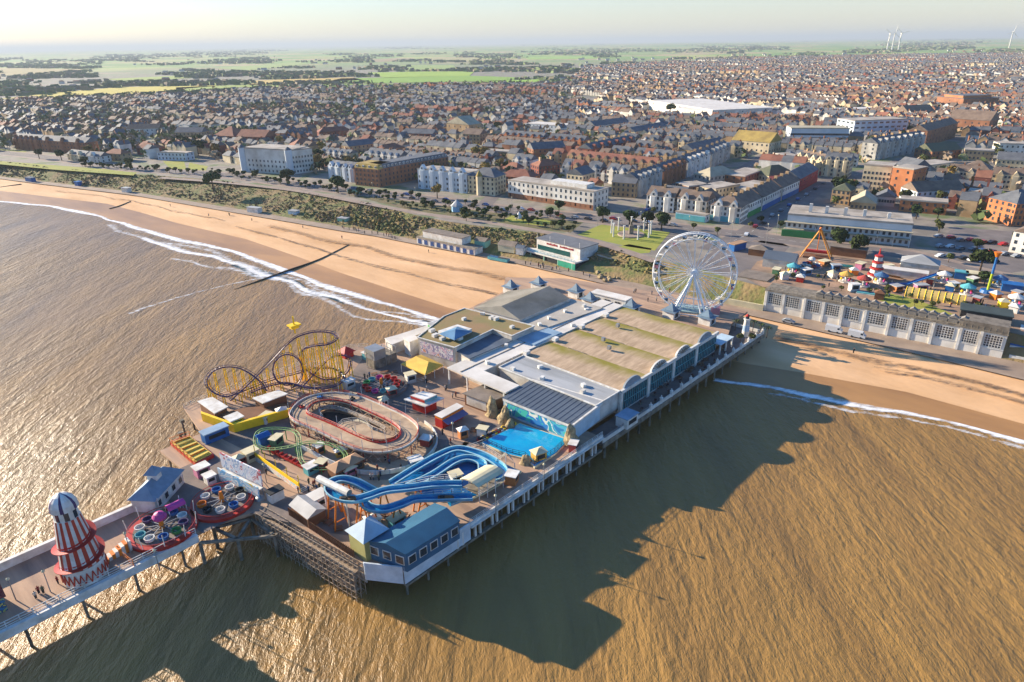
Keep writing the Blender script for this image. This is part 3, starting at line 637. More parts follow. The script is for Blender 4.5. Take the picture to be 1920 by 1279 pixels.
q = [P(822,626,15.4),P(858,612,15.4),P(885,621,15.4),P(852,638,15.4)]; cc_ = (q[0]+q[1]+q[2]+q[3])/4+Vector((0,0,1.2)); mb = T.mb(); mb.add(q+[cc_], [(0,1,4),(1,2,4),(2,3,4),(3,0,4),(3,2,1,0)], True); T.part('lantern_roof', mb, mat('roof_blue', '#5f86a3', .6), ln_)
mb = MB(); mb.box(-.9,-.6,0,.9,.6,.9); v0 = T.part('roof_vent', mb, m_white); v0.location = T.l(P(810,622,14.2))
for x,y in ((816,631),(830,637),(862,637),(922,598),(930,600)): clone(v0, T.o, T.l(P(x,y,14.2)))
T = block('lower_wing', 'white walled block with a shaded blue grey pitched roof below the mossy brown roof', 'building', [(923,619),(960,638),(881,672),(850,653)], 12.9, DK, m_whitew, m_rd, over=.25)
T = block('theatre', 'big grey gabled theatre hall on the pier nearest the beach', 'hall', [(889,577),(985,548),(1069,560),(975,600)], 13.5, DK, m_whitew, m_rg, over=.1)
q = [P(889,577,13.5),P(952,546,13.5),P(1069,560,13.5),P(975,600,13.5)]; r1 = P(940,574,15.8); r2 = P(1030,536,15.8)
mb = T.mb(); mb.add(q+[r1,r2], [(0,4,5,1),(4,3,2,5),(0,3,4),(1,5,2)], True); T.part('pitched_roof', mb, mat('roof_old_grey', '#8f887a', .85, '#726c5e', .12))
T = block('back_roofs', 'flat grey roof lower than the theatre and next to the white gallery', 'building', [(975,602),(1070,560),(1130,577),(1003,622)], 12.6, DK, m_whitew, mat('roof_flat_beige', '#b3aa9c', .8, '#9c9486', .12))
T = block('store_block', 'row of white walled store rooms along the seaward west edge of the pier', 'building', [(722,634),(745,628),(832,600),(838,606),(760,636),(735,646)], 10.4, DK, m_whitew, m_rw)
T = block('store_block', 'dark green sided box store in front of the brown roofed block', 'building', [(802,606),(830,597),(838,604),(812,614)], 11.6, DK, m_green, m_rg)
T = block('store_block', 'tall white block beside the pink painted sign wall', 'building', [(757,634),(775,628),(786,634),(768,641)], 12, DK, m_white, m_rw)
# shore-side frontage
fw = Thing('entrance_range', 'long low white entrance range with small square windows at the landward end of the pier', 'building', P(1137,575,DK), math.atan2(P(1165,580,DK).y-P(1110,565,DK).y, P(1165,580,DK).x-P(1110,565,DK).x))
wA, wB = P(1108,568,DK), P(1172,584,DK); d_ = (wB-wA).normalized(); e_ = Vector((-d_.y,d_.x,0))
mb = fw.mb(); mb.prism([wA,wB,wB+e_*4,wA+e_*4], DK, 11, True); wl = fw.part('wall', mb, m_white)
mb = fw.mb(); mb.prism([wA-d_*.3-e_*.3,wB+d_*.3-e_*.3,wB+e_*4.3+d_*.3,wA+e_*4.3-d_*.3], 11, 11.3, True); fw.part('roof', mb, m_rw)
mb = MB(); mb.box(-.45,-.06,-.7,.45,.06,.7); w0 = fw.part('window', mb, m_glass); n = 0
for i in range(4):
    for s in (-.6,.6):
        loc = fw.l(wA+d_*(2.6+4.3*i+s)-e_*.05+Vector((0,0,2.2)))
        if n == 0: w0.location = loc
        else: clone(w0, fw.o, loc)
        n += 1
def kiosk(px, py, label, s=2.2, h=2.6):
    p = P(px, py, DK); T = Thing('pyramid_kiosk', label, 'kiosk', p, PA, 'pyramid roofed kiosks along the landward side of the pier')
    mb = MB(); mb.box(-s,-s,0,s,s,h); T.part('wall', mb, m_white)
    mb = MB(); mb.pyr(-s,-s,s,s,h,.25,.7); vs = []; sq = s*.75
    mb.pyr(-sq,-sq,sq,sq,h+.2,2.6,0); T.part('roof', mb, mat('roof_kiosk', '#6f8492', .6)); 
    mb = MB(); mb.box(-s*.5,-s-.05,.3,s*.5,-s,2.1); T.part('door', mb, m_glass); return T
for px,py,l in ((958,548,'leftmost pyramid roofed kiosk, at the sandy corner of the theatre'),(1010,541,'pyramid roofed kiosk second from the left behind the theatre'),(1080,556,'pyramid roofed kiosk behind the right end of the theatre roof'),(1106,572,'pyramid roofed kiosk at the left end of the white entrance range'),(1183,586,'pyramid roofed kiosk at the right end of the white entrance range'),(1258,594,'pyramid roofed kiosk left of the big wheel feet'),(1325,606,'rightmost pyramid roofed kiosk, in front of the big wheel feet')): kiosk(px,py,l)

vt = Thing('roof_units', 'scattered white air units standing on the grey roofs between vaults and slate hall', 'air units', UV(70,20,12), PA)
mb = MB(); mb.box(-.7,-.5,0,.7,.5,.8); a0_ = vt.part('unit', mb, m_white); a0_.location = vt.l(UV(70,12,12))
for u,v,z in ((73,14,12),(69,25,12),(74,30,12),(68,35,12),(66,43,12.2),(78,47,12.2),(104,42,12.2),(118,47,12.2)): clone(a0_, vt.o, vt.l(UV(u,v,z)), (0,0,(u*1.7)%3))
for x,y,z in ((1030,598,12.6),(1060,585,12.6),(1095,575,12.6),(1012,610,12.6),(905,590,14.2),(870,600,14.2),(960,615,14.2)): clone(a0_, vt.o, vt.l(P(x,y,z)), (0,0,x%3))
# ================================================================ RIDES ON THE PIER
def cpt(px, py, z=DK): return P(px, py, z)
def ppath(pts, n=6, closed=False): return catmull([P(x,y,z) for x,y,z in pts], n, closed)
def centre(pts): return sum(pts, Vector())/len(pts)
# --- roller coaster
rc = Thing('roller_coaster', 'purple roller coaster on a forest of yellow columns at the sea edge of the pier', 'roller coaster', P(520,730,DK), PA)
TR = ppath([(432,752,8.6),(470,717,11.6),(505,682,15),(535,650,18.8),(558,632,21.2),(590,623,22.2),(622,625,22),(632,636,21),(615,646,19.6),(585,650,18.5),(566,660,16.5),(572,690,11),(610,712,8.5),(650,700,9.5),(655,672,12.5),(628,668,14),(600,690,10.5),(563,730,8.2)], 6)
LOOP = []
c = P(546,733,DK); lu = Vector((.62,.3,0)).normalized()
for i in range(33):
    a = -math.pi/2+2*math.pi*i/32; LOOP.append(c+lu*(3.9*math.cos(a))+Vector((-lu.y,lu.x,0))*(2.0*(i/32-.5))+Vector((0,0,1.2+4.9+4.9*math.sin(a)+.2)))
HEL = ppath([(500,733,9.5),(491,718,11),(468,700,13),(445,690,14.2),(420,689,14.6),(398,698,14.2),(388,714,13),(392,728,11.5),(408,740,10),(425,744,9.4),(445,738,9.2),(480,724,9.0),(520,710,9),(560,700,9.3),(590,690,10)], 6)
for nm, pth in (('lift_and_drop', TR), ('loop', LOOP), ('helix', HEL)):
    mb = rc.mb(); mb.tube([rc.l(p) for p in pth], .17, 6)
    off = []
    for s in (-.55,.55):
        q = []
        for k, p in enumerate(pth):
            a = pth[max(k-1,0)]; b = pth[min(k+1,len(pth)-1)]; d = (b-a).normalized(); e = lu.cross(d) if nm == 'loop' and False else Vector((d.y,-d.x,0))
            if e.length < .15: e = Vector((-lu.y,lu.x,0))
            e.normalize(); q.append(rc.l(p+e*s+Vector((0,0,.35))))
        mb.tube(q, .09, 4)
        off.append(q)
    for a, b in zip(off[0][::2], off[1][::2]): mb.bar(a, b, .07, 3)
    rc.part('track', mb, m_purp)
LOWT = ppath([(590,690,10),(625,690,10.5),(645,706,10),(630,722,9),(590,728,8.8),(540,718,9.4),(505,722,10.2),(470,735,9.6)], 6)
mb = rc.mb()
for s in (-.5,.5): mb.tube([rc.l(p+PV*s) for p in LOWT], .13, 4)
mb.tube([rc.l(p-Vector((0,0,.3))) for p in LOWT], .2, 5); rc.part('track', mb, m_purp)
k = 0
for pth in (TR, HEL, LOWT):
    dist = 0; last = pth[0]
    for p in pth:
        dist += (p-last).length; last = p
        if dist > 2.3 and p.z > 8.6 and k < 96:
            dist = 0; k += 1; mb = rc.mb(); g = Vector((p.x,p.y,DK)); o1 = PV*.9; 
            mb.bar(g+o1, p+o1*.6-Vector((0,0,.2)), .15, 4, True); mb.bar(g-o1, p-o1*.6-Vector((0,0,.2)), .15, 4, True)
            z = DK+1.5; s = 1
            while z < p.z-1: mb.bar(g+o1*s+Vector((0,0,z-DK)), g-o1*s+Vector((0,0,min(z+1.8,p.z)-DK)), .09, 3, True); z += 1.9; s = -s
            rc.part('support', mb, m_yel)
mb = rc.mb(); g = P(553,622,21.5); l_ = rc.l(g); mb.box(l_.x-1.6,l_.y-1.2,23.4-DK,l_.x+1.6,l_.y+1.2,23.8-DK); mb.cyl(l_.x,l_.y,14,19.2,.25,n=6); mb.box(l_.x-1.1,l_.y-.8,22.6-DK,l_.x+1.1,l_.y+.8,23.4-DK)
rc.part('top_platform', mb, m_yel)
random.seed(11)
def station(px, z, label_roof, tname):
    q = [P(x,y,z) for x,y in px]; mb = rc.mb(); mb.prism(q, z-.25, z, True); o = rc.part(tname, mb, m_white)
    c = centre(q); mb = rc.mb(); mb.prism([p.lerp(c,.12) for p in q], DK, z-.25, True); rc.part('station_wall', mb, m_wood)
station([(370,752),(398,744),(428,762),(402,775)], 9.8, '', 'station_roof')
station([(473,746),(522,731),(540,738),(492,756)], 10.3, '', 'station_roof')
mb = rc.mb(); mb.prism([P(x,y,DK) for x,y in ((400,790),(470,770),(560,765),(560,775),(480,800),(440,806))], DK, DK+1.5, True); rc.part('station_deck', mb, m_wood)
mb = rc.mb(); mb.prism([P(x,y,DK) for x,y in ((380,790),(440,812),(560,778),(560,776),(440,808),(380,786))], DK+.1, DK+2.4, True); rc.part('queue_fence', mb, m_yel)
bt = Thing('ticket_booth', 'square yellow booth with a white roof beside the roller coaster station', 'booth', P(442,799,DK), PA)
mb = MB(); mb.box(-1.6,-1.6,0,1.6,1.6,2.6); bt.part('wall', mb, m_yel); mb = MB(); mb.box(-1.9,-1.9,2.6,1.9,1.9,2.85); bt.part('roof', mb, m_white)
mb = MB(); mb.box(-1.65,-.9,1.1,-1.58,.9,2.2); bt.part('window', mb, m_glass); mb = MB(); mb.box(-.9,-1.66,1.1,.9,-1.58,2.2); bt.part('window', mb, m_glass)
# --- go-kart track, raised oval with an inner lobe
gk = Thing('kart_track', 'raised oval go kart track with red railings in the middle of the pier', 'kart track', P(670,800,DK), PA)
zk = 10.0
CEN = ppath([(559,775,zk),(572,757,zk),(595,747,zk),(630,744,zk),(668,752,zk),(710,770,zk),(748,789,zk),(768,808,zk),(757,828,zk),(725,839,zk),(690,838,zk),(655,825,zk),(620,808,zk),(590,795,zk),(566,785,zk)], 5, True)
for nm, prof, m in (('track_deck', [(-2.15,.02),(2.15,.02),(2.15,-.35),(-2.15,-.35),(-2.15,.02)], mat('kart_surface', '#b8a082', .85, '#97806a', .35)),
    ('outer_kerb', [(-2.15,0),(-2.15,.35),(-2.0,.35),(-2.0,0)], m_white), ('inner_kerb', [(2.0,0),(2.0,.35),(2.15,.35),(2.15,0)], m_red)):
    mb = gk.mb(); mb.sweep(CEN, prof, True, True); gk.part(nm, mb, m)
def offs(pth, o, dz=0):
    out = []; N = len(pth)
    for k in range(N):
        d = (pth[(k+1)%N]-pth[(k-1)%N]); d.z = 0; d.normalize(); out.append(pth[k]+Vector((d.y,-d.x,0))*o+Vector((0,0,dz)))
    return out
for o, m, nm in ((2.15, m_red, 'inner_railing'), (-2.15, m_red, 'outer_railing')):
    q = offs(CEN, o); mb = gk.mb(); mb.tube([p+Vector((0,0,1.0)) for p in q], .09, 4, True, True); mb.tube([p+Vector((0,0,.6)) for p in q], .07, 4, True, True)
    for p in q[::2]: mb.bar(p, p+Vector((0,0,1.05)), .06, 4, True)
    gk.part(nm, mb, m)
    for p in q[::5]:
        mb = gk.mb(); mb.bar(Vector((p.x,p.y,DK)), p-Vector((0,0,.3)), .14, 4, True); gk.part('post', mb, m)
    mb = gk.mb(); g_ = [Vector((p.x,p.y,DK)) for p in q]
    for a, b, c, d in zip(q[::2], q[2::2], g_[::2], g_[2::2]): mb.bar(a-Vector((0,0,.3)), d, .07, 3, True); mb.bar(b-Vector((0,0,.3)), c, .07, 3, True); mb.bar(a-Vector((0,0,1.6)), b-Vector((0,0,1.6)), .07, 3, True)
    gk.part('trestle', mb, mat('trestle_brown', '#8a5a40', .8, '#c0b4a0', .8))
    for p in q[::5]: mb = gk.mb(); mb.bar(p, p+Vector((0,0,3.2)), .07, 4, True); gk.part('flood_pole', mb, m_white)
low = offs(CEN, -4.2, -2.75); low = [p for p in low]
LOW = low[30:66]
mb = gk.mb(); mb.sweep(LOW, [(-2.2,0),(2.2,0)], False, True); gk.part('lower_track', mb, _M['kart_surface'])
mb = gk.mb(); mb.sweep(offs(LOW,0)[1:-1], [(-2.4,-.2),(-2.4,.9),(-2.2,.9),(-2.2,-.2)], False, True); gk.part('barrier', mb, m_white)
q = offs(LOW,-2.42)
for k in range(3, len(LOW)-4, 4):
    mb = gk.mb(); a, b = q[k], q[k+2]; mb.prism([a,b,b*1.0+(b-a).cross(Vector((0,0,1))).normalized()*.1,a+(b-a).cross(Vector((0,0,1))).normalized()*.1], DK+.1, DK+1.2, True); gk.part('panel', mb, mat('panel_pale', '#b5c2cc', .6))
LO = ppath([(596,790,8.2),(585,775,8.2),(600,762,8.2),(640,762,8.2),(690,780,8.2),(735,803,8.2),(720,818,8.2),(690,812,8.2),(672,798,8.2),(650,797,8.2),(648,808,8.4),(670,825,9.0),(690,833,9.9)], 5)
mb = gk.mb(); mb.sweep(LO, [(-1.7,0),(1.7,0),(1.7,-.3),(-1.7,-.3),(-1.7,0)], False, True); gk.part('inner_track', mb, _M['kart_surface'])
mb = gk.mb(); mb.prism([P(x,y,DK) for x,y in ((655,800),(672,792),(690,800),(690,818),(665,822),(650,812))], DK+.03, 8.1, True); gk.part('island', mb, m_cream)
rail(gk, 'lower_railing', [(p.x,p.y) for p in offs(LO[:-4],1.7)[1:-1:2]], 8.2, 1.0, m_white, step=3)
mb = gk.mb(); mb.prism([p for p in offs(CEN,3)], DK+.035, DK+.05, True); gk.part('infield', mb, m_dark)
for i in range(9):
    p = CEN[(i*8+3)%len(CEN)] if i < 3 else P(700+6*i, 812+2*i, DK); kt = Thing('go_kart', ('red','blue','black')[i%3]+' go kart '+('standing on the raised oval track' if i < 3 else 'parked in the row inside the oval track'), 'go kart', (p.x,p.y,p.z+.03), PA+i, 'go karts of the oval track')
    mb = MB(); mb.prism([(-.5,-.6),(.5,-.6),(.45,.5),(.25,.95),(-.25,.95),(-.45,.5)], .12, .4); kt.part('body', mb, (m_red,m_blue,m_dark)[i%3]); mb = MB(); mb.box(-.25,-.4,.4,.25,-.2,.85); kt.part('seat', mb, m_dark)
    mb = MB(); 
    for sx in (-.6,.6):
        for sy in (-.45,.55): mb = MB(); mb.bar((sx-.1,sy,.16),(sx+.1,sy,.16),.17,8); kt.part('wheel', mb, m_dark)
# --- green children's coaster
gc = Thing('family_coaster', 'small coaster with thin green rails looping over garden features beside the kart track', 'roller coaster', P(560,850,DK), PA)
G = ppath([(479,824,9.4),(486,808,9.8),(510,803,10),(545,806,10.2),(560,818,10),(561,845,9.2),(568,868,8.6),(590,878,8.4),(628,876,8.6),(648,858,9),(640,843,9.6),(618,833,10),(580,829,10),(540,838,9.2),(505,842,8.6),(484,836,8.8)], 6, True)
mb = gc.mb()
for s in (-.45,.45): mb.tube(offs(G,s), .1, 5, True, True)
q1, q2 = offs(G,-.5,-.05), offs(G,.5,-.05)
for a, b in zip(q1[::2], q2[::2]): mb.bar(a, b, .07, 3, True)
mb.tube(offs(G,0,-.3), .14, 5, True, True); gc.part('track', mb, mat('pale_green_rail', '#8fae6a', .5))
for p in G[::4]: mb = gc.mb(); mb.bar(Vector((p.x,p.y,DK)), p-Vector((0,0,.3)), .13, 5, True); gc.part('support', mb, m_green)
mb = gc.mb(); 
tr = Thing('coaster_train', 'red open train of small cars standing on the family coaster behind the yellow billboard', 'train', P(540,864,DK), math.atan2((P(565,879,DK)-P(514,853,DK)).y,(P(565,879,DK)-P(514,853,DK)).x))
for i in range(9):
    mb = MB(); x = -6.4+1.6*i; mb.box(x-.7,-.5,.4,x+.7,.5,1.1); mb.box(x-.7,-.5,1.1,x-.5,.5,1.5); tr.part('car', mb, m_red)
bb = Thing('billboard_fence', 'yellow topped painted board fence with a pale mural in front of the family coaster', 'board fence', P(522,880,DK), 0)
A, B = P(481,864,DK), P(563,922,DK)
facebox(bb, A, B, DK, DK+1.4, .15, mural('mural_beach', ['#8cc0d0','#d9c9b0','#c8d8da','#e5b8a0','#6fa8c4','#ddd5c5'], .6, 5), 'mural'); facebox(bb, A, B, DK+1.4, DK+2.3, .18, m_yel, 'top_board')
for t in (0,.25,.5,.75,1): p = A.lerp(B,t); mb = bb.mb(); mb.bar(p+Vector((0,0,0)), p+Vector((0,0,4.2)), .1, 4, True); bb.part('post', mb, m_yel)
def quickbox(name, label, cat, px, py, L_, W_, H_, m, rm, rot=0, roof='flat', z=DK, win=True, group=None):
    T = Thing(name, label, cat, P(px,py,z), PA+rot, group); mb = MB(); mb.box(-L_/2,-W_/2,0,L_/2,W_/2,H_); T.part('wall', mb, m)
    mb = MB()
    if roof == 'flat': mb.box(-L_/2-.2,-W_/2-.2,H_,L_/2+.2,W_/2+.2,H_+.25)
    elif roof == 'gable': mb.gable(-L_/2,-W_/2,L_/2,W_/2,H_,W_*.3)
    else: mb.pyr(-L_/2,-W_/2,L_/2,W_/2,H_,W_*.35)
    T.part('roof', mb, rm)
    if win: mb = MB(); mb.box(-L_*.35,-W_/2-.05,1.0,L_*.35,-W_/2,H_-.6); T.part('hatch', mb, m_dark)
    return T
quickbox('water_tank', 'blue drum shaped tank box at the far corner of the family coaster', 'tank', 495,832,2.6,2.2,2.4,m_blue,m_blue,0,'gable',win=False)
quickbox('shipping_container', 'long blue container with a pale roof standing at the sea edge below the coaster station', 'container', 405,822,6,2.6,2.6,m_blue,mat('pale_blue_roof','#8fa6b8',.6),0)
quickbox('store_cabin', 'small white double door cabin with a dark flat roof left of the grey roofed shelter', 'cabin', 518,936,3.0,2.0,2.3,m_white,m_dark,0,win=False)
sh = quickbox('shelter', 'open fronted shelter with a pale grey gabled roof at the pier head fence', 'shelter', 580,970,6.5,4.0,2.6,m_wood,mat('pale_grey_roof','#b0aca6',.7),PI/2 if False else math.pi/2*1.0,'gable')
quickbox('hut', 'white flat roofed hut behind the grey roofed shelter', 'hut', 597,948,4,3,2.6,m_white,m_rw,0)
quickbox('queue_hut', 'hut with a brown hipped roof beside the log flume entrance', 'hut', 638,892,4,3.4,2.6,m_wood,mat('tan_roof','#b08a68',.8),0,'pyr')
quickbox('queue_hut', 'hut with a brown hipped roof nearest the kart track panels', 'hut', 662,880,4,3.4,2.6,m_wood,_M['tan_roof'],0,'pyr')
quickbox('game_kiosk', 'small cream kiosk just left of the yellow billboard fence', 'kiosk', 472,862,3,2.4,2.5,m_cream,m_cream,0)
pf = Thing('picket_fence', 'tall brown picket fence along the seaward end of the pier above the scaffolding', 'fence', P(630,1010,DK), 0)
A, B = P(543,966,DK), P(664,1046,DK)
mb = pf.mb(); d = (B-A)
for i in range(44): p = A+d*(i/43); mb.bar(p, p+Vector((0,0,1.9)), .13, 4, True)
mb.bar(A+Vector((0,0,.5)),B+Vector((0,0,.5)),.07,4,True); mb.bar(A+Vector((0,0,1.5)),B+Vector((0,0,1.5)),.07,4,True); pf.part('pickets', mb, m_wood)
# --- log flume
fl = Thing('log_flume', 'blue log flume with curving troughs on orange legs and a blue water basin', 'log flume', P(780,910,DK), PA)
m_fl = mat('flume_blue', '#4aa5c8', .35, '#2f8ab2', .4, spec=.6); m_flw = mat('flume_water', '#2389b8', .08, '#0f5a90', .5, spec=.8); m_rim = mat('flume_rim', '#9cc4cc', .5)
def trough(pts, w_=.95, n=6):
    pth = ppath(pts, n); 
    mb = fl.mb(); mb.sweep(pth, [(-w_,.65),(-w_*.85,0),(-w_*.5,-.35),(w_*.5,-.35),(w_*.85,0),(w_,.65)], False, True); mb.sweep(pth, [(w_+.03,.65),(w_*.9,-.03),(w_*.5,-.42),(-w_*.5,-.42),(-w_*.9,-.03),(-w_-.03,.65)], False, True); o = fl.part('trough', mb, m_fl)
    mb = fl.mb()
    for s in (-1,1): mb.sweep(pth, [(s*w_-.14,.66),(s*w_+.14,.66),(s*w_+.14,.5)], False, True)
    fl.part('rim', mb, m_rim, o); mb = fl.mb(); mb.sweep(pth, [(-w_*.8,.02),(w_*.8,.02)], False, True); fl.part('water', mb, m_flw, o); return pth
Zf = 16
p1 = trough([(866,910,11),(815,911,11.5),(768,917,12.2),(724,922,12.9),(691,933,13.6),(665,939,14.2),(637,935,14.4),(619,922,14.4),(623,907,14.2),(643,901,14),(668,907,13.4),(690,918,12.6),(712,930,11.6)])
p2 = trough([(886,934,9.6),(823,936,10.1),(779,938,10.7),(753,948,11.1),(722,957,11.5),(696,955,11.7),(681,944,11.7),(686,932,11.4),(705,925,11)])
p3 = trough([(735,908,8.6),(780,880,8.6),(823,856,8.6),(856,844,8.6),(889,850,8.6),(918,862,8.6),(940,878,8.6),(942,892,8.6),(925,900,8.6)])
p4 = trough([(765,915,8.4),(812,893,8.4),(851,868,8.4),(878,861,8.4),(902,869,8.4),(905,885,8.4)])
p5 = trough([(842,945,8.6),(860,938,8.6),(875,930,8.6)])
for pth, st in ((p1,9),(p2,10)):
    for k in range(10, len(pth)-3, st):
        p = pth[k]; g = Vector((p.x,p.y,DK)); mb = fl.mb()
        for s in (-1,1): mb.bar(g+PU*1.6*s, p+PU*.5*s-Vector((0,0,.4)), .17, 6, True)
        mb.bar(g+PU*.9+Vector((0,0,2)), g-PU*.9+Vector((0,0,2)), .12, 4, True); mb.bar(p+PU*.7-Vector((0,0,.5)), p-PU*.7-Vector((0,0,.5)), .2, 4, True)
        fl.part('leg', mb, m_org)
for pth, a, b in ((p1,0,20),(p2,0,14)):
    rail(fl, 'walkway_railing', [(p.x,p.y) for p in [q_+PV*1.6 for q_ in pth[a:b:3]]], (pth[a].z+pth[b].z)/2, 1.1, m_white, step=1.6, r=.06)
bas = [(735,908),(790,872),(845,839),(870,836),(905,848),(978,883),(905,925),(880,935),(820,935)]
mb = fl.mb(); mb.prism([P(x,y,DK+.6) for x,y in bas], DK+.02, DK+.5, True); fl.part('basin_wall', mb, m_cream)
cb = centre([P(x,y,DK+.6) for x,y in bas]); mb = fl.mb(); mb.prism([P(x,y,DK+.6).lerp(cb,.03) for x,y in bas], DK+.3, DK+.54, True); fl.part('basin_water', mb, mat('basin_blue', '#12659e', .1, '#0d4c80', .3, spec=.7))
mb = fl.mb(); A, B = P(597,897,15.6), P(655,925,15.6); mb.tube([fl.l(A.lerp(B,t)) for t in (0,.5,1)], .75, 10); fl.part('enclosed_tube', mb, m_white)
for t in (.15,.85): p = A.lerp(B,t); mb = fl.mb(); mb.bar(Vector((p.x,p.y,DK)), p, .18, 6, True); fl.part('tube_post', mb, m_white)
q = [P(862,898,11),P(910,872,11),P(946,884,11),P(896,914,11)]; mb = fl.mb(); n = 6; vs = []
for i in range(n+1):
    t = i/n; h = .7*math.sin(math.pi*t); vs += [q[0].lerp(q[3],t)+Vector((0,0,h)), q[1].lerp(q[2],t)+Vector((0,0,h))]
o_ = len(vs); vs += [v_-Vector((0,0,.2)) for v_ in vs]
fs = [(2*i,2*i+2,2*i+3,2*i+1) for i in range(n)]+[(o_+2*i,o_+2*i+1,o_+2*i+3,o_+2*i+2) for i in range(n)]; mb.add(vs, fs, True); fl.part('station_canopy', mb, m_cream)
for i in range(4):
    for a, b in ((q[0],q[1]),(q[3],q[2])):
        p = a.lerp(b, .04+.3*i); mb = fl.mb(); mb.bar(Vector((p.x,p.y,DK)), p, .14, 4, True); fl.part('canopy_post', mb, m_white)
mb = fl.mb(); c0_ = centre(q); mb.prism([p.lerp(c0_,.1) for p in q], 8.6, 8.8, True); fl.part('station_floor', mb, m_conc)
rail(fl, 'station_railing', [(q[3].x,q[3].y),(q[2].x,q[2].y)], 8.8, 1.0, m_white)
for i,(x,y) in enumerate(((652,938),(836,936))):
    p = P(x,y,14.3 if i == 0 else 10.0); lg = Thing('log_boat', ('brown log boat in the high left bend of the flume','brown log boat on the lower trough near the station')[i], 'boat', p, PA-.8)
    mb = MB(); mb.prism([(-1.6,-.5),(1.3,-.5),(1.7,0),(1.3,.5),(-1.6,.5)], 0, .6); lg.part('hull', mb, m_wood); mb = MB(); mb.box(-1.2,-.35,.6,-.2,.35,.75); lg.part('seat', mb, m_dark)
# --- boating pool, rocks
bp_ = Thing('boating_pool', 'bright turquoise boating pool edged with rockwork below the painted wall', 'pool', P(985,830,DK), PA)
pp_ = [(905,829),(975,794),(1058,822),(1058,832),(1040,850),(1002,874),(985,858),(950,850)]
mb = bp_.mb(); q = [P(x,y,DK+.5) for x,y in pp_]; c = centre(q); mb.prism([p+(p-c)*.04 for p in q], DK+.01, DK+.4, True); bp_.part('kerb', mb, m_cream)
mb = bp_.mb(); mb.prism(q, DK+.2, DK+.45, True); bp_.part('water', mb, mat('pool_water', '#0a9fc4', .06, '#0785b8', .15, spec=.8, bump=.04, bscale=1.5))
rail(bp_, 'railing', [P(905,829,DK),P(950,850,DK),P(985,858,DK),P(1002,874,DK),P(1040,850,DK),P(1058,832,DK)], DK+.4, 1.1, m_dark, step=1.3)
def rock(label, px, py, s, h, seed):
    T = Thing('rock', label, 'rock', P(px,py,DK), 0); rr = random.Random(seed); mb = MB(); n = 14; m_ = 7
    prof = [(s*(1-.1*k)*(.95 if k < m_-1 else .45), h*k/(m_-1)) for k in range(m_)]
    mb.lathe(prof, n); mb.f.append(tuple(range((m_-1)*n, m_*n))); mb.mi.append(0)
    mb.v = [(x*(1+.5*_n.noise(Vector((x*.6+seed,y*.6,z*.5)))), y*(1+.5*_n.noise(Vector((x*.6,y*.6+seed,z*.5)))), z*(1+.35*_n.noise(Vector((x*.9,y*.9,seed))))) for x,y,z in mb.v]
    T.part('rockwork', mb, mat('rockwork', '#b09a72', .95, '#6e5f45', .9, bump=.25, bscale=1.6)); return T
rock('tall tan artificial rock at the right end of the turquoise pool', 1070,832,2.2,5.2,1); rock('tall tan artificial rock next to the brown flat roofed bar', 923,778,2.0,5.0,2)
rock('lower artificial rock beside the end of the dark hall', 946,790,2.0,4.0,3); rock('low artificial rock sloping into the turquoise pool', 957,802,1.6,2.4,4); rock('low brown rock at the fenced near corner of the pool', 985,868,1.6,2.0,5)
random.seed(3)
for i in range(12):
    t = i/11; p = P(lerp(900,962,t)+random.uniform(-1,1), lerp(826,797,t)+random.uniform(-1,1), DK+.1); col = ('red','white','yellow')[i%3]
    b_ = Thing('paddle_boat', col+' round paddle boat, '+('nearest','second','third','fourth','fifth','sixth','seventh','eighth','ninth','tenth','eleventh','farthest')[i]+' in the row along the left kerb of the pool', 'boat', p, random.random()*3, 'paddle boats beside the turquoise pool')
    mb = MB(); mb.cyl(0,0,0,.5,.75,.85,10); b_.part('hull', mb, (m_red,m_white,m_yel)[i%3]); mb = MB(); mb.cyl(0,0,.5,.62,.5,.5,8); b_.part('seat', mb, m_dark)
sail = Thing('sail_canopy', 'pointed white sail canopy on posts between the flume basin and the pool', 'canopy', P(948,862,DK), PA)
mb = sail.mb(); mb.add([P(930,862,9),P(948,848,12),P(965,868,9),P(955,852,9.4)], [(0,1,3),(3,1,2),(3,1,0),(2,1,3)], True); sail.part('fabric', mb, m_white)
for x,y,z in ((930,862,9),(948,848,12),(965,868,9)): p = P(x,y,z); mb = sail.mb(); mb.bar(Vector((p.x,p.y,DK)), p, .1, 5, True); sail.part('post', mb, m_white)
# --- blue building with turret at the pier head
bb_ = Thing('blue_pavilion', 'blue clad pavilion with shallow blue roof and white framed windows on the pier corner', 'building', UV(8,8,DK), PA)
R4 = [P(686,1014,11.3),P(760,1040,11.3),P(863,976,11.3),P(815,943,11.3)]; cR = centre(R4)
FT = [p.lerp(cR,.03) for p in R4]; m_clad = mat('blue_cladding', '#3a6480', .6, '#2f566f', .5); m_broof = mat('blue_roof', '#31637a', .6, '#28546a', .2)
mb = bb_.mb(); mb.prism(FT, DK+.02, 11.15, True); bb_.part('wall', mb, m_clad)
a_, b__ = R4[0].lerp(R4[1],.5)+Vector((0,0,1.0)), R4[3].lerp(R4[2],.5)+Vector((0,0,1.0))
mb = bb_.mb(); lo_ = [p-Vector((0,0,.2)) for p in R4]; mb.add(R4+[a_,b__]+lo_, [(1,2,5,4),(3,0,4,5),(0,1,4),(2,3,5),(9,8,7,6),(0,6,7,1),(1,7,8,2),(2,8,9,3),(3,9,6,0)], True); bb_.part('roof', mb, m_broof)
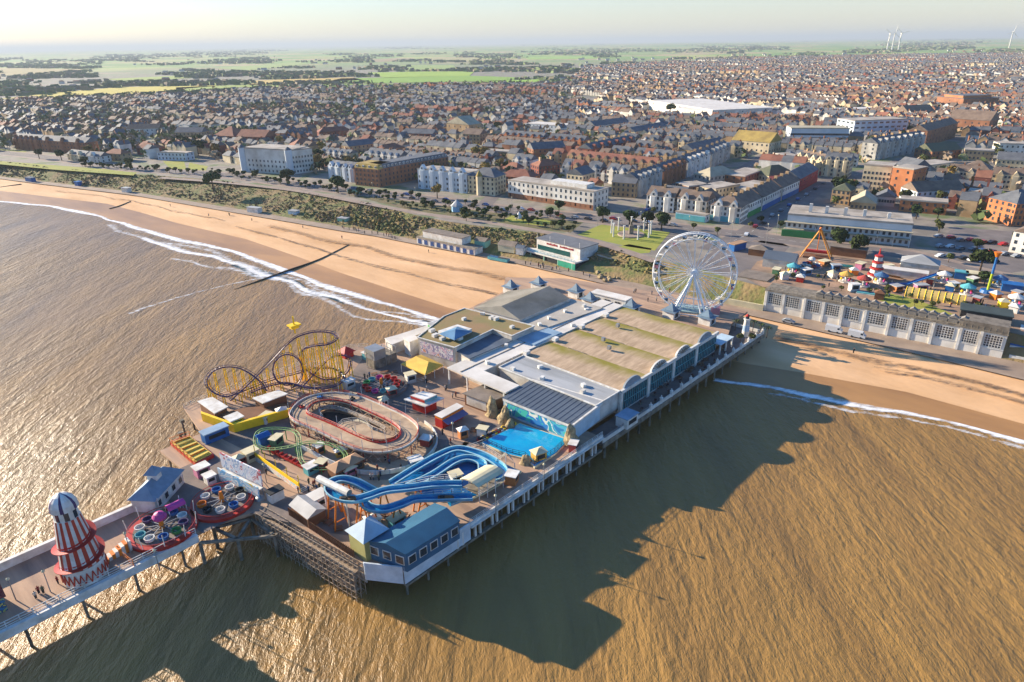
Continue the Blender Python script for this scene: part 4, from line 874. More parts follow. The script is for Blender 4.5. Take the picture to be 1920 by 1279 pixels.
def windows_on(T, A, B, z0, z1, n, w_, out=.06, m=None, frame=True, mar=0.0, name='window'):
    A = Vector((A[0],A[1],0)); B = Vector((B[0],B[1],0)); L_ = (B-A).length; d = (B-A)/L_; e = Vector((d.y,-d.x,0))
    if e.dot(-A) < 0: e = -e
    ang = math.atan2(d.y, d.x)-T.rot
    mb = MB(); mb.box(-w_/2-.15,-.05,-(z1-z0)/2-.15,w_/2+.15,.05,(z1-z0)/2+.15); gl = MB(); gl.box(-w_/2,-.09,-(z1-z0)/2,w_/2,.09,(z1-z0)/2)
    first = None
    for i in range(n):
        c = A+d*(mar+(L_-2*mar)*(i+.5)/n)+e*out; loc = T.l((c.x,c.y,(z0+z1)/2))
        if first is None:
            if frame: first = T.part(name, mb, m_white); T.part('pane', gl, m or m_glass, first)
            else: first = T.part(name, gl, m or m_glass)
            first.location = loc; first.rotation_euler = (0,0,ang)
        else: clone(first, T.o, loc, (0,0,ang))
windows_on(bb_, FT[0], FT[1], 8.6, 10.2, 3, 1.6); windows_on(bb_, FT[1], FT[2], 8.6, 10.2, 5, 1.5)
tu = Thing('corner_turret', 'olive walled square turret with a pyramid roof half white and half blue in shade', 'turret', P(688,1012,11.8), PA)
c = P(688,993,11.8); c.z = DK; T = tu; lc = tu.l(c); s = 2.5
mb = MB(); mb.box(lc.x-s,lc.y-s,DK-11.8,lc.x+s,lc.y+s,0); tu.part('wall', mb, mat('olive_wall', '#a59e62', .8)); mb = MB(); mb.pyr(lc.x-s,lc.y-s,lc.x+s,lc.y+s,0,2.6,.5); tu.part('roof', mb, mat('turret_roof', '#9fb4c0', .5))
# --- helter skelter
hs = Thing('helter_skelter', 'tall helter skelter tower with red and white stripes, a spiral slide and a domed top', 'helter skelter', P(162,1076,DK), PA)
m_str = [m_white, mat('helter_red', '#b8402c', .5)]
mb = MB(); n = 28
mb.lathe([(3.7,0),(3.6,3.4)], n, mfun=lambda k,i: 0); hs.part('base_wall', mb, [m_white, m_str[1]])
mb = MB()
for i in range(24):
    a0_ = 2*math.pi*i/24; a1 = 2*math.pi*(i+1)/24; am = (a0_+a1)/2; z0_, z1_ = .5, 2.6; r_ = 3.73
    P0 = [(r_*math.cos(a0_), r_*math.sin(a0_), z0_), (r_*math.cos(am), r_*math.sin(am), z1_)], [(r_*math.cos(am), r_*math.sin(am), z1_), (r_*math.cos(a1), r_*math.sin(a1), z0_)]
    for a, b in P0: mb.bar(a, b, .13, 4)
hs.part('zigzag_trim', mb, m_str[1])
mb = MB(); mb.lathe([(3.5,3.4),(2.8,8.5),(2.1,13.2)], 28, mfun=lambda k,i: i%2); mb.f.append(tuple(range(56,84))); mb.mi.append(0); hs.part('tower', mb, m_str)
mb = MB(); mb.lathe([(2.0,13.2),(1.95,15)], 16, mfun=lambda k,i: 1 if i%2 else 0); hs.part('gallery', mb, [m_white, m_glass])
mb = MB(); mb.lathe([(2.3,15.0),(2.2,16.0),(1.8,16.9),(1.1,17.6),(.4,17.9),(0.01,18.2)], 24, mfun=lambda k,i: 1 if i%4 == 0 else 0); hs.part('dome', mb, [m_white, m_purp])
sl = []
for i in range(110):
    t = i/109; a = 2.2-t*2*math.pi*2.15; z = lerp(10.6,2.2,t); r_ = lerp(2.5,3.6,t)+.45; sl.append(Vector((r_*math.cos(a), r_*math.sin(a), z)))
mb = MB(); mb.sweep(sl, [(-.5,0),(.45,0),(.45,.5),(.55,.5),(.55,-.12),(-.5,-.12),(-.5,0)]); hs.part('slide', mb, m_red)
mb = MB(); e1 = sl[-1]; 
for i in range(3): pass
st = Thing('helter_steps', 'zigzag orange striped steps and ramp at the foot of the helter skelter', 'steps', P(222,1040,DK), PA)
for i in range(9): mb = MB(); mb.box(-3+.6*i,-.8,0,-2.4+.6*i,.8,.3+.25*i); st.part('step', mb, m_org if i%2 else m_white)
rail(st, 'railing', [P(232,1046,DK),P(252,1062,DK)], DK, 1.4, m_org); 
# --- cup ride with purple hood
def spin_ride(name, label, px, py, r_, n, hub, cols, base, z=DK, posts=True, hood=True):
    T = Thing(name, label, 'ride', P(px,py,z), PA); mb = MB(); mb.cyl(0,0,0,.7,r_,r_,28); T.part('platform', mb, base); mb = MB(); mb.cyl(0,0,.7,.8,r_*.82,r_*.82,28); T.part('floor', mb, m_dasph)
    mb = MB(); mb.cyl(0,0,.8,3.2,.6,.3,10); T.part('hub', mb, m_org)
    if hood: mb = MB(); mb.lathe([(.1,4.6),(.9,4.3),(1.4,3.6),(1.3,3.1)], 14); T.part('hub_hood', mb, hub)
    for i in range(n):
        a = 2*math.pi*i/n; x, y = r_*.62*math.cos(a), r_*.62*math.sin(a); mb = MB(); mb.lathe([(.35,.8),(.9,1.0),(1.0,1.7),(.85,1.7),(.8,1.15),(.01,1.1)], 12, x, y); T.part('car', mb, cols[i%len(cols)])
        mb = MB(); mb.bar((0,0,1.4),(x,y,1.2),.1,4); T.part('arm', mb, m_steel)
    if posts:
        for i in range(10): a = 2*math.pi*i/10; mb = MB(); mb.bar((r_*.97*math.cos(a), r_*.97*math.sin(a), .6),(r_*1.02*math.cos(a), r_*1.02*math.sin(a), 3.6),.09,4); T.part('post', mb, m_white)
    mb = MB()
    for i in range(28): a, b = 2*math.pi*i/28, 2*math.pi*(i+1)/28; mb.bar((r_*.95*math.cos(a), r_*.95*math.sin(a), 1.5),(r_*.95*math.cos(b), r_*.95*math.sin(b), 1.5),.07,4)
    T.part('railing', mb, base); return T
spin_ride('spinning_ride', 'round red spinning ride with a purple hub hood and coloured tubs beside the helter skelter', 306,995,6.6,10,m_purp if False else m_pink,[m_white,m_blue,m_green,m_purp,m_white,m_teal],m_red)
spin_ride('spinning_ride', 'oval red platform ride with dark and white cars in front of the funfair facade', 418,945,6.4,9,m_white,[m_dark,m_white,m_blue,m_white,m_org],m_red, posts=False, hood=False)
spin_ride('spinning_ride', 'cluster of red and pink tubs on a dark round floor beyond the kart track', 716,728,7.2,12,m_green,[m_red,m_red,m_pink,m_teal,m_green],m_dasph, posts=False, hood=False)
cp = Thing('striped_canopy', 'small curved purple canopy over the entrance of the round red spinning ride', 'canopy', P(333,965,DK), PA)
mb = MB(); mb.sweep([(-1.8,0,2.8),(0,0,2.8),(1.8,0,2.8)], [(-1.1,-.5),(-.7,.1),(0,.35),(.7,.1),(1.1,-.5)]); cp.part('roof', mb, m_pink)
for x in (-1.7,1.7):
    for y in (-1,1): mb = MB(); mb.bar((x,y,0),(x,y,2.4),.07,4); cp.part('post', mb, m_white)
# --- painted funfair facade
ff = Thing('ride_facade', 'tall two tier painted funfair backdrop with stripes behind the red platform ride', 'backdrop', P(450,920,DK), 0)
A, B = P(414,900,DK), P(489,938,DK); d = (B-A).normalized(); e = Vector((-d.y,d.x,0)); e = e if e.dot(A) > 0 else -e
facebox(ff, A, B, DK, DK+3.4, .25, mu_kid, 'lower_board'); facebox(ff, A+e*1.2, B+e*1.2, DK+3.0, DK+6.8, .25, mu_fun, 'upper_board')
for t in (.05,.35,.65,.95): p = A.lerp(B,t)+e*1.4; mb = ff.mb(); mb.bar(p, p+Vector((0,0,5.8)), .1, 4, True); mb.bar(p+e*2, p+Vector((0,0,4.5)), .08, 4, True); ff.part('brace', mb, m_steel)
mb = ff.mb(); mb.prism([A,B,B+e*1.2,A+e*1.2], DK+2.5, DK+2.62, True); ff.part('ledge', mb, m_white)
# --- lodge with cupola
A, B = P(295,962,DK), P(346,905,DK); lo = Thing('pier_lodge', 'white pier lodge with blue grey hipped roof and cupola at the start of the arm', 'building', A.lerp(B,.5), math.atan2(B.y-A.y,B.x-A.x))
Ll = (B-A).length; mb = MB(); mb.box(-Ll/2,0,0,Ll/2,5.2,3.2); lo.part('wall', mb, m_white); m_lr = mat('lodge_roof', '#7d919f', .6, '#697c8a', .4)
mb = MB(); mb.gable(-Ll/2,0,Ll/2,5.2,3.2,2.4,'x',.5,hip=2.6); lo.part('roof', mb, m_lr); windows_on(lo, A, B, DK+1, DK+2.3, 4, 1.1)
mb = MB(); mb.box(-1,1.6,4.6,1,3.6,6.4); q = lo.part('cupola', mb, m_white); mb = MB(); mb.pyr(-1,1.6,1,3.6,6.4,1.7,.5); lo.part('cupola_roof', mb, m_lr, q)
# --- yellow trampoline deck, tents, kiosks
ty = Thing('trampoline_deck', 'low yellow padded play deck with red borders by the sea edge near the lodge', 'play deck', P(360,850,DK), PA)
q = [P(320,835,DK),P(357,822,DK),P(402,858,DK),P(368,876,DK)]; mb = ty.mb(); mb.prism(q, DK+.02, DK+.9, True); ty.part('frame', mb, m_red); c = centre(q)
mb = ty.mb(); mb.prism([p.lerp(c,.08) for p in q], DK+.9, DK+1.05, True); ty.part('pad', mb, mat('yellow_pad', '#d8b84a', .6))
for i in range(6): a = q[0].lerp(q[3],.1+.16*i); b = q[1].lerp(q[2],.1+.16*i); mb = ty.mb(); mb.bar(a.lerp(b,.1)+Vector((0,0,1.15)), b.lerp(a,.1)+Vector((0,0,1.15)), .22, 6, True); ty.part('roll', mb, mat('yellow_pad', '#d8b84a') if i%2 else m_org)
rail(ty, 'railing', [q[1],q[0],q[3]], DK, 2.0, m_org)
tt = Thing('yellow_marquee', 'pale yellow peaked fabric marquee standing open sided near the white colonnade', 'tent', P(795,690,DK), PA)
q = [P(752,682,9.8),P(790,665,9.8),P(831,684,9.8),P(797,702,9.8)]; r1, r2 = q[0].lerp(q[1],.5).lerp(centre(q),.45)+Vector((0,0,1.7)), q[2].lerp(q[3],.5).lerp(centre(q),.45)+Vector((0,0,1.7))
mb = tt.mb(); mb.add(q+[r1,r2]+[p-Vector((0,0,.35)) for p in q], [(0,4,1),(1,4,5,2),(2,5,3),(3,5,4,0),(0,1,7,6),(1,2,8,7),(2,3,9,8),(3,0,6,9)], True); tt.part('fabric', mb, mat('marquee_yellow', '#e0b64a', .7))
for i,p in enumerate(q): mb = tt.mb(); mb.bar(Vector((p.x,p.y,DK)), p, .1, 5, True); tt.part('post', mb, m_white)
for p in (q[3].lerp(q[0],.5), q[3].lerp(q[2],.5)): mb = tt.mb(); mb.bar(Vector((p.x,p.y,DK)), p, .1, 5, True); tt.part('post', mb, m_white)
k1 = Thing('food_kiosk', 'square red food kiosk under a wide white canopy with a turquoise box sign on top', 'kiosk', P(798,765,DK), PA)
q = [P(757,748,10.2),P(793,736,10.2),P(833,746,10.2),P(797,762,10.2)]; c = centre(q); mb = k1.mb(); mb.prism(q, 9.9, 10.2, True); k1.part('canopy', mb, m_white); mb = k1.mb(); mb.prism([p.lerp(c,.4) for p in q], DK, 9.9, True); k1.part('wall', mb, m_red)
mb = k1.mb(); qq = [p.lerp(c,.35) for p in q]; mb.prism(qq, 10.2, 11.3, True); k1.part('roof_sign', mb, m_white); facebox(k1, qq[3], qq[0], 10.4, 11.1, .1, m_red, 'sign_board'); facebox(k1, qq[3], qq[2], 10.4, 11.1, .1, m_teal, 'sign_board')
for p in q: p = p.lerp(c,.06); mb = k1.mb(); mb.bar(Vector((p.x,p.y,DK)), p, .08, 4, True); k1.part('post', mb, m_white)
k2 = Thing('snack_bar', 'long snack bar with an orange fascia, white roof and lilac awning', 'kiosk', P(845,785,DK), PA)
q = [P(815,778,10.2),P(856,757,10.2),P(868,763,10.2),P(829,784,10.2)]; mb = k2.mb(); mb.prism(q, DK, 9.5, True); k2.part('wall', mb, m_red); mb = k2.mb(); mb.prism(q, 9.5, 10.2, True); k2.part('fascia', mb, m_org); c = centre(q); mb = k2.mb(); mb.prism([p+(p-c)*.05 for p in q], 10.2, 10.35, True); k2.part('roof', mb, m_rw)
a, b = q[3], q[2]; e = (b-a).cross(Vector((0,0,1))).normalized(); e = e if e.dot(a) < 0 else -e; mb = k2.mb(); mb.add([a-Vector((0,0,.7)),b-Vector((0,0,.7)),b+e*2-Vector((0,0,1.3)),a+e*2-Vector((0,0,1.3))], [(0,1,2,3),(3,2,1,0)], True); k2.part('awning', mb, mat('lilac_awning', '#9a92b8', .8))
cr_ = Thing('climbing_ride', 'dark scaffolded attraction with grey cladding left of the yellow marquee', 'ride', P(722,680,DK), PA)
mb = MB(); mb.box(-5,-2,0,3,2.5,3.0); cr_.part('enclosure', mb, m_conc); mb = MB(); mb.box(-5.2,-2.2,3,-1,2.7,6.0); cr_.part('tower', mb, m_steel)
for x in (-1,1,3): mb = MB(); mb.bar((x,-2,0),(x,-2,5),.12,4); mb.bar((x,2.5,0),(x,2.5,5),.12,4); mb.bar((x,-2,5),(x,2.5,5),.12,4); cr_.part('frame', mb, m_steel)
rh = Thing('small_tent', 'little bright red peaked tent by the landward end of the roller coaster', 'tent', P(650,668,DK), PA); mb = MB(); mb.box(-1.6,-1.6,0,1.6,1.6,1.8); rh.part('wall', mb, m_red); mb = MB(); mb.pyr(-1.8,-1.8,1.8,1.8,1.8,1.6,.4); rh.part('roof', mb, m_red)
quickbox('pay_box', 'small white pay box between the kart track and the spinning tubs', 'booth', 655,727,3,2,2.4,m_white,m_white,0)
quickbox('pay_box', 'small white pay box behind the terrace wall at the step of the pier edge', 'booth', 1175,795,5,3.5,2.8,m_white,mat('pale_blue_roof','#8fa6b8'),0,z=5.2)
ht = Thing('arm_hut', 'long hut with red roof and blue painted front at the near end of the arm', 'hut', UV(-56,46,DK), PA)
mb = MB(); mb.box(-8,-2.5,0,4,2.5,3.0); ht.part('wall', mb, mural('mural_hut', ['#1f5a86','#2a7aa0','#1d4a6a','#c8b84a','#3f8f8a'], .7, 7)); mb = MB(); mb.gable(-8,-2.5,4,2.5,3.0,1.5,'x',.4); ht.part('roof', mb, mat('red_roof', '#8c4238', .8))
# --- lamps, barriers, people on the pier
def lamp_proto(h=4.5):
    T = Thing('lamp_post', 'lamp', 'lamp post', (0,0,0), 0); mb = MB(); mb.cyl(0,0,0,h,.11,.07,6); T.part('post', mb, m_steel); mb = MB(); mb.lathe([(.05,h),(.28,h+.1),(.3,h+.35),(.1,h+.6)], 8); T.part('lantern', mb, m_cream); return T
LP = None; lamps = [(245,1037,'globe lamp post between the helter skelter and the round red ride'),(300,900+170,'globe lamp post at the railing below the round red ride'),(95,1110,'globe lamp post left of the helter skelter'),(30,1125,'globe lamp post beside the blue painted hut on the arm'),(500,905,'lamp post on the open planks in front of the yellow billboard'),(850,825,'lamp post on the walkway between kart track and pool'),(640,720,'lamp post behind the kart track'),(1020,905,'lamp post on the sea edge walkway beside the flume station'),(930,965,'lamp post on the sea edge walkway next to the blue pavilion'),(690,690,'lamp post behind the spinning tubs')]
for x,y,l in lamps:
    if LP is None: LP = lamp_proto(); LP.o.location = P(x,y,DK); LP.o['label'] = l; LP.o['group'] = 'lamp posts on the pier'
    else: dup(LP, P(x,y,DK), 0, l)
# ================================================================ SHORE, WHEEL, AMUSEMENT PARK
# --- trees
def leaf_mat(name, c1, c2): return mat(name, c1, .9, c2, .5, objvar=.28, thr=(.4,.6), spec=.15)
m_leafs = [leaf_mat('leaf_dark', '#3d4a24', '#2c371c'), leaf_mat('leaf_olive', '#5d5f30', '#454a26'), leaf_mat('twig_brown', '#75624c', '#5c4c3a'), leaf_mat('leaf_gold', '#94793f', '#76642f')]
m_bark = mat('bark', '#57473a', .95)
def crown_mb(r, h, n, leaf, seed, squash=.75, mb=None, c=(0,0,0)):
    rr = random.Random(seed); mb = mb or MB(); vs = []; fs = []
    lobes = [(Vector((rr.uniform(-.5,.5)*r, rr.uniform(-.5,.5)*r, h+rr.uniform(-.3,.35)*r)), rr.uniform(.4,.65)*r) for _ in range(7)]
    for _ in range(n):
        lc, lr = rr.choice(lobes); d = Vector((rr.gauss(0,1), rr.gauss(0,1), rr.gauss(0,1))).normalized()*lr*rr.uniform(.6,1.05); d.z *= squash
        p = lc+d+Vector(c); nrm = (d.normalized()+Vector((rr.gauss(0,.5),rr.gauss(0,.5),rr.gauss(0,.5)))).normalized()
        t = nrm.cross(Vector((rr.gauss(0,1),rr.gauss(0,1),rr.gauss(0,1)))).normalized(); b = nrm.cross(t); s = leaf*rr.uniform(.6,1.2); o = len(vs)
        vs += [p+t*s, p+b*s*.8, p-t*s, p-b*s*.8]; fs.append((o,o+1,o+2,o+3))
    mb.add(vs, fs); return mb
def tree_proto(kind, mi, h, r, n, leaf, seed):
    T = Thing(('round_tree','bushy_tree','bare_tree','golden_tree')[kind], 'x', 'tree', (0,-900,0)); th = h-r*.75
    mb = MB(); mb.cyl(0,0,-.3,th,.045*h,.03*h,7); 
    for i in range(4): a = i*1.6+seed; mb.bar((0,0,th*.7),(r*.45*math.cos(a),r*.45*math.sin(a),h-r*.3),.018*h,4)
    T.part('trunk', mb, m_bark); T.part('crown', crown_mb(r, h-r*.55, n, leaf, seed), m_leafs[mi]); return T
TP = [tree_proto(0,0,7,3.4,620,.62,1), tree_proto(0,0,8,4,700,.7,2), tree_proto(1,1,6,2.8,420,.6,3), tree_proto(2,2,8,3.2,330,.42,4), tree_proto(3,3,9,3.8,480,.6,5), tree_proto(1,1,5,2.6,360,.6,6)]
TREE_USED = [False]*6
def tree(k, p, label, s=1.0, group=None):
    global TP
    if not TREE_USED[k]:
        TREE_USED[k] = True; o = TP[k].o; o.location = p; o.scale = (s,)*3; o['label'] = label
        if group: o['group'] = group
        return o
    return dup(TP[k], p, random.random()*6, label, group, s)
random.seed(21)
for k, x, y, s, l in [(0,1130,418,1.15,'round dark evergreen tree left of the memorial, nearest the long white hotel'),(0,1180,424,1.1,'round dark evergreen tree directly behind the memorial pillars'),(1,1213,428,1.0,'wide dark evergreen tree right of the memorial, left one of a touching pair'),(1,1240,432,1.1,'wide dark evergreen tree right of the memorial, right one of a touching pair'),
  (1,1568,468,1.15,'dark bushy tree before the veranda hotel, nearest the orange swing ride'),(1,1608,480,1.1,'dark bushy tree before the veranda hotel, right of its neighbour'),(1,1836,512,1.15,'dark tree beside the tall blue and green tower ride'),(0,1845,535,.7,'smaller dark tree at the foot of the tower ride'),
  (1,634,362,1.3,'broad dark evergreen tree at the cliff top garden below the villas'),(1,400,355,1.35,'dark evergreen tree left of the pale curved hotel'),(1,540,345,1.2,'dark evergreen in front of the pale hotel right wing'),(4,820,372,.9,'low spreading pine in front of the blue white hotel'),(1,330,290,1.5,'tallest dark evergreen behind the walled lawn'),(1,372,292,1.6,'broad dark evergreen beside the tallest one behind the walled lawn'),(1,350,282,1.4,'dark evergreen at the back of the clump behind the walled lawn'),
  (0,74,298,1.1,'round clipped evergreen left of the pair by the gabled terrace'),(0,116,301,1.2,'round clipped evergreen right of the pair by the gabled terrace'),(0,160,312,1.0,'round evergreen on its own by the cliff top road'),(2,245,318,1.4,'evergreen shrub tree beside the white bungalow'),(0,1048,398,.9,'dark tree at the road before the white hotel end'),(1,1257,215,1.6,'tall dark tree standing against the white warehouse wall'),(4,1060,222,1.5,'golden brown tree near the top of the terraced street'),(1,962,285,1.3,'dark green tree in the middle of the town roofs')]:
    tree(k, P(x,y,zT), l, s)
# small garden trees and bushes along the cliff top
gpos = []
for x in range(150, 1080, 7):
    yt = interp([(150,308),(420,318),(640,350),(880,382),(1010,398)], x); yb = interp(CLIFF, x)-6
    if yb-yt < 4: continue
    for _ in range(2):
        yy = random.uniform(yt+2.5, yb); xx = x+random.uniform(-6,6)
        if 300 < xx < 395 and yy < 322: continue
        gpos.append((xx, yy))
side = lambda x: 'in the gardens below the pale curved hotel' if x < 600 else ('in the gardens below the brick mansard hotel' if x < 760 else 'in the gardens below the blue white hotel')
for i, (x, y) in enumerate(random.sample(gpos, len(gpos))[:210]):
    k = random.choice((2,5,2,5,0)); nm = {2:'olive green bushy tree',5:'low olive green bush',0:'small round dark tree'}[k]
    if x < 300: sd_ = 'on the cliff top by the bungalows'
    else: sd_ = side(x)
    tree(k, P(x,y,zT), nm+' '+sd_, random.uniform(.35,.7), 'bushes in the cliff top gardens')
# scrub on the slope: ground cover nobody could count
mb = MB(); rr = random.Random(5)
for i in range(5200):
    x = rr.uniform(-60, 1240); t = rr.uniform(.08,.97); y = lerp(interp(PROM_I,x), interp(CLIFF,x), t)
    if 780 < x and t < .45: continue
    if x > 1080 and rr.random() < .5: continue
    p = P(x, y, 4+7*t); p.z -= .2; s = rr.uniform(.4,1.2)*(.7+.8*max(0,_n.noise(p*.04)+.4)); mb.m = 0 if rr.random() < .5+_n.noise(p*.05) else (1 if rr.random()<.6 else 2)
    for j in range(5):
        d = Vector((rr.gauss(0,1), rr.gauss(0,1), abs(rr.gauss(0,1)))).normalized(); c = p+d*s*.8; t1 = d.cross(Vector((rr.gauss(0,1),rr.gauss(0,1),.3))).normalized(); b1 = d.cross(t1)
        mb.add([c+t1*s*.5, c+b1*s*.5, c-t1*s*.5, c-b1*s*.5], [(0,1,2,3)])
tag(mb.build('scrub', [mat('scrub_brown','#86704f',.95,'#6b5940',.1), mat('scrub_olive','#6c6d3c',.95,'#555a30',.1), mat('scrub_gold','#a08a52',.95,'#86703f',.1)]), 'brown and green scrub covering the slope between promenade and cliff top', 'scrub', kind='stuff')
# --- observation wheel
wc = P(1302,512,21.0); wh = Thing('observation_wheel', 'large white observation wheel with enclosed cabins standing at the root of the pier', 'ferris wheel', (wc.x,wc.y,6.6), R(-20))
RW = 14.3; hz = 21-6.6; m_wh = mat('wheel_white', '#f0f0ec', .5); NS = 24
def wp(a, r, y): return (r*math.cos(a), y, hz+r*math.sin(a))
mb = MB()
for y in (-1.1,1.1):
    for r_, t in ((RW,.22),(RW-1.9,.18)): mb.tube([wp(2*math.pi*i/72,r_,y) for i in range(72)], t, 5, True)
for i in range(72):
    a = 2*math.pi*i/72; mb.bar(wp(a,RW,-1.1 if i%2 else 1.1), wp(a+2*math.pi/72,RW-1.9,-1.1 if i%2 else 1.1), .06, 3)
    if i%3 == 0: mb.bar(wp(a,RW,-1.1), wp(a,RW,1.1), .07, 3)
wh.part('rim', mb, m_wh)
for i in range(NS):
    a = 2*math.pi*(i+.25)/NS
    for y in (-1,1): mb = MB(); mb.bar((0,y*1.6,hz), wp(a,RW-1.9,y*1.1), .12, 4); wh.part('spoke', mb, m_wh)
mb = MB(); mb.v = []; 
for y0,y1,r_ in ((-2.2,2.2,1.0),): mb.bar((0,y0,hz),(0,y1,hz),r_,14)
wh.part('hub', mb, m_wh)
for i in range(NS):
    a = 2*math.pi*(i+.25)/NS; x, _, z = wp(a, RW-.7, 0); mb = MB(); mb.box(x-.6,-.75,z-1.9,x+.6,.75,z-.9); c_ = wh.part('cabin', mb, (m_white,m_cream,mat('cabin_pink','#c9838a',.5))[i%3]); mb = MB(); mb.box(x-.62,-.6,z-.9,x+.62,.6,z-.4); mb.box(x-.7,-.8,z-.4,x+.7,.8,z-.25); wh.part('cabin_roof', mb, m_glass if i%2 else m_white, c_)
for y in (-1,1):
    for x in (-6.0,-4.2,4.2,6.0): mb = MB(); mb.bar((x,y*5.2,0),(0,y*2.3,hz),.34 if abs(x)>5 else .24,6); wh.part('leg', mb, m_wh)
    mb = MB(); mb.bar((-6.5,y*5.2,.4),(6.5,y*5.2,.4),.3,4); wh.part('base_beam', mb, m_wh)
    mb = MB(); mb.bar((-3.3,y*3.9,6.2),(3.3,y*3.9,6.2),.15,4); wh.part('cross_brace', mb, m_wh)
mb = MB(); mb.box(-7,-3.4,0,7,3.4,1.0); wh.part('platform', mb, mat('wheel_platform','#8fa9ab',.6)); mb = MB(); mb.box(7,-2,0,10,2,2.6); wh.part('control_cabin', mb, mat('cabin_pink','#c9838a',.5))
# --- white arched-window building along the lower promenade
A, B = P(1430,581,4), P(1877,672,4); LL = (B-A).length; hb = 8.8
pb = Thing('promenade_building', 'very long white promenade building with eleven big gridded windows and a railed roof terrace', 'building', (A.x,A.y,4), math.atan2(B.y-A.y,B.x-A.x))
mb = MB(); mb.box(0,0,0,LL,9,hb-1.2); pb.part('wall', mb, mat('cream_render', '#e2dacb', .8, '#cfc5b3', .2)); mb = MB(); mb.box(-.2,-.3,hb-1.2,LL+.2,9.2,hb-.8); pb.part('roof', mb, m_conc)
bays = [(1434,1465),(1466,1498),(1505,1537),(1540,1573),(1575,1610),(1617,1657),(1662,1700),(1703,1740),(1743,1786),(1793,1829),(1832,1876)]
def tx(px): # abscissa along the wall for a picture x at the wall foot
    p = P(px, interp([(1430,581),(1877,672)], px), 4); return pb.l(p).x
first = None
for i, (a, b) in enumerate(bays):
    x0, x1 = tx(a), tx(b); w_ = (x1-x0)*.74; xc = (x0+x1)/2; z0, z1 = 3.0, 6.9
    mb = MB(); mb.box(xc-w_/2,-.04,z0,xc+w_/2,.02,z1); wd = pb.part('window', mb, m_glass); mb = MB()
    for j in range(7): xx = xc-w_/2+w_*j/6; mb.box(xx-.08,-.14,z0,xx+.08,-.05,z1)
    for j in range(6): zz = z0+(z1-z0)*j/5; mb.box(xc-w_/2,-.12,zz-.07,xc+w_/2,-.05,zz+.07)
    if i in (7,8,9,10): mb.box(xc-w_/2,-.16,z0,xc+w_/2,-.13,z0+.01)
    pb.part('glazing_bars', mb, m_white, wd)
    mb = MB(); mb.box(x0-.5,-.45 if i%2 == 0 else -.25,0,x0+.25,0,hb-1.2); pb.part('pilaster', mb, m_white)
mb = MB(); mb.box(0,-.15,2.5,LL,0,2.75); pb.part('string_course', mb, m_white)
rail(pb, 'roof_railing', [A+Vector((0,0,0)), B], 4+hb-.8, 1.2, m_conc, step=1.6, r=.05)
mb = MB(); xs = tx(1520); n = 0
while xs < tx(1790): mb = MB(); mb.gable(xs,1.4,xs+2.6,3.2,hb+.9,.9,'y',.1); mb.box(xs+.1,1.5,hb-.8,xs+2.5,3.1,hb+.9); pb.part('roof_shelter', mb, mat('shelter_grey','#8b8378',.8)); xs += 2.9
mb = MB(); mb.box(tx(1793),0,hb-.8,LL,7,hb+1.4); pb.part('upper_parapet', mb, mat('weathered_grey', '#857a6b', .9, '#5f574c', .5))
eb = Thing('end_wall_building', 'low cream flat roofed building joined to the left end of the long white promenade building', 'building', P(1408,560,4), pb.rot)
mb = MB(); mb.box(-7,2,0,4.5,12,7.2); eb.part('wall', mb, m_cream); mb = MB(); mb.box(-7.2,1.8,7.2,4.7,12.2,7.5); eb.part('roof', mb, m_felt)
ws = Thing('sea_wall', 'low pale retaining wall along the lower promenade behind the wheel', 'wall', P(1400,575,4), pb.rot); mb = ws.mb(); a, b = P(1340,566,4), P(1430,583,4); mb.prism([a,b,b+Vector((.3,.5,0)),a+Vector((.3,.5,0))], 4, 6.2, True); ws.part('wall', mb, m_cream)
re_ = Thing('beach_office', 'low blue and white painted building right of the long promenade building', 'building', B+Vector((1,0,0)), pb.rot)
mb = MB(); mb.box(.5,2,0,30,9,4); re_.part('wall', mb, mat('pale_blue_wall','#b9cdd6',.7)); mb = MB(); mb.box(.4,1.8,4,30.2,9.2,4.3); re_.part('roof', mb, m_blue); mb = MB(); mb.box(1,-.2,0,34,0,1.6); re_.part('yard_wall', mb, m_white); mb = MB(); mb.box(2,9.5,3,26,14,7.2); re_.part('upper_block', mb, m_white)
# amusement park ground on the building's landward side
parkpx = [(1395,520),(1430,538),(1887,622),(2100,668),(2100,560),(1900,540),(1760,495),(1640,478),(1500,470),(1420,490)]
sheet('park_ground', parkpx, zT+.06, mat('park_paving', '#a8876c', .9, '#7f6a58', .15)); sheet('crazy_golf_lawn', [(1660,548),(1720,562),(1790,590),(1760,600),(1690,578),(1640,560)], zT+.1, m_lawn)
ZP = zT+.06
def thingbox(name, label, cat, px, py, L_, W_, H_, m, rm, roof='flat', z=ZP, rot=-.55, over=.3): 
    T = Thing(name, label, cat, P(px,py,z), rot); mb = MB(); mb.box(-L_/2,-W_/2,0,L_/2,W_/2,H_); T.part('wall', mb, m); mb = MB()
    if roof == 'flat': mb.box(-L_/2-over,-W_/2-over,H_,L_/2+over,W_/2+over,H_+.3)
    elif roof == 'pyr': mb.pyr(-L_/2,-W_/2,L_/2,W_/2,H_,W_*.35)
    else: mb.gable(-L_/2,-W_/2,L_/2,W_/2,H_,W_*.28)
    T.part('roof', mb, rm); return T
sw = Thing('swing_ride', 'tall orange A frame swing ride standing behind the dark gabled pavilion', 'ride', P(1530,482,ZP), -.5)
for x in (-1,1):
    for s in (-1,1): mb = MB(); mb.bar((s*6,x*3,0),(0,x*1.2,12),.24,6); sw.part('leg', mb, mat('swing_orange','#cf8a2a',.6))
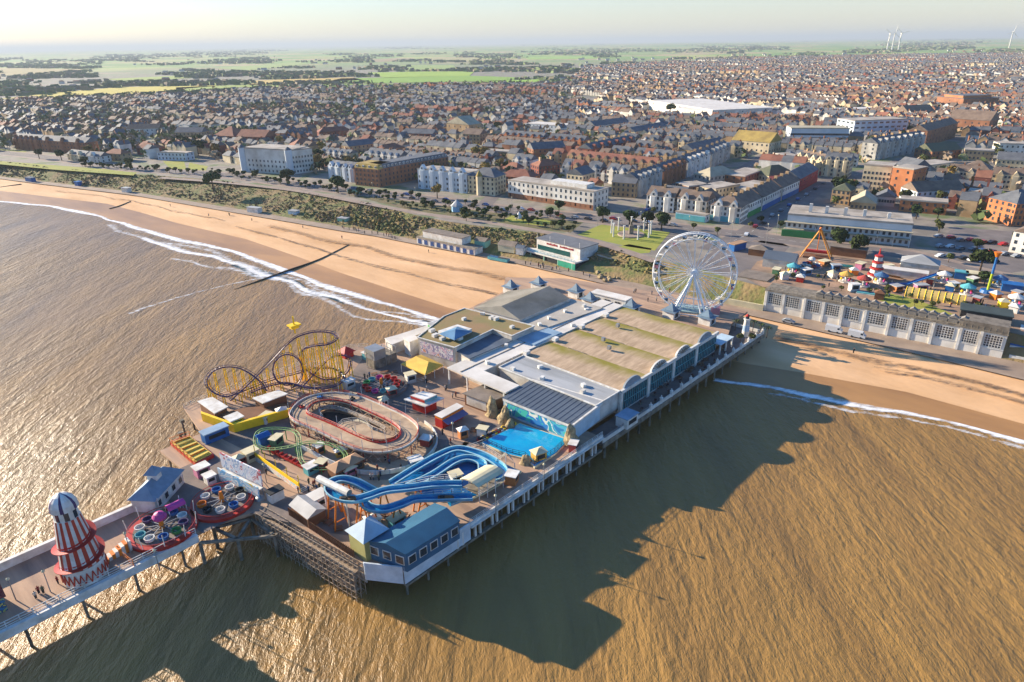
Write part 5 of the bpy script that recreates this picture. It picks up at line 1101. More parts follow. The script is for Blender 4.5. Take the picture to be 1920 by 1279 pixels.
mb = MB(); mb.bar((0,-1.5,12),(0,1.5,12),.6,10); sw.part('axle', mb, m_org); mb = MB(); mb.bar((0,0,12),(0,0,3),.18,5); sw.part('arm', mb, m_org); mb = MB(); mb.box(-4.5,-.8,2,4.5,.8,3); sw.part('gondola', mb, m_red); mb = MB(); mb.box(-5,-3,0,5,3,.6); sw.part('base', mb, m_wood)
tw = Thing('tower_ride', 'slim tower ride pole, blue above and yellow green below, with an orange cap', 'ride', P(1851,548,ZP), 0)
mb = MB(); mb.cyl(0,0,0,7,.45,.42,10); tw.part('lower_mast', mb, mat('lime_paint', '#a9b82a', .5)); mb = MB(); mb.cyl(0,0,7,13.2,.42,.38,10); tw.part('upper_mast', mb, m_blue); mb = MB(); mb.cyl(0,0,13.2,15,.5,1.3,12); tw.part('cap', mb, m_org); mb = MB(); mb.cyl(0,0,0,1,2.6,2.2,14); tw.part('base', mb, m_blue)
lt = Thing('climbing_tower', 'red and white latticed climbing tower with an orange slide in the amusement park', 'ride', P(1640,522,ZP), .2)
for z in (0,2.4,4.8,7.2): r_ = 2.6-z*.17; mb = MB(); mb.cyl(0,0,z,z+1.5,r_,r_*.95,10); lt.part('drum', mb, m_white); mb = MB(); mb.cyl(0,0,z+1.5,z+2.0,r_*1.15,r_*1.1,12); lt.part('gallery', mb, m_red)
mb = MB(); mb.cyl(0,0,9.6,12,.5,.1,6); lt.part('spire', mb, m_red); mb = MB(); mb.sweep([(2,-2,1.9),(5,-3,1.2),(9,-3.5,.4)], [(-1,.4),(-.8,0),(.8,0),(1,.4)]); lt.part('slide', mb, m_org)
ws_ = Thing('blue_slide', 'straight blue water slide on the park terrace right of the climbing tower', 'slide', P(1705,530,ZP), 0)
mb = ws_.mb(); mb.sweep([P(1668,534,ZP+.6),P(1700,534,ZP+1),P(1730,524,ZP+3),P(1758,515,ZP+5)], [(-.9,.5),(-.7,0),(.7,0),(.9,.5)], False, True); ws_.part('chute', mb, m_blue)
for x,y,z in ((1730,524,3),(1756,516,5)): p = P(x,y,ZP+z); mb = ws_.mb(); mb.bar((p.x,p.y,ZP), p, .15, 4, True); ws_.part('leg', mb, m_steel)
tn = Thing('inflatable_tunnel', 'long pale yellow ribbed tunnel tent by the crazy golf lawn', 'tent', P(1752,560,ZP), -.62)
mb = MB(); mb.sweep([(-9,0,0),(9,0,0)], [(3*math.cos(math.pi*i/10), 2.8*math.sin(math.pi*i/10)) for i in range(11)]); tn.part('cover', mb, mat('pale_yellow','#c9ab62',.7))
for i in range(10): mb = MB(); x = -9+2*i; mb.tube([(x,3.05*math.cos(math.pi*j/8),2.85*math.sin(math.pi*j/8)) for j in range(9)], .12, 4); tn.part('rib', mb, m_yel)
tc = spin_ride('balloon_ride', 'white round ride with clustered balloon shaped cars before the swing ride', 1520,502,4.2,8,m_white,[m_white,m_red,m_blue,m_white],m_steel,z=ZP,posts=False)
thingbox('gabled_pavilion', 'dark gabled pavilion with a pale front at the corner of the amusement park', 'building', 1462,498,12,9,3.4,m_whitew,m_rd,'gable')
thingbox('arcade_shed', 'brown shed with a pale flat roof behind the climbing tower', 'building', 1590,478,14,6,3.5,m_wood,m_felt); thingbox('dome_hall', 'pale hipped pavilion with a dark front behind the blue slide', 'building', 1722,508,13,8,4,m_whitew,m_rg,'pyr')
thingbox('low_store', 'long low white walled store right of the climbing tower', 'building', 1690,518,17,4,2.6,m_whitew,m_rw); thingbox('blue_stall', 'small bright blue stall left of the tower ride', 'stall', 1800,522,4,3,2.6,m_blue,m_teal); thingbox('blue_stall', 'bright blue roofed stall right of the tower ride', 'stall', 1895,545,6,4,2.6,m_blue,m_blue)
thingbox('brown_hut', 'brown box hut behind the tower ride', 'hut', 1824,524,5,4,2.6,m_wood,m_cream); thingbox('golf_hut', 'little brown peaked hut on the crazy golf terrace', 'hut', 1648,560,3,3,2.4,m_wood,m_wood,'pyr'); thingbox('splash_pool', 'small dark green pool with a pale rim behind the balloon ride', 'pool', 1575,500,10,4,.5,m_conc,mat('pool_green','#2f6b62',.2),over=-.4)
thingbox('roof_shed', 'dark boarded enclosure at the right end of the park terrace', 'building', 1845,598,14,7,3,mat('dark_boards','#4a433c',.9),mat('dark_net','#3f4a48',.9)); thingbox('paddling_pool', 'pale blue shallow pool behind the roof shelters', 'pool', 1628,552,8,2.5,.3,m_white,m_teal,over=-.2)
for i,(x,y,c) in enumerate(((1470,523,'white'),(1500,528,'red'),(1560,520,'white'),(1600,515,'orange'),(1780,545,'blue'),(1865,560,'orange'),(1880,575,'yellow'),(1900,585,'white'))):
    T = Thing('park_stall', 'small %s peaked stall in the amusement park%s' % (c, (', nearest the dark gabled pavilion',' before the balloon ride',' beside the dark green pool',' left of the climbing tower',' right of the yellow tunnel',' at the foot of the tower ride',' below the tower ride',' at the right edge of the park')[i]), 'stall', P(x,y,ZP), i)
    mb = MB(); mb.box(-1.3,-1.3,0,1.3,1.3,2.1); T.part('wall', mb, {'white':m_white,'red':m_red,'orange':m_org,'blue':m_blue,'yellow':m_yel}[c]); mb = MB(); mb.pyr(-1.3,-1.3,1.3,1.3,2.1,1.1,.35); T.part('roof', mb, m_white if i%2 else m_cream)
random.seed(2)
for i in range(26):
    x = random.uniform(1440,1880); y = interp([(1430,528),(1887,610)], x)-random.uniform(0,22)-4; tree(5, P(x,y,ZP), 'low shrub on the roof terrace of the amusement park', random.uniform(.25,.5), 'shrubs among the park rides')
# --- beachfront buildings
A, B = P(782,456,4), P(890,479,4); L_ = (B-A).length; hb_ = Thing('beach_hut_block', 'white beach hut block with a row of blue doors and a white box on top', 'building', (A.x,A.y,4), math.atan2(B.y-A.y,B.x-A.x))
mb = MB(); mb.box(0,0,0,L_,6,3.0); hb_.part('wall', mb, m_white); mb = MB(); mb.box(-.2,-.4,3,L_+.2,6,3.2); hb_.part('roof', mb, m_conc); mb = MB(); mb.box(3,1.5,3.2,L_-9,8,6.4); q = hb_.part('upper_storey', mb, m_white); mb = MB(); mb.box(2.8,1.3,6.4,L_-8.8,8.2,6.65); hb_.part('upper_roof', mb, m_felt, q)
mb = MB(); mb.box(-1.1,-.05,-1.1,1.1,.05,1.1); w0 = None
for i in range(9):
    loc = (2+i*(L_-4)/8, -.06, 1.3)
    if w0 is None: w0 = hb_.part('door', mb, mat('beach_blue','#25477e',.6)); w0.location = loc
    else: clone(w0, hb_.o, loc)
A, B = P(972,478,4), P(1078,507,4); L_ = (B-A).length; rs = Thing('beach_restaurant', 'beach restaurant with green frontage, red lettering on its white upper wall and dark flat roof', 'restaurant', (A.x,A.y,4), math.atan2(B.y-A.y,B.x-A.x))
mb = MB(); mb.box(0,0,0,L_,9,3.2); rs.part('ground_storey', mb, m_dark); mb = MB(); mb.box(-.3,-.5,2.9,L_+.3,9,3.5); rs.part('terrace', mb, m_white); mb = MB(); mb.box(L_*.72,-.4,0,L_+.2,.2,2.9); rs.part('green_screen', mb, mat('sea_green','#2f9a78',.6))
mb = MB(); mb.box(L_*.22,4.5,3.5,L_*.97,17,8.4); u = rs.part('upper_storey', mb, m_white); mb = MB(); mb.box(L_*.2,4.3,8.4,L_*.98,17.2,8.7); rs.part('roof', mb, mat('roof_dark_flat','#6f7072',.8), u)
mb = MB(); mb.box(L_*.24,4.35,3.7,L_*.8,4.48,5.9); rs.part('window_band', mb, mat('green_glass','#1f4f4a',.2), u)
mb = MB()
rr = random.Random(9)
for g0, g1 in ((.4,.58),(.63,.85)):
    x = L_*g0
    while x < L_*g1: h_ = rr.uniform(.6,1.1); mb.bar((x,4.4,6.9),(x+.25,4.4,6.9+h_),.1,4); mb.bar((x+.25,4.4,6.9+h_),(x+.55,4.4,6.95),.1,4); mb.bar((x+.2,4.4,7.2),(x+.6,4.4,7.25),.08,4); x += .75
rs.part('red_lettering', mb, m_red, u)
for i in range(5): mb = MB(); mb.box(i*L_*.24-.2,-.45,0,i*L_*.24+.2,-.1,2.9); rs.part('pier_post', mb, mat('pale_green','#8fc4a8',.7))
rail(rs, 'terrace_railing', [A,B], 7.5, 1.0, m_teal, step=2)
def mast(T, x, y): mb = MB(); mb.cyl(x,y,8.7,11,.1,.08,5); T.part('mast', mb, m_white)
for t in (.22,.45,.7,.95): mast(rs, L_*t, 4.8)
A, B = P(1118,486,6), P(1174,503,6); L_ = (B-A).length; wb = Thing('promenade_cafe', 'low white walled cafe with a sandy flat roof beside the rock garden', 'building', (A.x,A.y,4.6), math.atan2(B.y-A.y,B.x-A.x)); mb = MB(); mb.box(0,0,0,L_,12,4.2); wb.part('wall', mb, m_white); mb = MB(); mb.box(-.4,-.5,4.2,L_+.4,12.4,4.5); wb.part('roof', mb, m_rb); mb = MB(); mb.box(5,5,4.5,9,8,6); wb.part('roof_box', mb, m_teal)
for x,y,l,L_,W_,m,rmn in ((905,462,'small pale green cottage with a hipped roof behind the beach huts',6,5,mat('pale_green','#8fc4a8',.7),m_felt),(955,470,'long cream cottage with a tiled roof left of the green restaurant',9,6,m_cream,m_felt),(978,476,'little gabled lodge touching the green restaurant',4,4,m_white,m_rd)):
    thingbox('cottage', l, 'building', x,y,L_,W_,3.2,m,rmn,'gable',z=5.5)
gb = Thing('beach_railing', 'teal railed enclosure on the sand between the beach huts and the green restaurant', 'fence', P(935,488,3.8), -.6); mb = MB(); mb.box(-5.5,-1.2,0,5.5,1.2,1.3); gb.part('enclosure', mb, m_teal); mb = MB(); mb.box(-5.3,-1.0,1.3,5.3,1.0,1.35); gb.part('cover', mb, m_glass)
rng = random.Random(8)
for i in range(26):
    x, y = rng.uniform(1120,1185), rng.uniform(506,528); T = Thing('boulder', 'sandy boulder in the rock garden below the promenade cafe', 'rock', P(x,y,4.2), rng.random()*6, 'boulders of the rock garden'); mb = MB(); s = rng.uniform(.5,1.2); mb.lathe([(s,0),(s*1.05,s*.4),(s*.5,s*.9),(.01,s)], 7); mb.v = [(a*(1+.3*_n.noise(Vector((a+i,b,c)))), b*(1+.3*_n.noise(Vector((a,b+i,c)))), c) for a,b,c in mb.v]; T.part('stone', mb, _M['rockwork'])
# beach huts and kiosks further left
for x,y,L_,m,rmn,l in ((478,398,9,m_white,m_rg,'long white beach hut row at the back of the beach below the pale hotel'),(552,404,6,mat('pale_blue_wall','#b9cdd6',.7),m_rg,'pale blue hut left of the promenade crowd'),(645,418,6,mat('pale_green','#8fc4a8',.7),m_rg,'pale green kiosk among the promenade crowd'),(238,360,6,m_white,m_rg,'small white hut with a boat beside it at the far beach'),(148,348,4,m_blue,m_blue,'blue cube hut at the far beach'),(58,340,8,m_blue,m_rd,'low blue hut at the far left of the beach')):
    thingbox('beach_hut', l, 'hut', x,y,L_,3.5,2.8,m,rmn,'flat',z=4.0,rot=-.5)
# --- memorial, garden kiosk, tent
mm = Thing('memorial', 'stone memorial with a statue and a ring of tall white pillars on the lawn', 'memorial', P(1183,440,zT), 0)
mb = MB(); mb.cyl(0,0,0,.5,6.5,6.3,20); mm.part('paving', mb, m_path); mb = MB(); mb.box(-1,-1,.5,1,1,4.6); mm.part('plinth', mb, m_conc); mb = MB(); mb.lathe([(.45,4.6),(.5,5.6),(.35,6.4),(.2,6.6),(.24,6.9),(.05,7.1)], 8); mm.part('statue', mb, m_pile)
mb = MB(); mb.cyl(0,0,0,6.2,.38,.34,8); mb.box(-.5,-.5,6.2,.5,.5,6.5); c0_ = None
for i in range(9):
    a = 2*math.pi*i/9; loc = (9.5*math.cos(a), 9.5*math.sin(a), 0)
    if c0_ is None: c0_ = mm.part('pillar', mb, m_white); c0_.location = loc
    else: clone(c0_, mm.o, loc)
gk_ = Thing('garden_kiosk', 'octagonal blue and white garden kiosk with a pointed roof on the cliff top', 'kiosk', P(857,396,zT), 0); mb = MB(); mb.cyl(0,0,0,3.2,3,3,8); gk_.part('wall', mb, mat('kiosk_blue','#8fb8d4',.6)); mb = MB(); mb.cyl(0,0,3.2,5.6,3.7,.9,8); mb.cyl(0,0,5.6,6.6,.9,0,8); gk_.part('roof', mb, m_rg)
gk2 = Thing('garden_shelter', 'green railed garden shelter with a blue roof on the cliff top', 'shelter', P(665,362,zT), -.4); mb = MB(); mb.box(-4,-1.8,0,4,1.8,2.6); gk2.part('wall', mb, mat('pale_green','#8fc4a8',.7)); mb = MB(); mb.gable(-4,-1.8,4,1.8,2.6,1.6,hip=2); gk2.part('roof', mb, m_rd)
wt = Thing('garden_tent', 'small white cone shaped tent on the cliff top lawn', 'tent', P(973,409,zT), 0); mb = MB(); mb.cyl(0,0,0,3.4,2.2,.1,8); wt.part('cover', mb, m_white)
# --- groynes
def groyne(label, pts, h=.6):
    T = Thing('groyne', label, 'groyne', P(*pts[0]), 0, 'wooden and rock groynes across the beach'); mb = T.mb(); q = [P(*p) for p in pts]
    mb.sweep(catmull(q, 5), [(-.3,-2),(-.22,h),(.22,h),(.3,-2)], False, True); T.part('wall', mb, mat('groyne_wood','#4c4034',.9,'#2f2a24',.6)); return T
groyne('long dark groyne running from the sand diagonally far out into the sea', [(655,460,2.6),(600,487,1.4),(540,508,.3),(480,530,-.2),(440,545,-.5)])
groyne('short dark groyne at the far left end of the beach', [(40,346,3),(0,352,1.5),(-60,362,.2)]); groyne('thin low groyne on the pale sand below the pale hotel', [(245,378,2.6),(225,386,1.5),(205,392,.8)], .4)
groyne('low groyne line on the sand below the brick hotel', [(455,410,2.6),(430,420,1.6),(415,428,1.2)], .4)
# --- cars, people
car_cols = {'white':'#c9c9c6','silver':'#8f9396','black':'#222326','blue':'#2d4f86','red':'#9c2420','grey':'#5f6367'}
def car_proto(c, van=False):
    T = Thing('parked_van' if van else 'parked_car', 'x', 'van' if van else 'car', (0,-900,0)); L2, W2 = (2.7,1.0) if van else (2.15,.88); mb = MB(); m = mat('car_'+c, car_cols[c], .3, spec=.6, var=.02)
    if van: prof = [(-2.7,.35),(2.7,.35),(2.7,1.1),(2.2,1.25),(1.7,2.2),(-2.7,2.3)]
    else: prof = [(-2.1,.3),(2.1,.3),(2.15,.75),(1.2,.95),(.5,1.42),(-1.1,1.42),(-1.8,.98),(-2.15,.9)]
    n = len(prof); mb.add([(x,-W2,z) for x,z in prof]+[(x,W2,z) for x,z in prof], [tuple(range(n)), tuple(reversed(range(n,2*n)))]+[(i,n+i,n+(i+1)%n,(i+1)%n) for i in range(n)]); T.part('body', mb, m)
    mb = MB(); 
    if van: mb.box(1.2,-W2-.01,1.3,1.9,W2+.01,1.95)
    else: mb.add([(1.1,-W2-.01,.98),(.45,-W2-.01,1.36),(-1.05,-W2-.01,1.36),(-1.6,-W2-.01,1.0),(1.1,W2+.01,.98),(.45,W2+.01,1.36),(-1.05,W2+.01,1.36),(-1.6,W2+.01,1.0)], [(0,1,2,3),(7,6,5,4),(0,4,5,1),(3,2,6,7)])
    T.part('windows', mb, m_glass)
    for x in (-1.35,1.35):
        for y in (-1,1): mb = MB(); mb.bar((x,y*W2-.1,.33),(x,y*W2+.05,.33),.33,10); T.part('wheel', mb, m_dark)
    return T
CP = {}
def car(c, p, rot, label, van=False, group='cars parked in the town streets'):
    k = (c,van)
    if k not in CP: CP[k] = T = car_proto(c, van); T.o.location = p; T.o.rotation_euler = (0,0,rot); T.o['label'] = label; T.o['group'] = group; return
    dup(CP[k], p, rot, label, group)
car('white', P(1563,622,4.02), pb.rot, 'white van parked on the lower promenade road, left of two', True, 'vans parked on the promenade'); car('white', P(1606,632,4.02), pb.rot, 'white van parked on the lower promenade road, right of two', True, 'vans parked on the promenade')
car('silver', P(1478,605,4.02), pb.rot, 'silver car standing on the lower promenade road left of the vans')
rng = random.Random(31); cl = list(car_cols)
for i in range(64):
    if i < 22: x, y = 1762+(i%8)*20+rng.uniform(-3,3), 446+(i//8)*17+rng.uniform(-2,2)+(i%8)*2.4; wh_, rt = 'in the car park right of the veranda hotel', .3+rng.choice((0,math.pi))
    elif i < 44: t = (i-22)/22; x = lerp(700,1290,t)+rng.uniform(-8,8); y = interp([(600,352),(760,368),(880,384),(960,394),(1080,406),(1200,420),(1320,432)], x)+rng.choice((-2.6,3.2)); wh_, rt = 'on the seafront road '+('before the blue white hotel' if x < 930 else ('before the long white hotel' if x < 1150 else 'before the gabled terrace')), -.6
    elif i < 54: t = (i-44)/10; x = lerp(1215,1400,t); y = interp([(1210,395),(1300,360),(1390,320),(1440,290)], x)+2; wh_, rt = 'in the side street behind the gabled terrace', .75
    else: t = (i-54)/10; x = lerp(1400,1560,t); y = interp([(1400,440),(1450,405),(1500,375),(1545,345),(1640,318)], x)+rng.uniform(-3,3); wh_, rt = 'in the main shopping street', 1.0
    c = rng.choice(cl); car(c, P(x,y,zT+.1), rt, c+' car '+wh_)
def person_proto(top, leg, name='person'):
    T = Thing('person', 'x', 'person', (0,-900,0)); mb = MB()
    mb.lathe([(.06,0),(.09,.12),(.1,.45),(.13,.8),(.15,.9)], 6, -.09); mb.lathe([(.06,0),(.09,.12),(.1,.45),(.13,.8),(.15,.9)], 6, .09)
    mb.m = 1; mb.lathe([(.2,.84),(.18,1.05),(.23,1.35),(.2,1.46),(.07,1.5)], 8)
    for s in (-1,1): mb.tube([(s*.22,0,1.42),(s*.29,.03,1.15),(s*.27,.12,.9)], .05, 5)
    mb.m = 2; mb.lathe([(.06,1.48),(.06,1.54),(.1,1.6),(.115,1.68),(.09,1.77),(.02,1.8)], 8)
    T.part('body', mb, [mat('leg_'+leg, leg, .9), mat('top_'+top, top, .9), mat('skin', '#a87a5c', .8)]); return T
PPc = {}
def person(x, y, z, label, top, leg, group=None, s=1.0):
    k = (top, leg)
    if k not in PPc: T = person_proto(top, leg); PPc[k] = T; T.o.location = P(x,y,z); T.o['label'] = label; 
    else: T = dup(PPc[k], P(x,y,z), rng.random()*6, label); 
    o = T.o if isinstance(T, Thing) else T
    if group: o['group'] = group
outf = [('#22262e','#1d2026','black coat'),('#7a2b28','#262a33','red jacket'),('#2f4a6e','#22242a','blue jacket'),('#b8b2a6','#33363c','cream coat'),('#3f4a3a','#26272b','green coat')]
for i in range(120):
    t_, l_, nm = outf[i%5]
    if i < 22: x = rng.uniform(640,745); y = interp(PROM_O, x)-rng.uniform(1,6); z, wh_ = 4, 'walking on the promenade below the blue white hotel'
    elif i < 38: x = rng.uniform(985,1110); y = interp(PROM_I, x)+rng.uniform(2,9); z, wh_ = 4, 'on the promenade in front of the green restaurant'
    elif i < 46: x = rng.uniform(1130,1260); y = rng.uniform(545,568); z, wh_ = DK, 'by the landward entrance of the pier'
    elif i < 74: x = rng.uniform(560,760); y = interp([(560,700+240),(760,880)], x)+rng.uniform(-30,10); z, wh_ = DK, 'on the planks between the log flume and the kart track'
    elif i < 92: x = rng.uniform(640,860); y = interp([(640,705),(860,740)], x)+rng.uniform(-12,12); z, wh_ = DK, 'on the planks near the spinning tubs and food kiosks'
    elif i < 102: x, y = rng.uniform(60,250), 0; y = interp([(60,1120),(250,1035)], x)+rng.uniform(-10,14); z, wh_ = DK, 'strolling on the arm beside the helter skelter'
    elif i < 110: x = rng.uniform(300,900); y = interp(PROM_O,x)+rng.uniform(6,22); z, wh_ = 3.2, 'walking on the dry sand of the wide left beach'
    else: x, y = [(830,815),(845,832),(815,822),(700,690),(735,660),(500,890),(560,925),(470,915),(700,900),(868,845)][i-110]; z, wh_ = DK, 'walking on the open planks of the pier among the rides'
    person(x, y, z, 'person in a %s %s' % (nm, wh_), t_, l_, 'people out walking')
person(1600,662,3.3,'person in black walking alone on the sand below the parked vans','#22262e','#1d2026'); person(1140,570,DK,'person in red by the white entrance range','#7a2b28','#262a33')
# pier terrace garden: lighthouse model and palms
lhx = Thing('model_lighthouse', 'small white lighthouse with pale blue bands at the landward end of the terrace', 'lighthouse', P(1397,630,5.2), 0)
mb = MB(); mb.lathe([(1.3,0),(1.15,2),(1.0,4),(.85,6)], 14, mfun=lambda k,i: k%2); lhx.part('tower', mb, [m_white, mat('band_blue','#9fb4c4',.6)]); mb = MB(); mb.cyl(0,0,6,6.2,1.2,1.2,14); lhx.part('gallery', mb, m_white); mb = MB(); mb.cyl(0,0,6.2,7.2,.6,.6,10); lhx.part('lamp_room', mb, m_glass); mb = MB(); mb.cyl(0,0,7.2,7.9,.8,.05,10); lhx.part('cap', mb, m_red)
def palm(x, y, z, l):
    T = Thing('palm_tree', l, 'tree', P(x,y,z), 0, 'palms in the terrace garden'); mb = MB(); mb.cyl(0,0,0,3.6,.16,.12,6); T.part('trunk', mb, m_bark); mb = MB()
    for i in range(11): a = 2*math.pi*i/11; mb.add([(0,0,3.6),(.9*math.cos(a)-.2*math.sin(a),.9*math.sin(a)+.2*math.cos(a),4.1),(1.8*math.cos(a),1.8*math.sin(a),3.3),(.9*math.cos(a)+.2*math.sin(a),.9*math.sin(a)-.2*math.cos(a),4.0)], [(0,1,2,3)])
    T.part('crown', mb, m_leafs[0])
for x,y,l in ((1378,620,'palm left of the small lighthouse'),(1411,622,'palm just right of the small lighthouse'),(1424,628,'palm at the round end of the terrace'),(1437,634,'palm nearest the terrace tip')): palm(x,y,5.2,l)
tree(5, P(1388,640,5.2), 'low shrub at the foot of the small lighthouse', .5); tree(5, P(1410,640,5.2), 'bright shrub right of the small lighthouse foot', .5)
pg = Thing('terrace_pavilion', 'open white pergola with columns beside the small lighthouse', 'pergola', P(1350,655,5.2), PA)
for x in (-4,0,4):
    for y in (-1.8,1.8): mb = MB(); mb.box(x-.2,y-.2,0,x+.2,y+.2,3.4); pg.part('column', mb, m_white)
mb = MB(); mb.box(-4.4,-2.2,3.4,4.4,2.2,3.6); pg.part('roof', mb, mat('pale_blue_wall','#b9cdd6',.7))
for i in range(16):
    u = 82+i*3.4; T = Thing('planter', 'dark red planted tub on the pier terrace, one of the row by the parapet', 'planter', UV(u,1.3+(i%2)*2.4,5.2), 0, 'planted tubs on the terrace'); mb = MB(); mb.cyl(0,0,0,.5,.35,.45,8); T.part('tub', mb, m_conc); T.part('plant', crown_mb(.6,.9,30,.2,i), mat('dark_red_leaf','#5c3a34',.9))

# small furniture on the deck
def picnic():
    T = Thing('picnic_table','x','picnic table',(0,-900,0)); mb = MB(); mb.box(-.9,-.38,.7,.9,.38,.76); T.part('table_top', mb, m_wood)
    for y in (-.75,.75): mb = MB(); mb.box(-.9,y-.14,.4,.9,y+.14,.45); T.part('bench', mb, m_wood)
    for x in (-.65,.65): mb = MB(); mb.bar((x,-.75,.05),(x,.3,.7),.05,4); mb.bar((x,.75,.05),(x,-.3,.7),.05,4); T.part('trestle', mb, m_wood)
    return T
pt = None
for (x0,y0,x1,y1,n_t,wh_) in ((560,960,640,995,6,'on the deck beneath the log flume'),(690,965,770,975,5,'behind the blue pavilion'),(880,815,905,800,3,'between snack bar and turquoise pool'),(1230,735,1330,672,8,'on the shaded terrace beside the vaulted hall'),(700,705,745,700,4,'on the planks before the yellow marquee')):
    z_ = 5.2 if x0 == 1230 else DK
    for i in range(n_t):
        p = P(lerp(x0,x1,(i+.5)/n_t)+random.uniform(-4,4), lerp(y0,y1,(i+.5)/n_t)+random.uniform(-4,4), z_); lab = 'brown wooden picnic table '+wh_
        if pt is None: pt = picnic(); pt.o.location = p; pt.o['label'] = lab; pt.o['group'] = 'picnic tables on the pier'
        else: dup(pt, p, random.random()*3, lab, 'picnic tables on the pier')
sc_ = {'red':mat('stall_red','#a5443a',.8),'blue':mat('stall_blue','#4a6f94',.8),'white':m_white,'yellow':mat('stall_yellow','#c9a04a',.8),'green':mat('stall_green','#5f8a60',.8),'pink':mat('stall_pink','#b8708c',.8),'teal':m_teal,'orange':mat('stall_orange','#c07a44',.8)}
stalls = [(735,742,'red','among the spinning tubs and the food kiosk'),(690,672,'teal','beside the dark scaffolded ride'),(770,715,'white','between marquee and food kiosk'),(868,820,'orange','next to the snack bar awning'),(905,815,'white','at the near end of the paddle boat row'),(800,835,'red','at the right curve of the kart track'),(655,890,'pink','under the kart track panels'),(585,885,'teal','at the right end of the yellow billboard'),
 (604,880,'red','between the billboard and the flume tube'),(640,855,'yellow','inside the green coaster loop'),(520,835,'green','in the middle of the green coaster loop'),(600,850,'orange','by the green coaster right bend'),(450,870,'red','left of the cream game kiosk'),(395,905,'white','left of the painted backdrop'),(500,790,'white','behind the yellow queue fence'),(530,782,'red','between coaster station and kart track'),
 (660,755,'blue','inside the kart oval far end'),(960,905,'orange','at the seaward end of the turquoise pool'),(1010,862,'yellow','on the sea edge beside the pool'),(1075,845,'red','by the tall rock on the sea edge'),(855,905,'white','under the flume station canopy'),(700,985,'white','behind the blue pavilion roof'),(745,985,'teal','behind the blue pavilion near the flume legs'),(380,890,'pink','between lodge and red platform ride'),(720,760,'white','at the kart track far right'),(780,875,'blue','beside the basin wall corner')]
for i,(x,y,c,wh_) in enumerate(stalls):
    T = Thing('stall', 'small %s stall %s' % (c, wh_), 'stall', P(x,y,DK), PA+random.choice((0,.4,-.3))); w_ = random.uniform(.9,1.6); d_ = random.uniform(.8,1.2); h_ = random.uniform(1.9,2.5)
    mb = MB(); mb.box(-w_,-d_,0,w_,d_,h_); T.part('body', mb, sc_[c]); mb = MB()
    if i%3 == 0: mb.pyr(-w_,-d_,w_,d_,h_,.8,.3)
    else: mb.box(-w_-.25,-d_-.25,h_,w_+.25,d_+.25,h_+.15)
    T.part('roof', mb, m_white if i%2 else m_cream); mb = MB(); mb.box(-w_*.7,-d_-.04,.9,w_*.7,-d_,h_-.4); T.part('counter', mb, m_dark)
fence_px = [(440,880,478,858),(565,925,600,905),(700,760,745,775),(860,850,905,832),(770,720,800,712),(455,900,500,925),(905,838,940,862)]
for i,(x0,y0,x1,y1) in enumerate(fence_px):
    T = Thing('queue_barrier', 'white railed queue barrier '+('left of the yellow billboard','right of the yellow billboard','by the kart track far side','between kart track and paddle boats','by the yellow marquee','in front of the painted backdrop','at the near side of the pool')[i], 'barrier', P(x0,y0,DK), 0); rail(T, 'rails', [P(x0,y0,DK),P(x1,y1,DK)], DK, 1.1, m_white, step=1.4)
_=0
if False:
  for k in range(6):
    if not TREE_USED[k]:
        for c in list(TP[k].o.children): bpy.data.objects.remove(c)
        bpy.data.objects.remove(TP[k].o)

cy = Thing('entrance_canopy', 'curved cream canopy with a pink stripe behind the upper part of the big wheel', 'canopy', P(1330,482,9), 0)
pth = catmull([P(1283,470,9.5),P(1320,472,9.5),P(1360,480,9.5),P(1392,490,9.5)], 5); mb = cy.mb(); mb.sweep(pth, [(-2.2,0),(-2.0,.5),(2.0,.5),(2.2,0),(-2.2,0)], False, True); cy.part('roof', mb, m_cream)
mb = cy.mb(); mb.sweep(pth, [(2.25,-.8),(2.25,.55),(2.4,.55),(2.4,-.8)], False, True); cy.part('fascia', mb, mat('cabin_pink','#c9838a',.5))
for p in pth[::4]: mb = cy.mb(); mb.bar((p.x,p.y,6), (p.x,p.y,9.5), .2, 5, True); cy.part('post', mb, m_white)
thingbox('trailer', 'brown topped long trailer with a blue side right behind the big wheel', 'trailer', 1382,468,8,3,3,m_blue,mat('tan_roof','#b08a68'),z=zT,rot=.6)
thingbox('toilet_block', 'low brown hipped building on the approach left of the gabled pavilion', 'building', 1425,478,9,5,2.8,m_wood,m_felt,'pyr',z=zT)
LT = None
for i,(x,y,w_) in enumerate(((880,392,'before the blue white hotel'),(960,402,'at the left end of the long white hotel'),(1040,412,'before the middle of the long white hotel'),(1120,424,'beside the left memorial tree'),(1200,432,'behind the memorial'),(1290,442,'opposite the gabled terrace'),(1370,452,'at the pier approach'),(1436,458,'at the main street mouth'),(1455,440,'by the green bar front'),(1350,500,'beside the big wheel rim'),(1290,490,'left behind the big wheel'),(780,382,'below the blue white hotel'),(700,372,'below the mansard block'))):
    if LT is None: LT = lamp_proto(9); LT.o.location = P(x,y,zT); LT.o['label'] = 'tall street lamp '+w_; LT.o['group'] = 'street lamps on the seafront road'
    else: dup(LT, P(x,y,zT), 0, 'tall street lamp '+w_, 'street lamps on the seafront road')

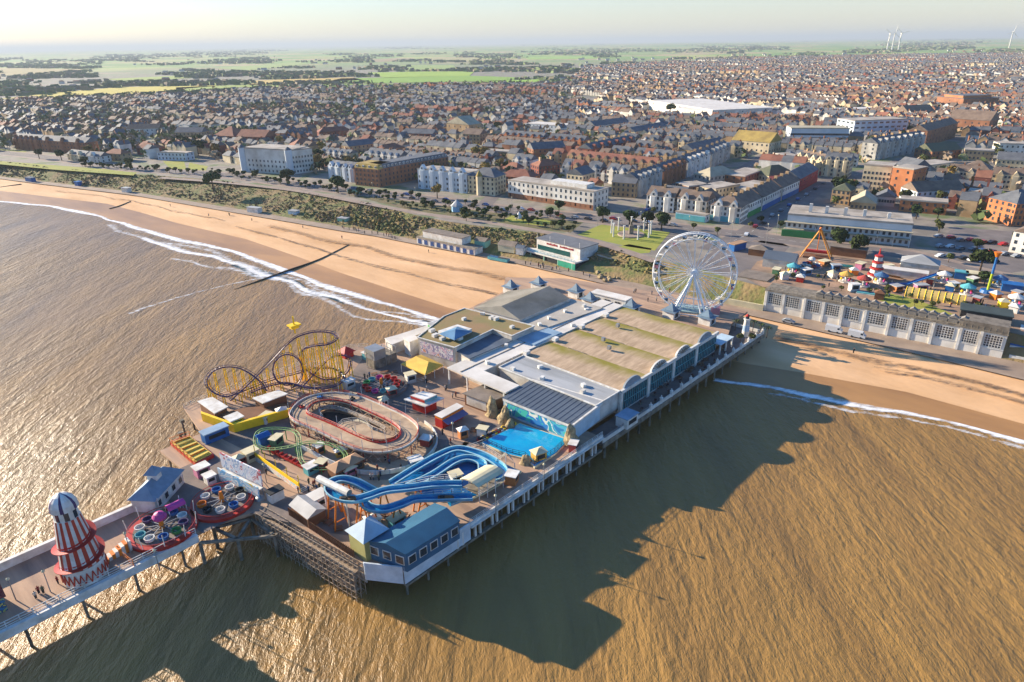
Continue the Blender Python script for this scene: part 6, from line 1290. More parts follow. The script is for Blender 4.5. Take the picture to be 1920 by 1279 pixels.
rng = random.Random(12)
extra = [(1486,512,'teal','carousel'),(1545,498,'orange','stall'),(1566,508,'blue','stall'),(1585,528,'yellow','carousel'),(1612,504,'pink','stall'),(1618,536,'red','carousel'),(1600,545,'white','stall'),(1662,508,'yellow','stall'),(1680,545,'orange','stall'),(1700,505,'teal','stall'),(1742,532,'red','stall'),(1768,528,'white','carousel'),(1785,540,'yellow','stall'),(1812,552,'teal','carousel'),(1830,570,'red','stall'),(1822,532,'green','stall'),(1872,536,'blue','carousel'),(1905,560,'orange','stall'),(1902,572,'white','carousel'),(1455,514,'green','stall'),(1478,500,'yellow','stall'),(1510,515,'blue','stall'),(1650,530,'blue','carousel'),(1725,545,'pink','stall')]
near_ = ['by the dark gabled pavilion','under the swing ride','right of the balloon ride','below the dark green pool','left of the climbing tower','right of the climbing tower','behind the blue slide','left of the tower ride','below the tower ride','near the right picture edge']
for i,(x,y,c,kd) in enumerate(extra):
    w_ = near_[min(9, int((x-1440)/47))]; m = sc_[c]
    if kd == 'carousel':
        T = Thing('carousel', 'small round ride with a %s conical top %s' % (c, w_), 'ride', P(x,y,ZP), 0, 'small rides of the amusement park'); mb = MB(); mb.cyl(0,0,0,.4,2.4,2.4,14); T.part('platform', mb, m_white); mb = MB(); mb.lathe([(2.5,2.6),(2.6,3.0),(.1,4.3)], 14); T.part('top', mb, m)
        mb = MB(); mb.cyl(0,0,.4,2.8,.4,.4,8); T.part('column', mb, m_white)
        for k in range(5): a = 1.256*k; mb = MB(); mb.lathe([(.1,.5),(.5,.8),(.4,1.4),(.1,1.5)], 6, 1.6*math.cos(a), 1.6*math.sin(a)); T.part('seat', mb, [m_red,m_blue,m_yel,m_white,m_pink][k])
    else:
        T = Thing('park_stall', 'small %s flat topped stall %s' % (c, w_), 'stall', P(x,y,ZP), rng.random()); a, b, h = rng.uniform(1.2,2.2), rng.uniform(1,1.5), rng.uniform(2,2.7); mb = MB(); mb.box(-a,-b,0,a,b,h); T.part('wall', mb, m); mb = MB(); mb.box(-a-.3,-b-.3,h,a+.3,b+.3,h+.2); T.part('roof', mb, [m_white,m_cream,m_rg][i%3]); mb = MB(); mb.box(-a*.7,-b-.04,.9,a*.7,-b,h-.4); T.part('counter', mb, m_dark)
for i in range(30):
    t_, l_, nm = outf[i%5]; x = rng.uniform(1450,1880); person(x, interp([(1430,528),(1887,610)], x)-rng.uniform(8,45)-4, ZP, 'person in a %s walking among the amusement park rides' % nm, t_, l_, 'visitors in the amusement park')
# ================================================================ THE TOWN
HERO = []   # occupied footprints (centre, radius)
m_win = mat('window_dark', '#39434c', .15, spec=.7, var=.3)
WM = {'white':mat('render_white','#e2dccf',.8,'#b8ae9e',.1), 'cream':mat('render_cream','#dac8a4',.85,'#b09c78',.1), 'brick':mat('brick_brown','#9a6a4c',.9,'#7d533c',.15), 'red':mat('brick_red','#8a5040',.9,'#744236',.15),
 'orange':mat('brick_orange','#c07a4e',.9,'#a5653f',.12), 'blue':mat('render_paleblue','#cbd0d0',.8,'#b5bcbe',.1), 'grey':mat('render_grey','#bab5aa',.85,'#8f8a80',.12), 'tan':mat('brick_tan','#bf9f76',.9,'#977a57',.15), 'shop':mat('shop_red','#9c2f34',.7)}
RM = {'slate':mat('roof_slate','#6a6b6c',.75,'#54565a',.25), 'tile':mat('roof_tile','#94614c',.85,'#7c5040',.25,objvar=.1), 'brown':mat('roof_brown','#7f6c5c',.85,'#665549',.25), 'flat':mat('roof_flat','#b5aa9b',.85,'#8a7f71',.12), 'green':mat('roof_moss','#4f5644',.9,'#62604a',.12), 'pale':mat('roof_pale','#b4a98e',.85,'#9c9178',.15), 'white':m_rw, 'gold':mat('roof_gold','#a88f4c',.9,'#8a7440',.15)}
def hero(name, label, cat, A, B, depth, h, wall, roof, rt='flat', fl=3, cols=8, side=None, z=zT, group=None, dormers=0, gables=0, chim=0, rh=None, shop=None, wsz=(1.1,1.5)):
    a, b = P(*A, z), P(*B, z)
    if isinstance(h, tuple): h = h[0]
    L_ = (b-a).length; d = (b-a).normalized(); ang = math.atan2(d.y, d.x)
    T = Thing(name, label, cat, a, ang, group); W = WM.get(wall, wall); Rm = RM.get(roof, roof)
    mb = MB(); mb.box(0,0,-.3,L_,depth,h); T.part('wall', mb, W)
    mb = MB(); rh = rh if rh is not None else min(L_,depth)*.32
    if rt == 'flat': mb.box(-.2,-.2,h,L_+.2,depth+.2,h+.35); mb.box(-.2,-.2,h+.35,L_+.2,.1,h+.8)
    elif rt == 'gable': mb.gable(0,0,L_,depth,h,rh,'x' if L_ >= depth else 'y',.3)
    elif rt == 'gabley': mb.gable(0,0,L_,depth,h,rh,'y',.3)
    elif rt == 'hip': mb.gable(0,0,L_,depth,h,rh,'x' if L_ >= depth else 'y',.4,hip=min(L_,depth)/2)
    elif rt == 'pyr': mb.pyr(0,0,L_,depth,h,rh)
    elif rt == 'mansard':
        i_ = 1.3; q = [(0,0),(L_,0),(L_,depth),(0,depth)]; p_ = [(i_,i_),(L_-i_,i_),(L_-i_,depth-i_),(i_,depth-i_)]
        mb.add([(x,y,h) for x,y in q]+[(x,y,h+2.8) for x,y in p_], [(0,1,5,4),(1,2,6,5),(2,3,7,6),(3,0,4,7),(4,5,6,7),(3,2,1,0)])
    ro = T.part('roof', mb, Rm)
    fh = h/fl; sz = wsz
    def wrow(x0,y0,x1,y1,n,ang_,zz,first):
        for i in range(n):
            t = (i+.5)/n; loc = (lerp(x0,x1,t), lerp(y0,y1,t), zz)
            if first is None:
                m2 = MB(); m2.box(-sz[0]/2,-.06,-sz[1]/2,sz[0]/2,.06,sz[1]/2); first = T.part('window', m2, m_win); first.location = loc; first.rotation_euler = (0,0,ang_)
            else: clone(first, T.o, loc, (0,0,ang_))
        return first
    f = None; s0 = cols if side is None else cols
    nside = side if side is not None else max(1, int(cols*depth/max(L_,1)))
    tot = 0
    for k in range(fl):
        zz = fh*k+fh*.55
        if tot+cols+2*nside > 92: break
        f = wrow(0,-.02,L_,-.02,cols,0,zz,f); f = wrow(-.02,0,-.02,depth,nside,math.pi/2,zz,f); f = wrow(L_+.02,0,L_+.02,depth,nside,math.pi/2,zz,f); tot += cols+2*nside
    for i in range(dormers):
        x = L_*(i+.5)/dormers; mb = MB(); mb.box(x-.7,.25,h+.4,x+.7,1.6,h+1.9); dm = T.part('dormer', mb, m_white); mb = MB(); mb.box(x-.45,.2,h+.7,x+.45,.26,h+1.6); T.part('pane', mb, m_win, dm)
    for i in range(gables):
        x = L_*(i+.5)/gables; w_ = min(L_/gables*.38, 2.6); mb = MB(); mb.add([(x-w_,-.25,h-.2),(x+w_,-.25,h-.2),(x,-.25,h+w_*1.25),(x-w_,2.5,h-.2),(x+w_,2.5,h-.2),(x,2.5,h+w_*1.25)], [(0,1,2),(1,4,5,2),(0,2,5,3)]); g_ = T.part('gable', mb, W); mb = MB(); mb.box(x-.5,-.32,h+.3,x+.5,-.26,h+1.5); T.part('pane', mb, m_win, g_)
        mb = MB(); mb.prism([(x-w_*.8,-.01),(x-w_*.45,-1.0),(x+w_*.45,-1.0),(x+w_*.8,-.01)], 0, h-.2); T.part('bay', mb, W)
    for i in range(chim):
        x = L_*(i+.5)/chim; mb = MB(); mb.box(x-.5,depth*.5-.9,h,x+.5,depth*.5+.9,h+(rh if rt in('gable','hip') else 1)+1.3); ck = T.part('chimney', mb, WM['tan']); 
    if shop: mb = MB(); mb.box(.2,-.35,.2,L_-.2,-.05,2.9); T.part('shopfront', mb, shop)
    c = a+d*(L_/2)+Vector((-d.y,d.x,0))*(depth/2); n = max(1,int(L_/max(depth,8)))
    for i in range(n): HERO.append((a+d*(L_*(i+.5)/n)+Vector((-d.y,d.x,0))*(depth/2), max(L_/n,depth)/2+2.5))
    T.L = L_; T.D = depth; T.H = h; return T
T = hero('hotel_building','large pale hotel with long flat roof and rounded corner bays above the dark evergreens','hotel',(460,322),(546,328),22,17,'white','flat','flat',5,12)
for x,y in ((0,0),(T.L,0)):
    mb = MB(); mb.cyl(x,y,0,17.6,2.6,2.6,14); T.part('corner_bay', mb, WM['blue']); mb = MB(); mb.cyl(x,y,17.6,19.6,2.9,.3,14); T.part('bay_roof', mb, RM['slate'])
hero('hotel_wing','plain pale right wing with flat roof joined to the large rounded corner hotel','hotel',(551,327),(590,322),16,16.5,'white','flat','flat',5,7)
hero('villa','grey gabled seaside villa just left of the mansard roofed brick block, left one','villa',(617,334),(640,338),11,8.5,'blue','slate','gable',3,4,gables=2); hero('villa','grey gabled seaside villa touching the mansard roofed brick block','villa',(643,339),(664,342),11,9,'blue','slate','gable',3,3,gables=2)
hero('brick_hotel','brown brick hotel end with tan mansard roof and white dormers facing the sea','hotel',(667,347),(712,352),16,11.5,'brick','gold','mansard',4,6,dormers=4)
a = P(714,351,zT); b = P(842,325,zT)
T = hero('brick_apartments','very long brown brick block with dark mansard roof and a row of white dormers','apartments',(714,351),(842,325),13,11.5,'brick','slate','mansard',4,19,side=1,dormers=19)
T = hero('hotel_building','blue and white Victorian hotel with bay fronts and curved gables, four storeys','hotel',(785,353),(876,363),15,12,'blue','flat','flat',4,14,gables=5)
T = hero('corner_house','cream corner house with a small tan pyramid turret joined to the blue white hotel','house',(879,363),(928,368),14,11,'cream','slate','hip',4,6)
mb = MB(); mb.cyl(T.L*.45,-.8,0,11.5,2,2,8); T.part('turret', mb, WM['cream']); mb = MB(); mb.cyl(T.L*.45,-.8,11.5,15,2.3,.1,8); T.part('turret_roof', mb, RM['gold'])
hero('corner_house','orange brick house with a hipped red tile roof left of the long white hotel','house',(937,352),(995,357),13,7.5,'orange','tile','hip',3,6,chim=2)
T = hero('modern_hotel','long white three storey modern hotel with brown base and square windows','hotel',(953,370),(1112,395),15,10,'white','flat','flat',3,18,side=4,wsz=(1.0,1.7))
mb = MB(); mb.box(T.L*.47,4,10,T.L*.88,12,12.6); T.part('penthouse', mb, m_white); mb = MB(); mb.box(-.05,-.08,0,T.L+.05,-.0,2.9); T.part('brick_base', mb, WM['brick'])
T = hero('chapel_front','pale building with a round arched gable and thin spire behind the long white hotel','chapel',(1062,352),(1092,356),14,9,'cream','slate','gabley',2,4,z=zT); mb = MB(); mb.lathe([(.6,9),(.4,13),(.05,19)], 8, 2, 3); T.part('spire', mb, WM['red'])
hero('villa','tan brick end house with dark gable at the mouth of the side street','house',(1146,368),(1190,372),12,8.5,'tan','slate','gable',3,5)
rows = [(1196,370,1240,352),(1243,351,1285,334),(1288,333,1330,316),(1333,315,1368,298)]
for i,(x0,y0,x1,y1) in enumerate(rows): hero('terrace_row', ('grey bay fronted','brown brick bay fronted','white topped bay fronted','pale bay fronted')[i]+' terrace row in the side street, '+('nearest the sea','second from the sea','third from the sea','farthest from the sea')[i],'terrace',(x0,y0),(x1,y1),12,10,('grey','brick','white','grey')[i],'slate','gable',3,8,gables=5,chim=4)
hero('gabled_terrace','white seaside terrace with twin dormer gables on the left of the parade','terrace',(1211,393),(1262,399),13,8,'white','brown','gable',3,6,gables=2,chim=1); hero('gabled_terrace','white seaside terrace with twin dormer gables in the middle of the parade','terrace',(1268,400),(1322,407),13,8,'white','brown','gable',3,6,gables=2,chim=1)
T = hero('gabled_terrace','white and green verandaed corner terrace at the parade and shopping street corner','terrace',(1330,413),(1386,420),14,8,'white','brown','hip',3,7,gables=2,chim=1,shop=m_teal)
hero('shop','teal and white single storey shopfront on the parade in front of the white terraces','shop',(1266,410),(1322,418),5,3.5,'blue','flat','flat',1,6,shop=m_teal)
av = [(1391,414,1425,397),(1428,396,1462,378),(1465,377,1496,362)]
for i,(x0,y0,x1,y1) in enumerate(av): hero('shop_row','shop row with dark roof left of the main street, '+('nearest the sea','middle one','touching the red shop')[i],'shops',(x0,y0),(x1,y1),13,7.5,'white','brown','gable',2,8,chim=3,shop=m_green if i == 0 else m_blue)
hero('shop','bright red two storey corner shop on the main street','shop',(1497,361),(1531,341),13,8,'shop','slate','gable',2,6,shop=WM['shop'])
T = hero('veranda_hotel','wide cream and blue hotel with two tiers of verandas and a flat chimneyed roof','hotel',(1472,440),(1703,462),22,9.5,'blue','flat','flat',3,22,side=7)
for z_ in (3.2,6.4):
    mb = MB(); mb.box(-1,-2.6,z_,T.L+.5,0,z_+.25); T.part('veranda', mb, RM['pale'])
for i in range(9): x = T.L*i/8; mb = MB(); mb.box(x-.12,-2.5,0,x+.12,-2.25,6.4); T.part('veranda_post', mb, m_white)
for x,y,hh in ((9,8,4),(16,9,3.2),(24,7,3.6),(32,9,3),(42,8,2.6)): mb = MB(); mb.box(x-.7,y-.7,9.8,x+.7,y+.7,9.8+hh); T.part('chimney', mb, m_white)
mb = MB(); mb.box(-1.5,-3,0,14,-2.62,3.1); T.part('green_bar_front', mb, m_green)
hero('office_block','plain cream tower like block with blank side wall in the middle of the shopping district','building',(1612,356),(1663,361),16,15,'cream','flat','flat',5,7)
hero('brick_block','tall blank orange brick block beside the plain cream block','building',(1664,366),(1702,372),16,16,'orange','flat','flat',4,2,side=3)
hero('gabled_house','narrow white and red gabled building right of the orange brick block','building',(1705,352),(1738,349),14,12,'grey','slate','gabley',4,3,gables=1)
hero('pub','cream ornate gabled corner pub with tall chimneys on the shopping street','pub',(1541,330),(1588,334),14,11,'cream','slate','gable',4,7,gables=3,chim=3)
hero('pub_row','cream ornate gabled row joined to the left of the corner pub','shops',(1490,318),(1539,330),12,9.5,'cream','brown','gable',3,9,gables=4,chim=4,shop=WM['shop'])
hero('shop_row','orange brick and cream parade of shops left of the ornate cream row','shops',(1447,306),(1488,317),12,7,'orange','flat','flat',2,8,shop=m_white)
hero('glass_office','long office with horizontal green glass bands and white decks in the town','offices',(1480,270),(1588,271),22,13,'blue','pale','flat',4,20,side=2,wsz=(3.2,1.6))
hero('store_building','tall white panelled store with blue glazing, highest flat roof in the town','shop',(1597,262),(1697,258),26,16,'blue','flat','flat',4,9,side=4,wsz=(3.5,1.4))
hero('town_terrace','dark ornate gabled terrace along the far left of the shopping street','terrace',(1640,300),(1730,284),12,12,'grey','slate','gable',4,15,gables=8,chim=6)
hero('town_terrace','shaded brown terrace beyond the ornate gabled one on the shopping street','terrace',(1733,276),(1790,258),14,13,'brick','brown','gable',4,10,chim=4)
for (x0,y0,x1,y1,dp,hh,wl,rf,lb) in [(1216,205,1334,226,80,11,'white','white','huge white flat roofed warehouse left part, longest wall in the town'),(1337,226,1436,217,60,10,'white','white','white flat roofed warehouse right part joined to the huge one'),
  (1765,203,1800,207,40,17,'orange','slate','orange brick box of the big hall on the far right of the town'),(1802,208,1868,206,46,14,'brick','slate','dark roofed big hall beside the orange box on the far right')]:
    hero('warehouse',lb,'warehouse',(x0,y0),(x1,y1),dp,hh,wl,rf,'flat',2,6,side=1)
T = hero('church','church with two golden moss pitched roofs in the middle of the town','church',(1370,283),(1440,290),22,9,'cream','gold','gable',2,8)
hero('brick_church','brown church with a steep roof behind the dark ornate terrace','church',(1775,246),(1850,252),20,12,'brick','brown','gable',2,6,rh=8)
hero('brick_flats','orange red brick flats with grey hipped roof at the right picture edge','flats',(1858,413),(1895,425),16,11,'orange','slate','hip',4,6); hero('brick_flats','orange red brick flats wing with hipped roof, rightmost in the picture','flats',(1898,425),(1950,420),16,11,'orange','slate','hip',4,6)
hero('store_building','long low white and lilac flat roofed shop behind the veranda hotel','shop',(1716,380),(1805,376),14,6,'blue','brown','gable',2,9); hero('store_building','low orange brick hall with flat roof right behind the veranda hotel','building',(1684,396),(1772,404),12,6,'orange','flat','flat',2,6)
hero('market_hall','brown roofed market shed left of the plain orange brick hall','building',(1592,396),(1640,400),16,5,'tan','pale','gable',1,6); hero('bank_house','square building with a dark moss hipped roof at the end of the shopping street','building',(1556,382),(1590,386),12,8,'tan','green','hip',3,4)
hero('villa','white house with gable at the right picture edge above the park','house',(1890,472),(1960,485),12,9,'white','brown','gabley',3,4)
hero('gabled_terrace','dark brick terrace with a row of pointed white gables at the far left','terrace',(30,280),(78,284),12,10,'brick','slate','gable',3,10,gables=5); hero('gabled_terrace','dark brick terrace with tall cream gabled end, right of the far left one','terrace',(80,284),(165,290),12,10,'brick','slate','gable',3,14,gables=3)
hero('bungalow','cream low house behind the clipped evergreens on the cliff road','house',(128,300),(160,304),10,5,'cream','slate','gable',2,5,gables=2); hero('bungalow','white house with small gables right of the cream low house','house',(163,304),(190,306),10,5,'white','slate','gable',2,4,gables=1)
hero('villa','brown house with orange tiled hipped roof behind the cliff road bushes','house',(200,301),(230,303),10,6,'tan','tile','hip',2,4); hero('villa','house with long red tiled roof left of the walled lawn','house',(258,290),(292,292),11,6,'red','tile','hip',2,5); hero('villa','low pale flat roofed block left of the tallest evergreens','flats',(297,300),(350,302),10,6,'blue','flat','flat',2,8)
hero('school','sprawling red brick building with big red tiled roofs left of the town centre','school',(402,268),(440,270),24,7,'red','tile','hip',2,6); hero('school','red tiled long wing right of the sprawling red brick building','school',(446,270),(498,272),18,7,'red','tile','gable',2,8); hero('school','low red tiled hall behind the large pale hotel','school',(552,288),(600,284),16,6,'red','tile','hip',2,6)
hero('modern_church','angular church with a white stripe on its steep roof, left of the town middle','church',(838,252),(880,256),18,11,'tan','pale','gabley',2,4,rh=7); hero('flats','brown brick block with a gable roof next to the striped roof church','flats',(868,270),(900,272),14,9,'tan','brown','gable',3,5)
hero('flats','brick flats with dark roof in the middle of the brown roofed estate','flats',(757,266),(812,268),12,8,'red','slate','gable',3,8); hero('hall_building','house with dark roof and cream gable end above the mansard block','house',(657,296),(702,290),12,9,'tan','slate','gable',3,6)
hero('clinic','pale blue and white flat roofed clinic in the upper middle of the town','building',(984,245),(1052,250),22,7,'blue','white','flat',2,10)
hero('red_terrace','tall red brick terrace in the middle of the town, nearer one','terrace',(1108,305),(1190,286),12,10,'red','slate','gable',3,13,chim=6,gables=6); hero('red_terrace','tall red brick terrace in the middle of the town, farther one','terrace',(1010,335),(1050,331),12,8,'red','tile','hip',3,6,chim=2)
hero('garage_sheds','long low flat roofed depot on the brown yard right of the warehouse','depot',(1560,197),(1640,203),20,5,'cream','flat','flat',1,8)
blk = [(1288,392,1330,398,14,6,'tan','brown','gable','right behind the middle gabled terrace'),(1238,384,1280,389,13,6,'grey','slate','gable','right behind the left gabled terrace'),(1340,398,1378,402,12,6,'white','flat','flat','right behind the verandaed corner terrace'),(1290,370,1330,366,14,6,'brick','flat','flat','between side street and gabled terraces'),(1340,375,1385,366,14,6,'cream','flat','flat','between side street and shop row'),
 (1385,395,1402,388,9,6,'tan','flat','flat','wedged behind the nearest shop row'),(1330,350,1380,342,14,6,'grey','pale','hip','halfway along the side street'),(1600,418,1640,421,8,4,'cream','flat','flat','just behind the veranda hotel left half'),(1660,424,1700,428,8,4,'grey','flat','flat','just behind the veranda hotel right half'),(1400,372,1450,360,14,5,'grey','flat','flat','between the shop row and the golden roofed church'),(1440,345,1490,340,16,5,'cream','green','hip','behind the bright red corner shop'),(1395,350,1432,336,14,6,'brick','flat','flat','beside the side street mouth'),(1300,300,1360,285,14,7,'tan','slate','gable','left of the golden roofed church'),
 (1730,330,1790,322,16,6,'cream','flat','flat','above the lilac shop'),(1798,335,1850,340,14,7,'white','brown','hip','right of the lilac shop'),(1810,380,1850,384,12,6,'orange','flat','flat','left of the orange brick flats'),(1745,300,1800,296,16,6,'brick','green','gable','behind the narrow gabled building'),(1805,300,1860,303,14,7,'tan','flat','flat','at the right below the brown church'),
 (1865,318,1925,322,14,7,'cream','slate','gable','near the right edge below the brown church'),(1870,290,1940,292,16,8,'white','flat','flat','far right with pale walls'),(1640,385,1676,388,10,5,'grey','slate','gable','behind the veranda hotel roof'),(1700,345,1735,350,10,9,'cream','brown','gabley','right behind the gabled building'),(1115,250,1180,242,14,7,'white','slate','gable','right of the pale clinic'),
 (1190,262,1250,250,12,7,'cream','slate','gable','below the huge warehouse'),(905,300,960,304,12,7,'tan','flat','flat','behind the orange corner house'),(1000,300,1060,296,14,8,'brick','slate','gable','left of the red brick terrace'),(720,300,760,292,12,7,'orange','tile','hip','above the mansard block'),(600,262,660,258,12,7,'red','tile','hip','above the low red hall'),
 (500,252,560,250,14,6,'cream','brown','gable','behind the red roofed school'),(330,262,380,262,14,7,'tan','slate','gable','left of the red roofed school'),(240,255,300,254,14,7,'white','brown','gable','above the red tiled villa'),(1460,228,1520,226,20,6,'orange','flat','flat','between warehouse and glass office'),(1700,222,1750,220,20,7,'tan','brown','gable','left of the orange hall box'),(1560,215,1650,212,24,5,'white','white','flat','behind the glass office')]
for (x0,y0,x1,y1,dp,hh,wl,rf,rt,wh_) in blk: hero('town_block', {'white':'white','cream':'cream','brick':'brown brick','red':'red brick','orange':'orange brick','tan':'tan brick','grey':'grey'}[wl]+' '+{'flat':'flat roofed','gable':'gabled','gabley':'gable fronted','hip':'hipped'}[rt]+' block '+wh_, 'building', (x0,y0),(x1,y1),dp,hh,wl,rf,rt,max(1,int(hh/3)),7)
for i,(x,y,sz) in enumerate(((1225,402,.5),(1408,428,.5),(1425,420,.45),(1760,436,.7),(1778,492,.6),(1830,470,.6),(1905,455,.7),(1755,425,.6),(1462,430,.5),(1345,440,.5),(1300,430,.5),(1568,355,.8),(1580,345,.7),(1600,352,.8))):
    tree((2,5,0)[i%3], P(x,y,zT), ('bare brown','low olive','small dark round')[i%3]+' street tree '+('left of the gabled terraces','at the shop row foot','beside the nearest shop row','at the car park back left','at the car park front left','among the parked cars','at the right side of the car park','behind the car park hedge','at the green bar front','on the pier approach','on the parade pavement','before the plain cream block, left','before the plain cream block, middle','before the plain cream block, right')[i], sz*1.2)
# --- wind turbines on the skyline
for i,(x,yt,s) in enumerate(((1663,52,1),(1672,56,1),(1684,54,1),(1892,50,1))):
    p = P(x,95 if i<3 else 90,zT+2); p.z = zT; T = Thing('wind_turbine', ('left of the three close white wind turbines on the skyline','middle of the three close white wind turbines on the skyline','right of the three close white wind turbines on the skyline','single white wind turbine at the far right of the skyline')[i], 'wind turbine', p, 0, 'wind turbines on the skyline')
    H_ = 105; mb = MB(); mb.cyl(0,0,-20,H_,5.5,3.2,10); T.part('tower', mb, m_white); mb = MB(); mb.box(-3,-8,H_,3,6,H_+5); T.part('nacelle', mb, m_white)
    for k in range(3): a = .4+i+2*math.pi*k/3; mb = MB(); mb.bar((0,-9,H_+2.5),(48*math.cos(a),-9,H_+2.5+48*math.sin(a)),2.2,4); T.part('blade', mb, m_white)
# --- houses: prototypes whose copies share meshes
def house_proto(kind, wall, roof):
    T = Thing('house','x','house',(0,-900,0)); W = WM[wall]; Rm = RM[roof]
    L_, D_, h, rh = {'semi':(11,8,5.6,3.2),'terrace':(6.2,10,6.2,2.8),'bungalow':(10,8,2.9,2.6),'tall':(8,11,8.6,3.6)}[kind]
    mb = MB(); mb.box(-L_/2,-D_/2,-.5,L_/2,D_/2,h)
    if kind in ('terrace','tall'): mb.add([(-L_/2,-D_/2,h),(-L_/2,D_/2,h),(-L_/2,0,h+rh*.93)], [(0,1,2)]); mb.add([(L_/2,-D_/2,h),(L_/2,D_/2,h),(L_/2,0,h+rh*.93)], [(0,1,2)])
    T.part('wall', mb, W)
    mb = MB()
    if kind == 'semi': mb.gable(-L_/2,-D_/2,L_/2,D_/2,h,rh,'x',.4,hip=3.0)
    elif kind == 'bungalow': mb.gable(-L_/2,-D_/2,L_/2,D_/2,h,rh,'x',.4,hip=2.5)
    else: mb.gable(-L_/2,-D_/2,L_/2,D_/2,h,rh,'x',.15)
    T.part('roof', mb, Rm)
    if kind != 'bungalow':
        w_ = L_*.24; mb = MB(); mb.add([(-w_,-D_/2-.4,h-.6),(w_,-D_/2-.4,h-.6),(0,-D_/2-.4,h+w_*1.1),(-w_,-.5,h-.6),(w_,-.5,h-.6),(0,-.5,h+w_*1.1)], [(0,1,2),(1,4,5,2),(0,2,5,3)]); mb.box(-w_*.8,-D_/2-.9,0,w_*.8,-D_/2-.02,h-.6); T.part('gable_bay', mb, W)
    mb = MB(); mb.box(L_/2-1.2,-.6,h+.3,L_/2-.4,.6,h+rh+1.0); T.part('chimney', mb, WM['brick'])
    mb = MB(); mb.box(-.6,-.07,-.65,.6,.07,.65); first = None
    for z_ in ([1.5,4.2] if kind != 'tall' else [1.5,4.4,7.2]):
        if z_ > h: continue
        for x,y,an in ((-L_*.36,-D_/2-.02,0),(L_*.36,-D_/2-.02,0),(-L_/2-.02,-D_*.25,math.pi/2),(-L_/2-.02,D_*.25,math.pi/2)):
            if first is None: first = T.part('window', mb, m_win); first.location = (x,y,z_); first.rotation_euler = (0,0,an)
            else: clone(first, T.o, (x,y,z_), (0,0,an))
    mb = MB(); mb.box(L_*.12,-D_/2-.12,0,L_*.12+.9,-D_/2-.02,2.1); T.part('door', mb, m_white); return T
CN = {'white':'white rendered','cream':'cream rendered','brick':'brown brick','red':'red brick','orange':'orange brick','tan':'tan brick','grey':'grey rendered'}
RN = {'slate':'slate grey','tile':'red tiled','brown':'brown tiled'}
KN = {'semi':'hipped roof house','terrace':'narrow terraced house','bungalow':'bungalow','tall':'tall three storey house'}
LMK = [(460,322,'the large rounded corner hotel'),(690,340,'the mansard roofed brick block'),(835,330,'the blue white hotel'),(1030,350,'the long white hotel'),(1250,370,'the white gabled terraces'),(1340,300,'the side street terraces'),(1400,270,'the golden roofed church'),(1540,320,'the ornate cream pub'),(1530,255,'the long glass banded office'),(1650,240,'the white panelled store'),(1640,350,'the plain cream block'),(1740,370,'the low lilac shop'),(1870,390,'the orange brick flats'),(1280,205,'the huge white warehouse'),(1800,200,'the orange hall box'),(1810,240,'the steep roofed brown church'),(1010,240,'the pale clinic'),(1060,222,'the golden brown tree'),(860,250,'the striped roof church'),(780,262,'the dark roofed flats'),(450,262,'the red roofed school'),(570,280,'the low red hall'),(250,280,'the red tiled villa'),(100,280,'the dark gabled terrace'),(1130,295,'the red brick terrace'),(930,340,'the orange brick corner house'),(640,290,'the cream gable house'),(30,270,'the far left gabled terrace')]
PROT = {}; used_lab = {}; counts = {}
YTOP = [(-50,196),(60,192),(200,188),(330,182),(480,172),(560,168),(700,165),(900,164),(1060,160),(1100,128),(1250,118),(1400,110),(1700,104),(2000,100)]
ROADS = [[P(x,y,zT) for x,y in pl] for pl in ([(1400,440),(1450,405),(1500,375),(1545,345),(1640,318),(1740,290),(1800,270)],[(1130,412),(1210,395),(1300,360),(1390,320),(1440,290)])]
def near_road(p, lim=15):
    for rd in ROADS:
        for a, b in zip(rd, rd[1:]):
            ab = b-a; t = max(0,min(1,(p-a).dot(ab)/ab.dot(ab)))
            if (a+ab*t-p).length < lim: return True
    return False
BUILT_TOP = [(-50,282),(60,276),(200,300),(300,296),(400,302),(440,315),(560,330),(620,322),(760,345),(880,352),(950,352),(1110,378),(1200,388),(1400,405),(1470,384),(1590,392),(1700,410),(1760,412),(1850,418),(1960,425)]
random.seed(77); sites = []
def styl(a_, b_, px):
    rr = random.Random(a_*7919+b_*104729); return (rr.choices(['white','cream','brick','red','orange','tan','grey'], [7,7,3,1,.6,3.5,3.5])[0], rr.choices(['slate','tile','brown'], [7,1.6,6])[0], rr.choice(['tall','terrace','terrace','semi'] if px > 950 else ['semi','terrace','semi','bungalow','tall']))
for zone, (th, W_) in enumerate(((R(-36), 7.4), (R(-58), 6.6))):
    c_, s_ = math.cos(th), math.sin(th); t = 40.0
    for ti in range(0, 230):
        t += 20.5 if ti%2 else 17.5          # gardens back to back, then a street
        for si in range(-520, 520):
            s = si*W_
            if (si % 17) in (0, 1): continue
            x0 = 200+c_*s-s_*t; y0 = 150+s_*s+c_*t
            if y0 < 180: continue
            x = x0+22*_n.noise(Vector((x0*.0021,y0*.0021,2))); y = y0+22*_n.noise(Vector((x0*.0019,y0*.0019,7)))
            px, py = proj(x, y, zT)
            if not (-45 < px < 1965) or py > interp(BUILT_TOP, px) or py < interp(YTOP, px): continue
            p = Vector((x,y,zT)); dist = p.length; right = px+60*_n.noise(p*.004) > 1080 and dist > 850
            if right != (zone == 1): continue
            st = styl(ti, si//17, px)
            if _n.noise(p*.0045) > .36: continue
            if random.random() > ((.55 if st[2] in ('semi','bungalow') else .93) if dist < 1500 else .62): continue
            if st[2] == 'semi' and si%2: continue
            if dist < 1300 and (near_road(p) or any((q-p).length < r_+6.5 for q, r_ in HERO)): continue
            if random.random() < .18: st = styl(random.randrange(99), 3, px)
            sites.append((dist, p, px, py, th+.06*random.gauss(0,1)+(math.pi if ti%2 else 0), st))
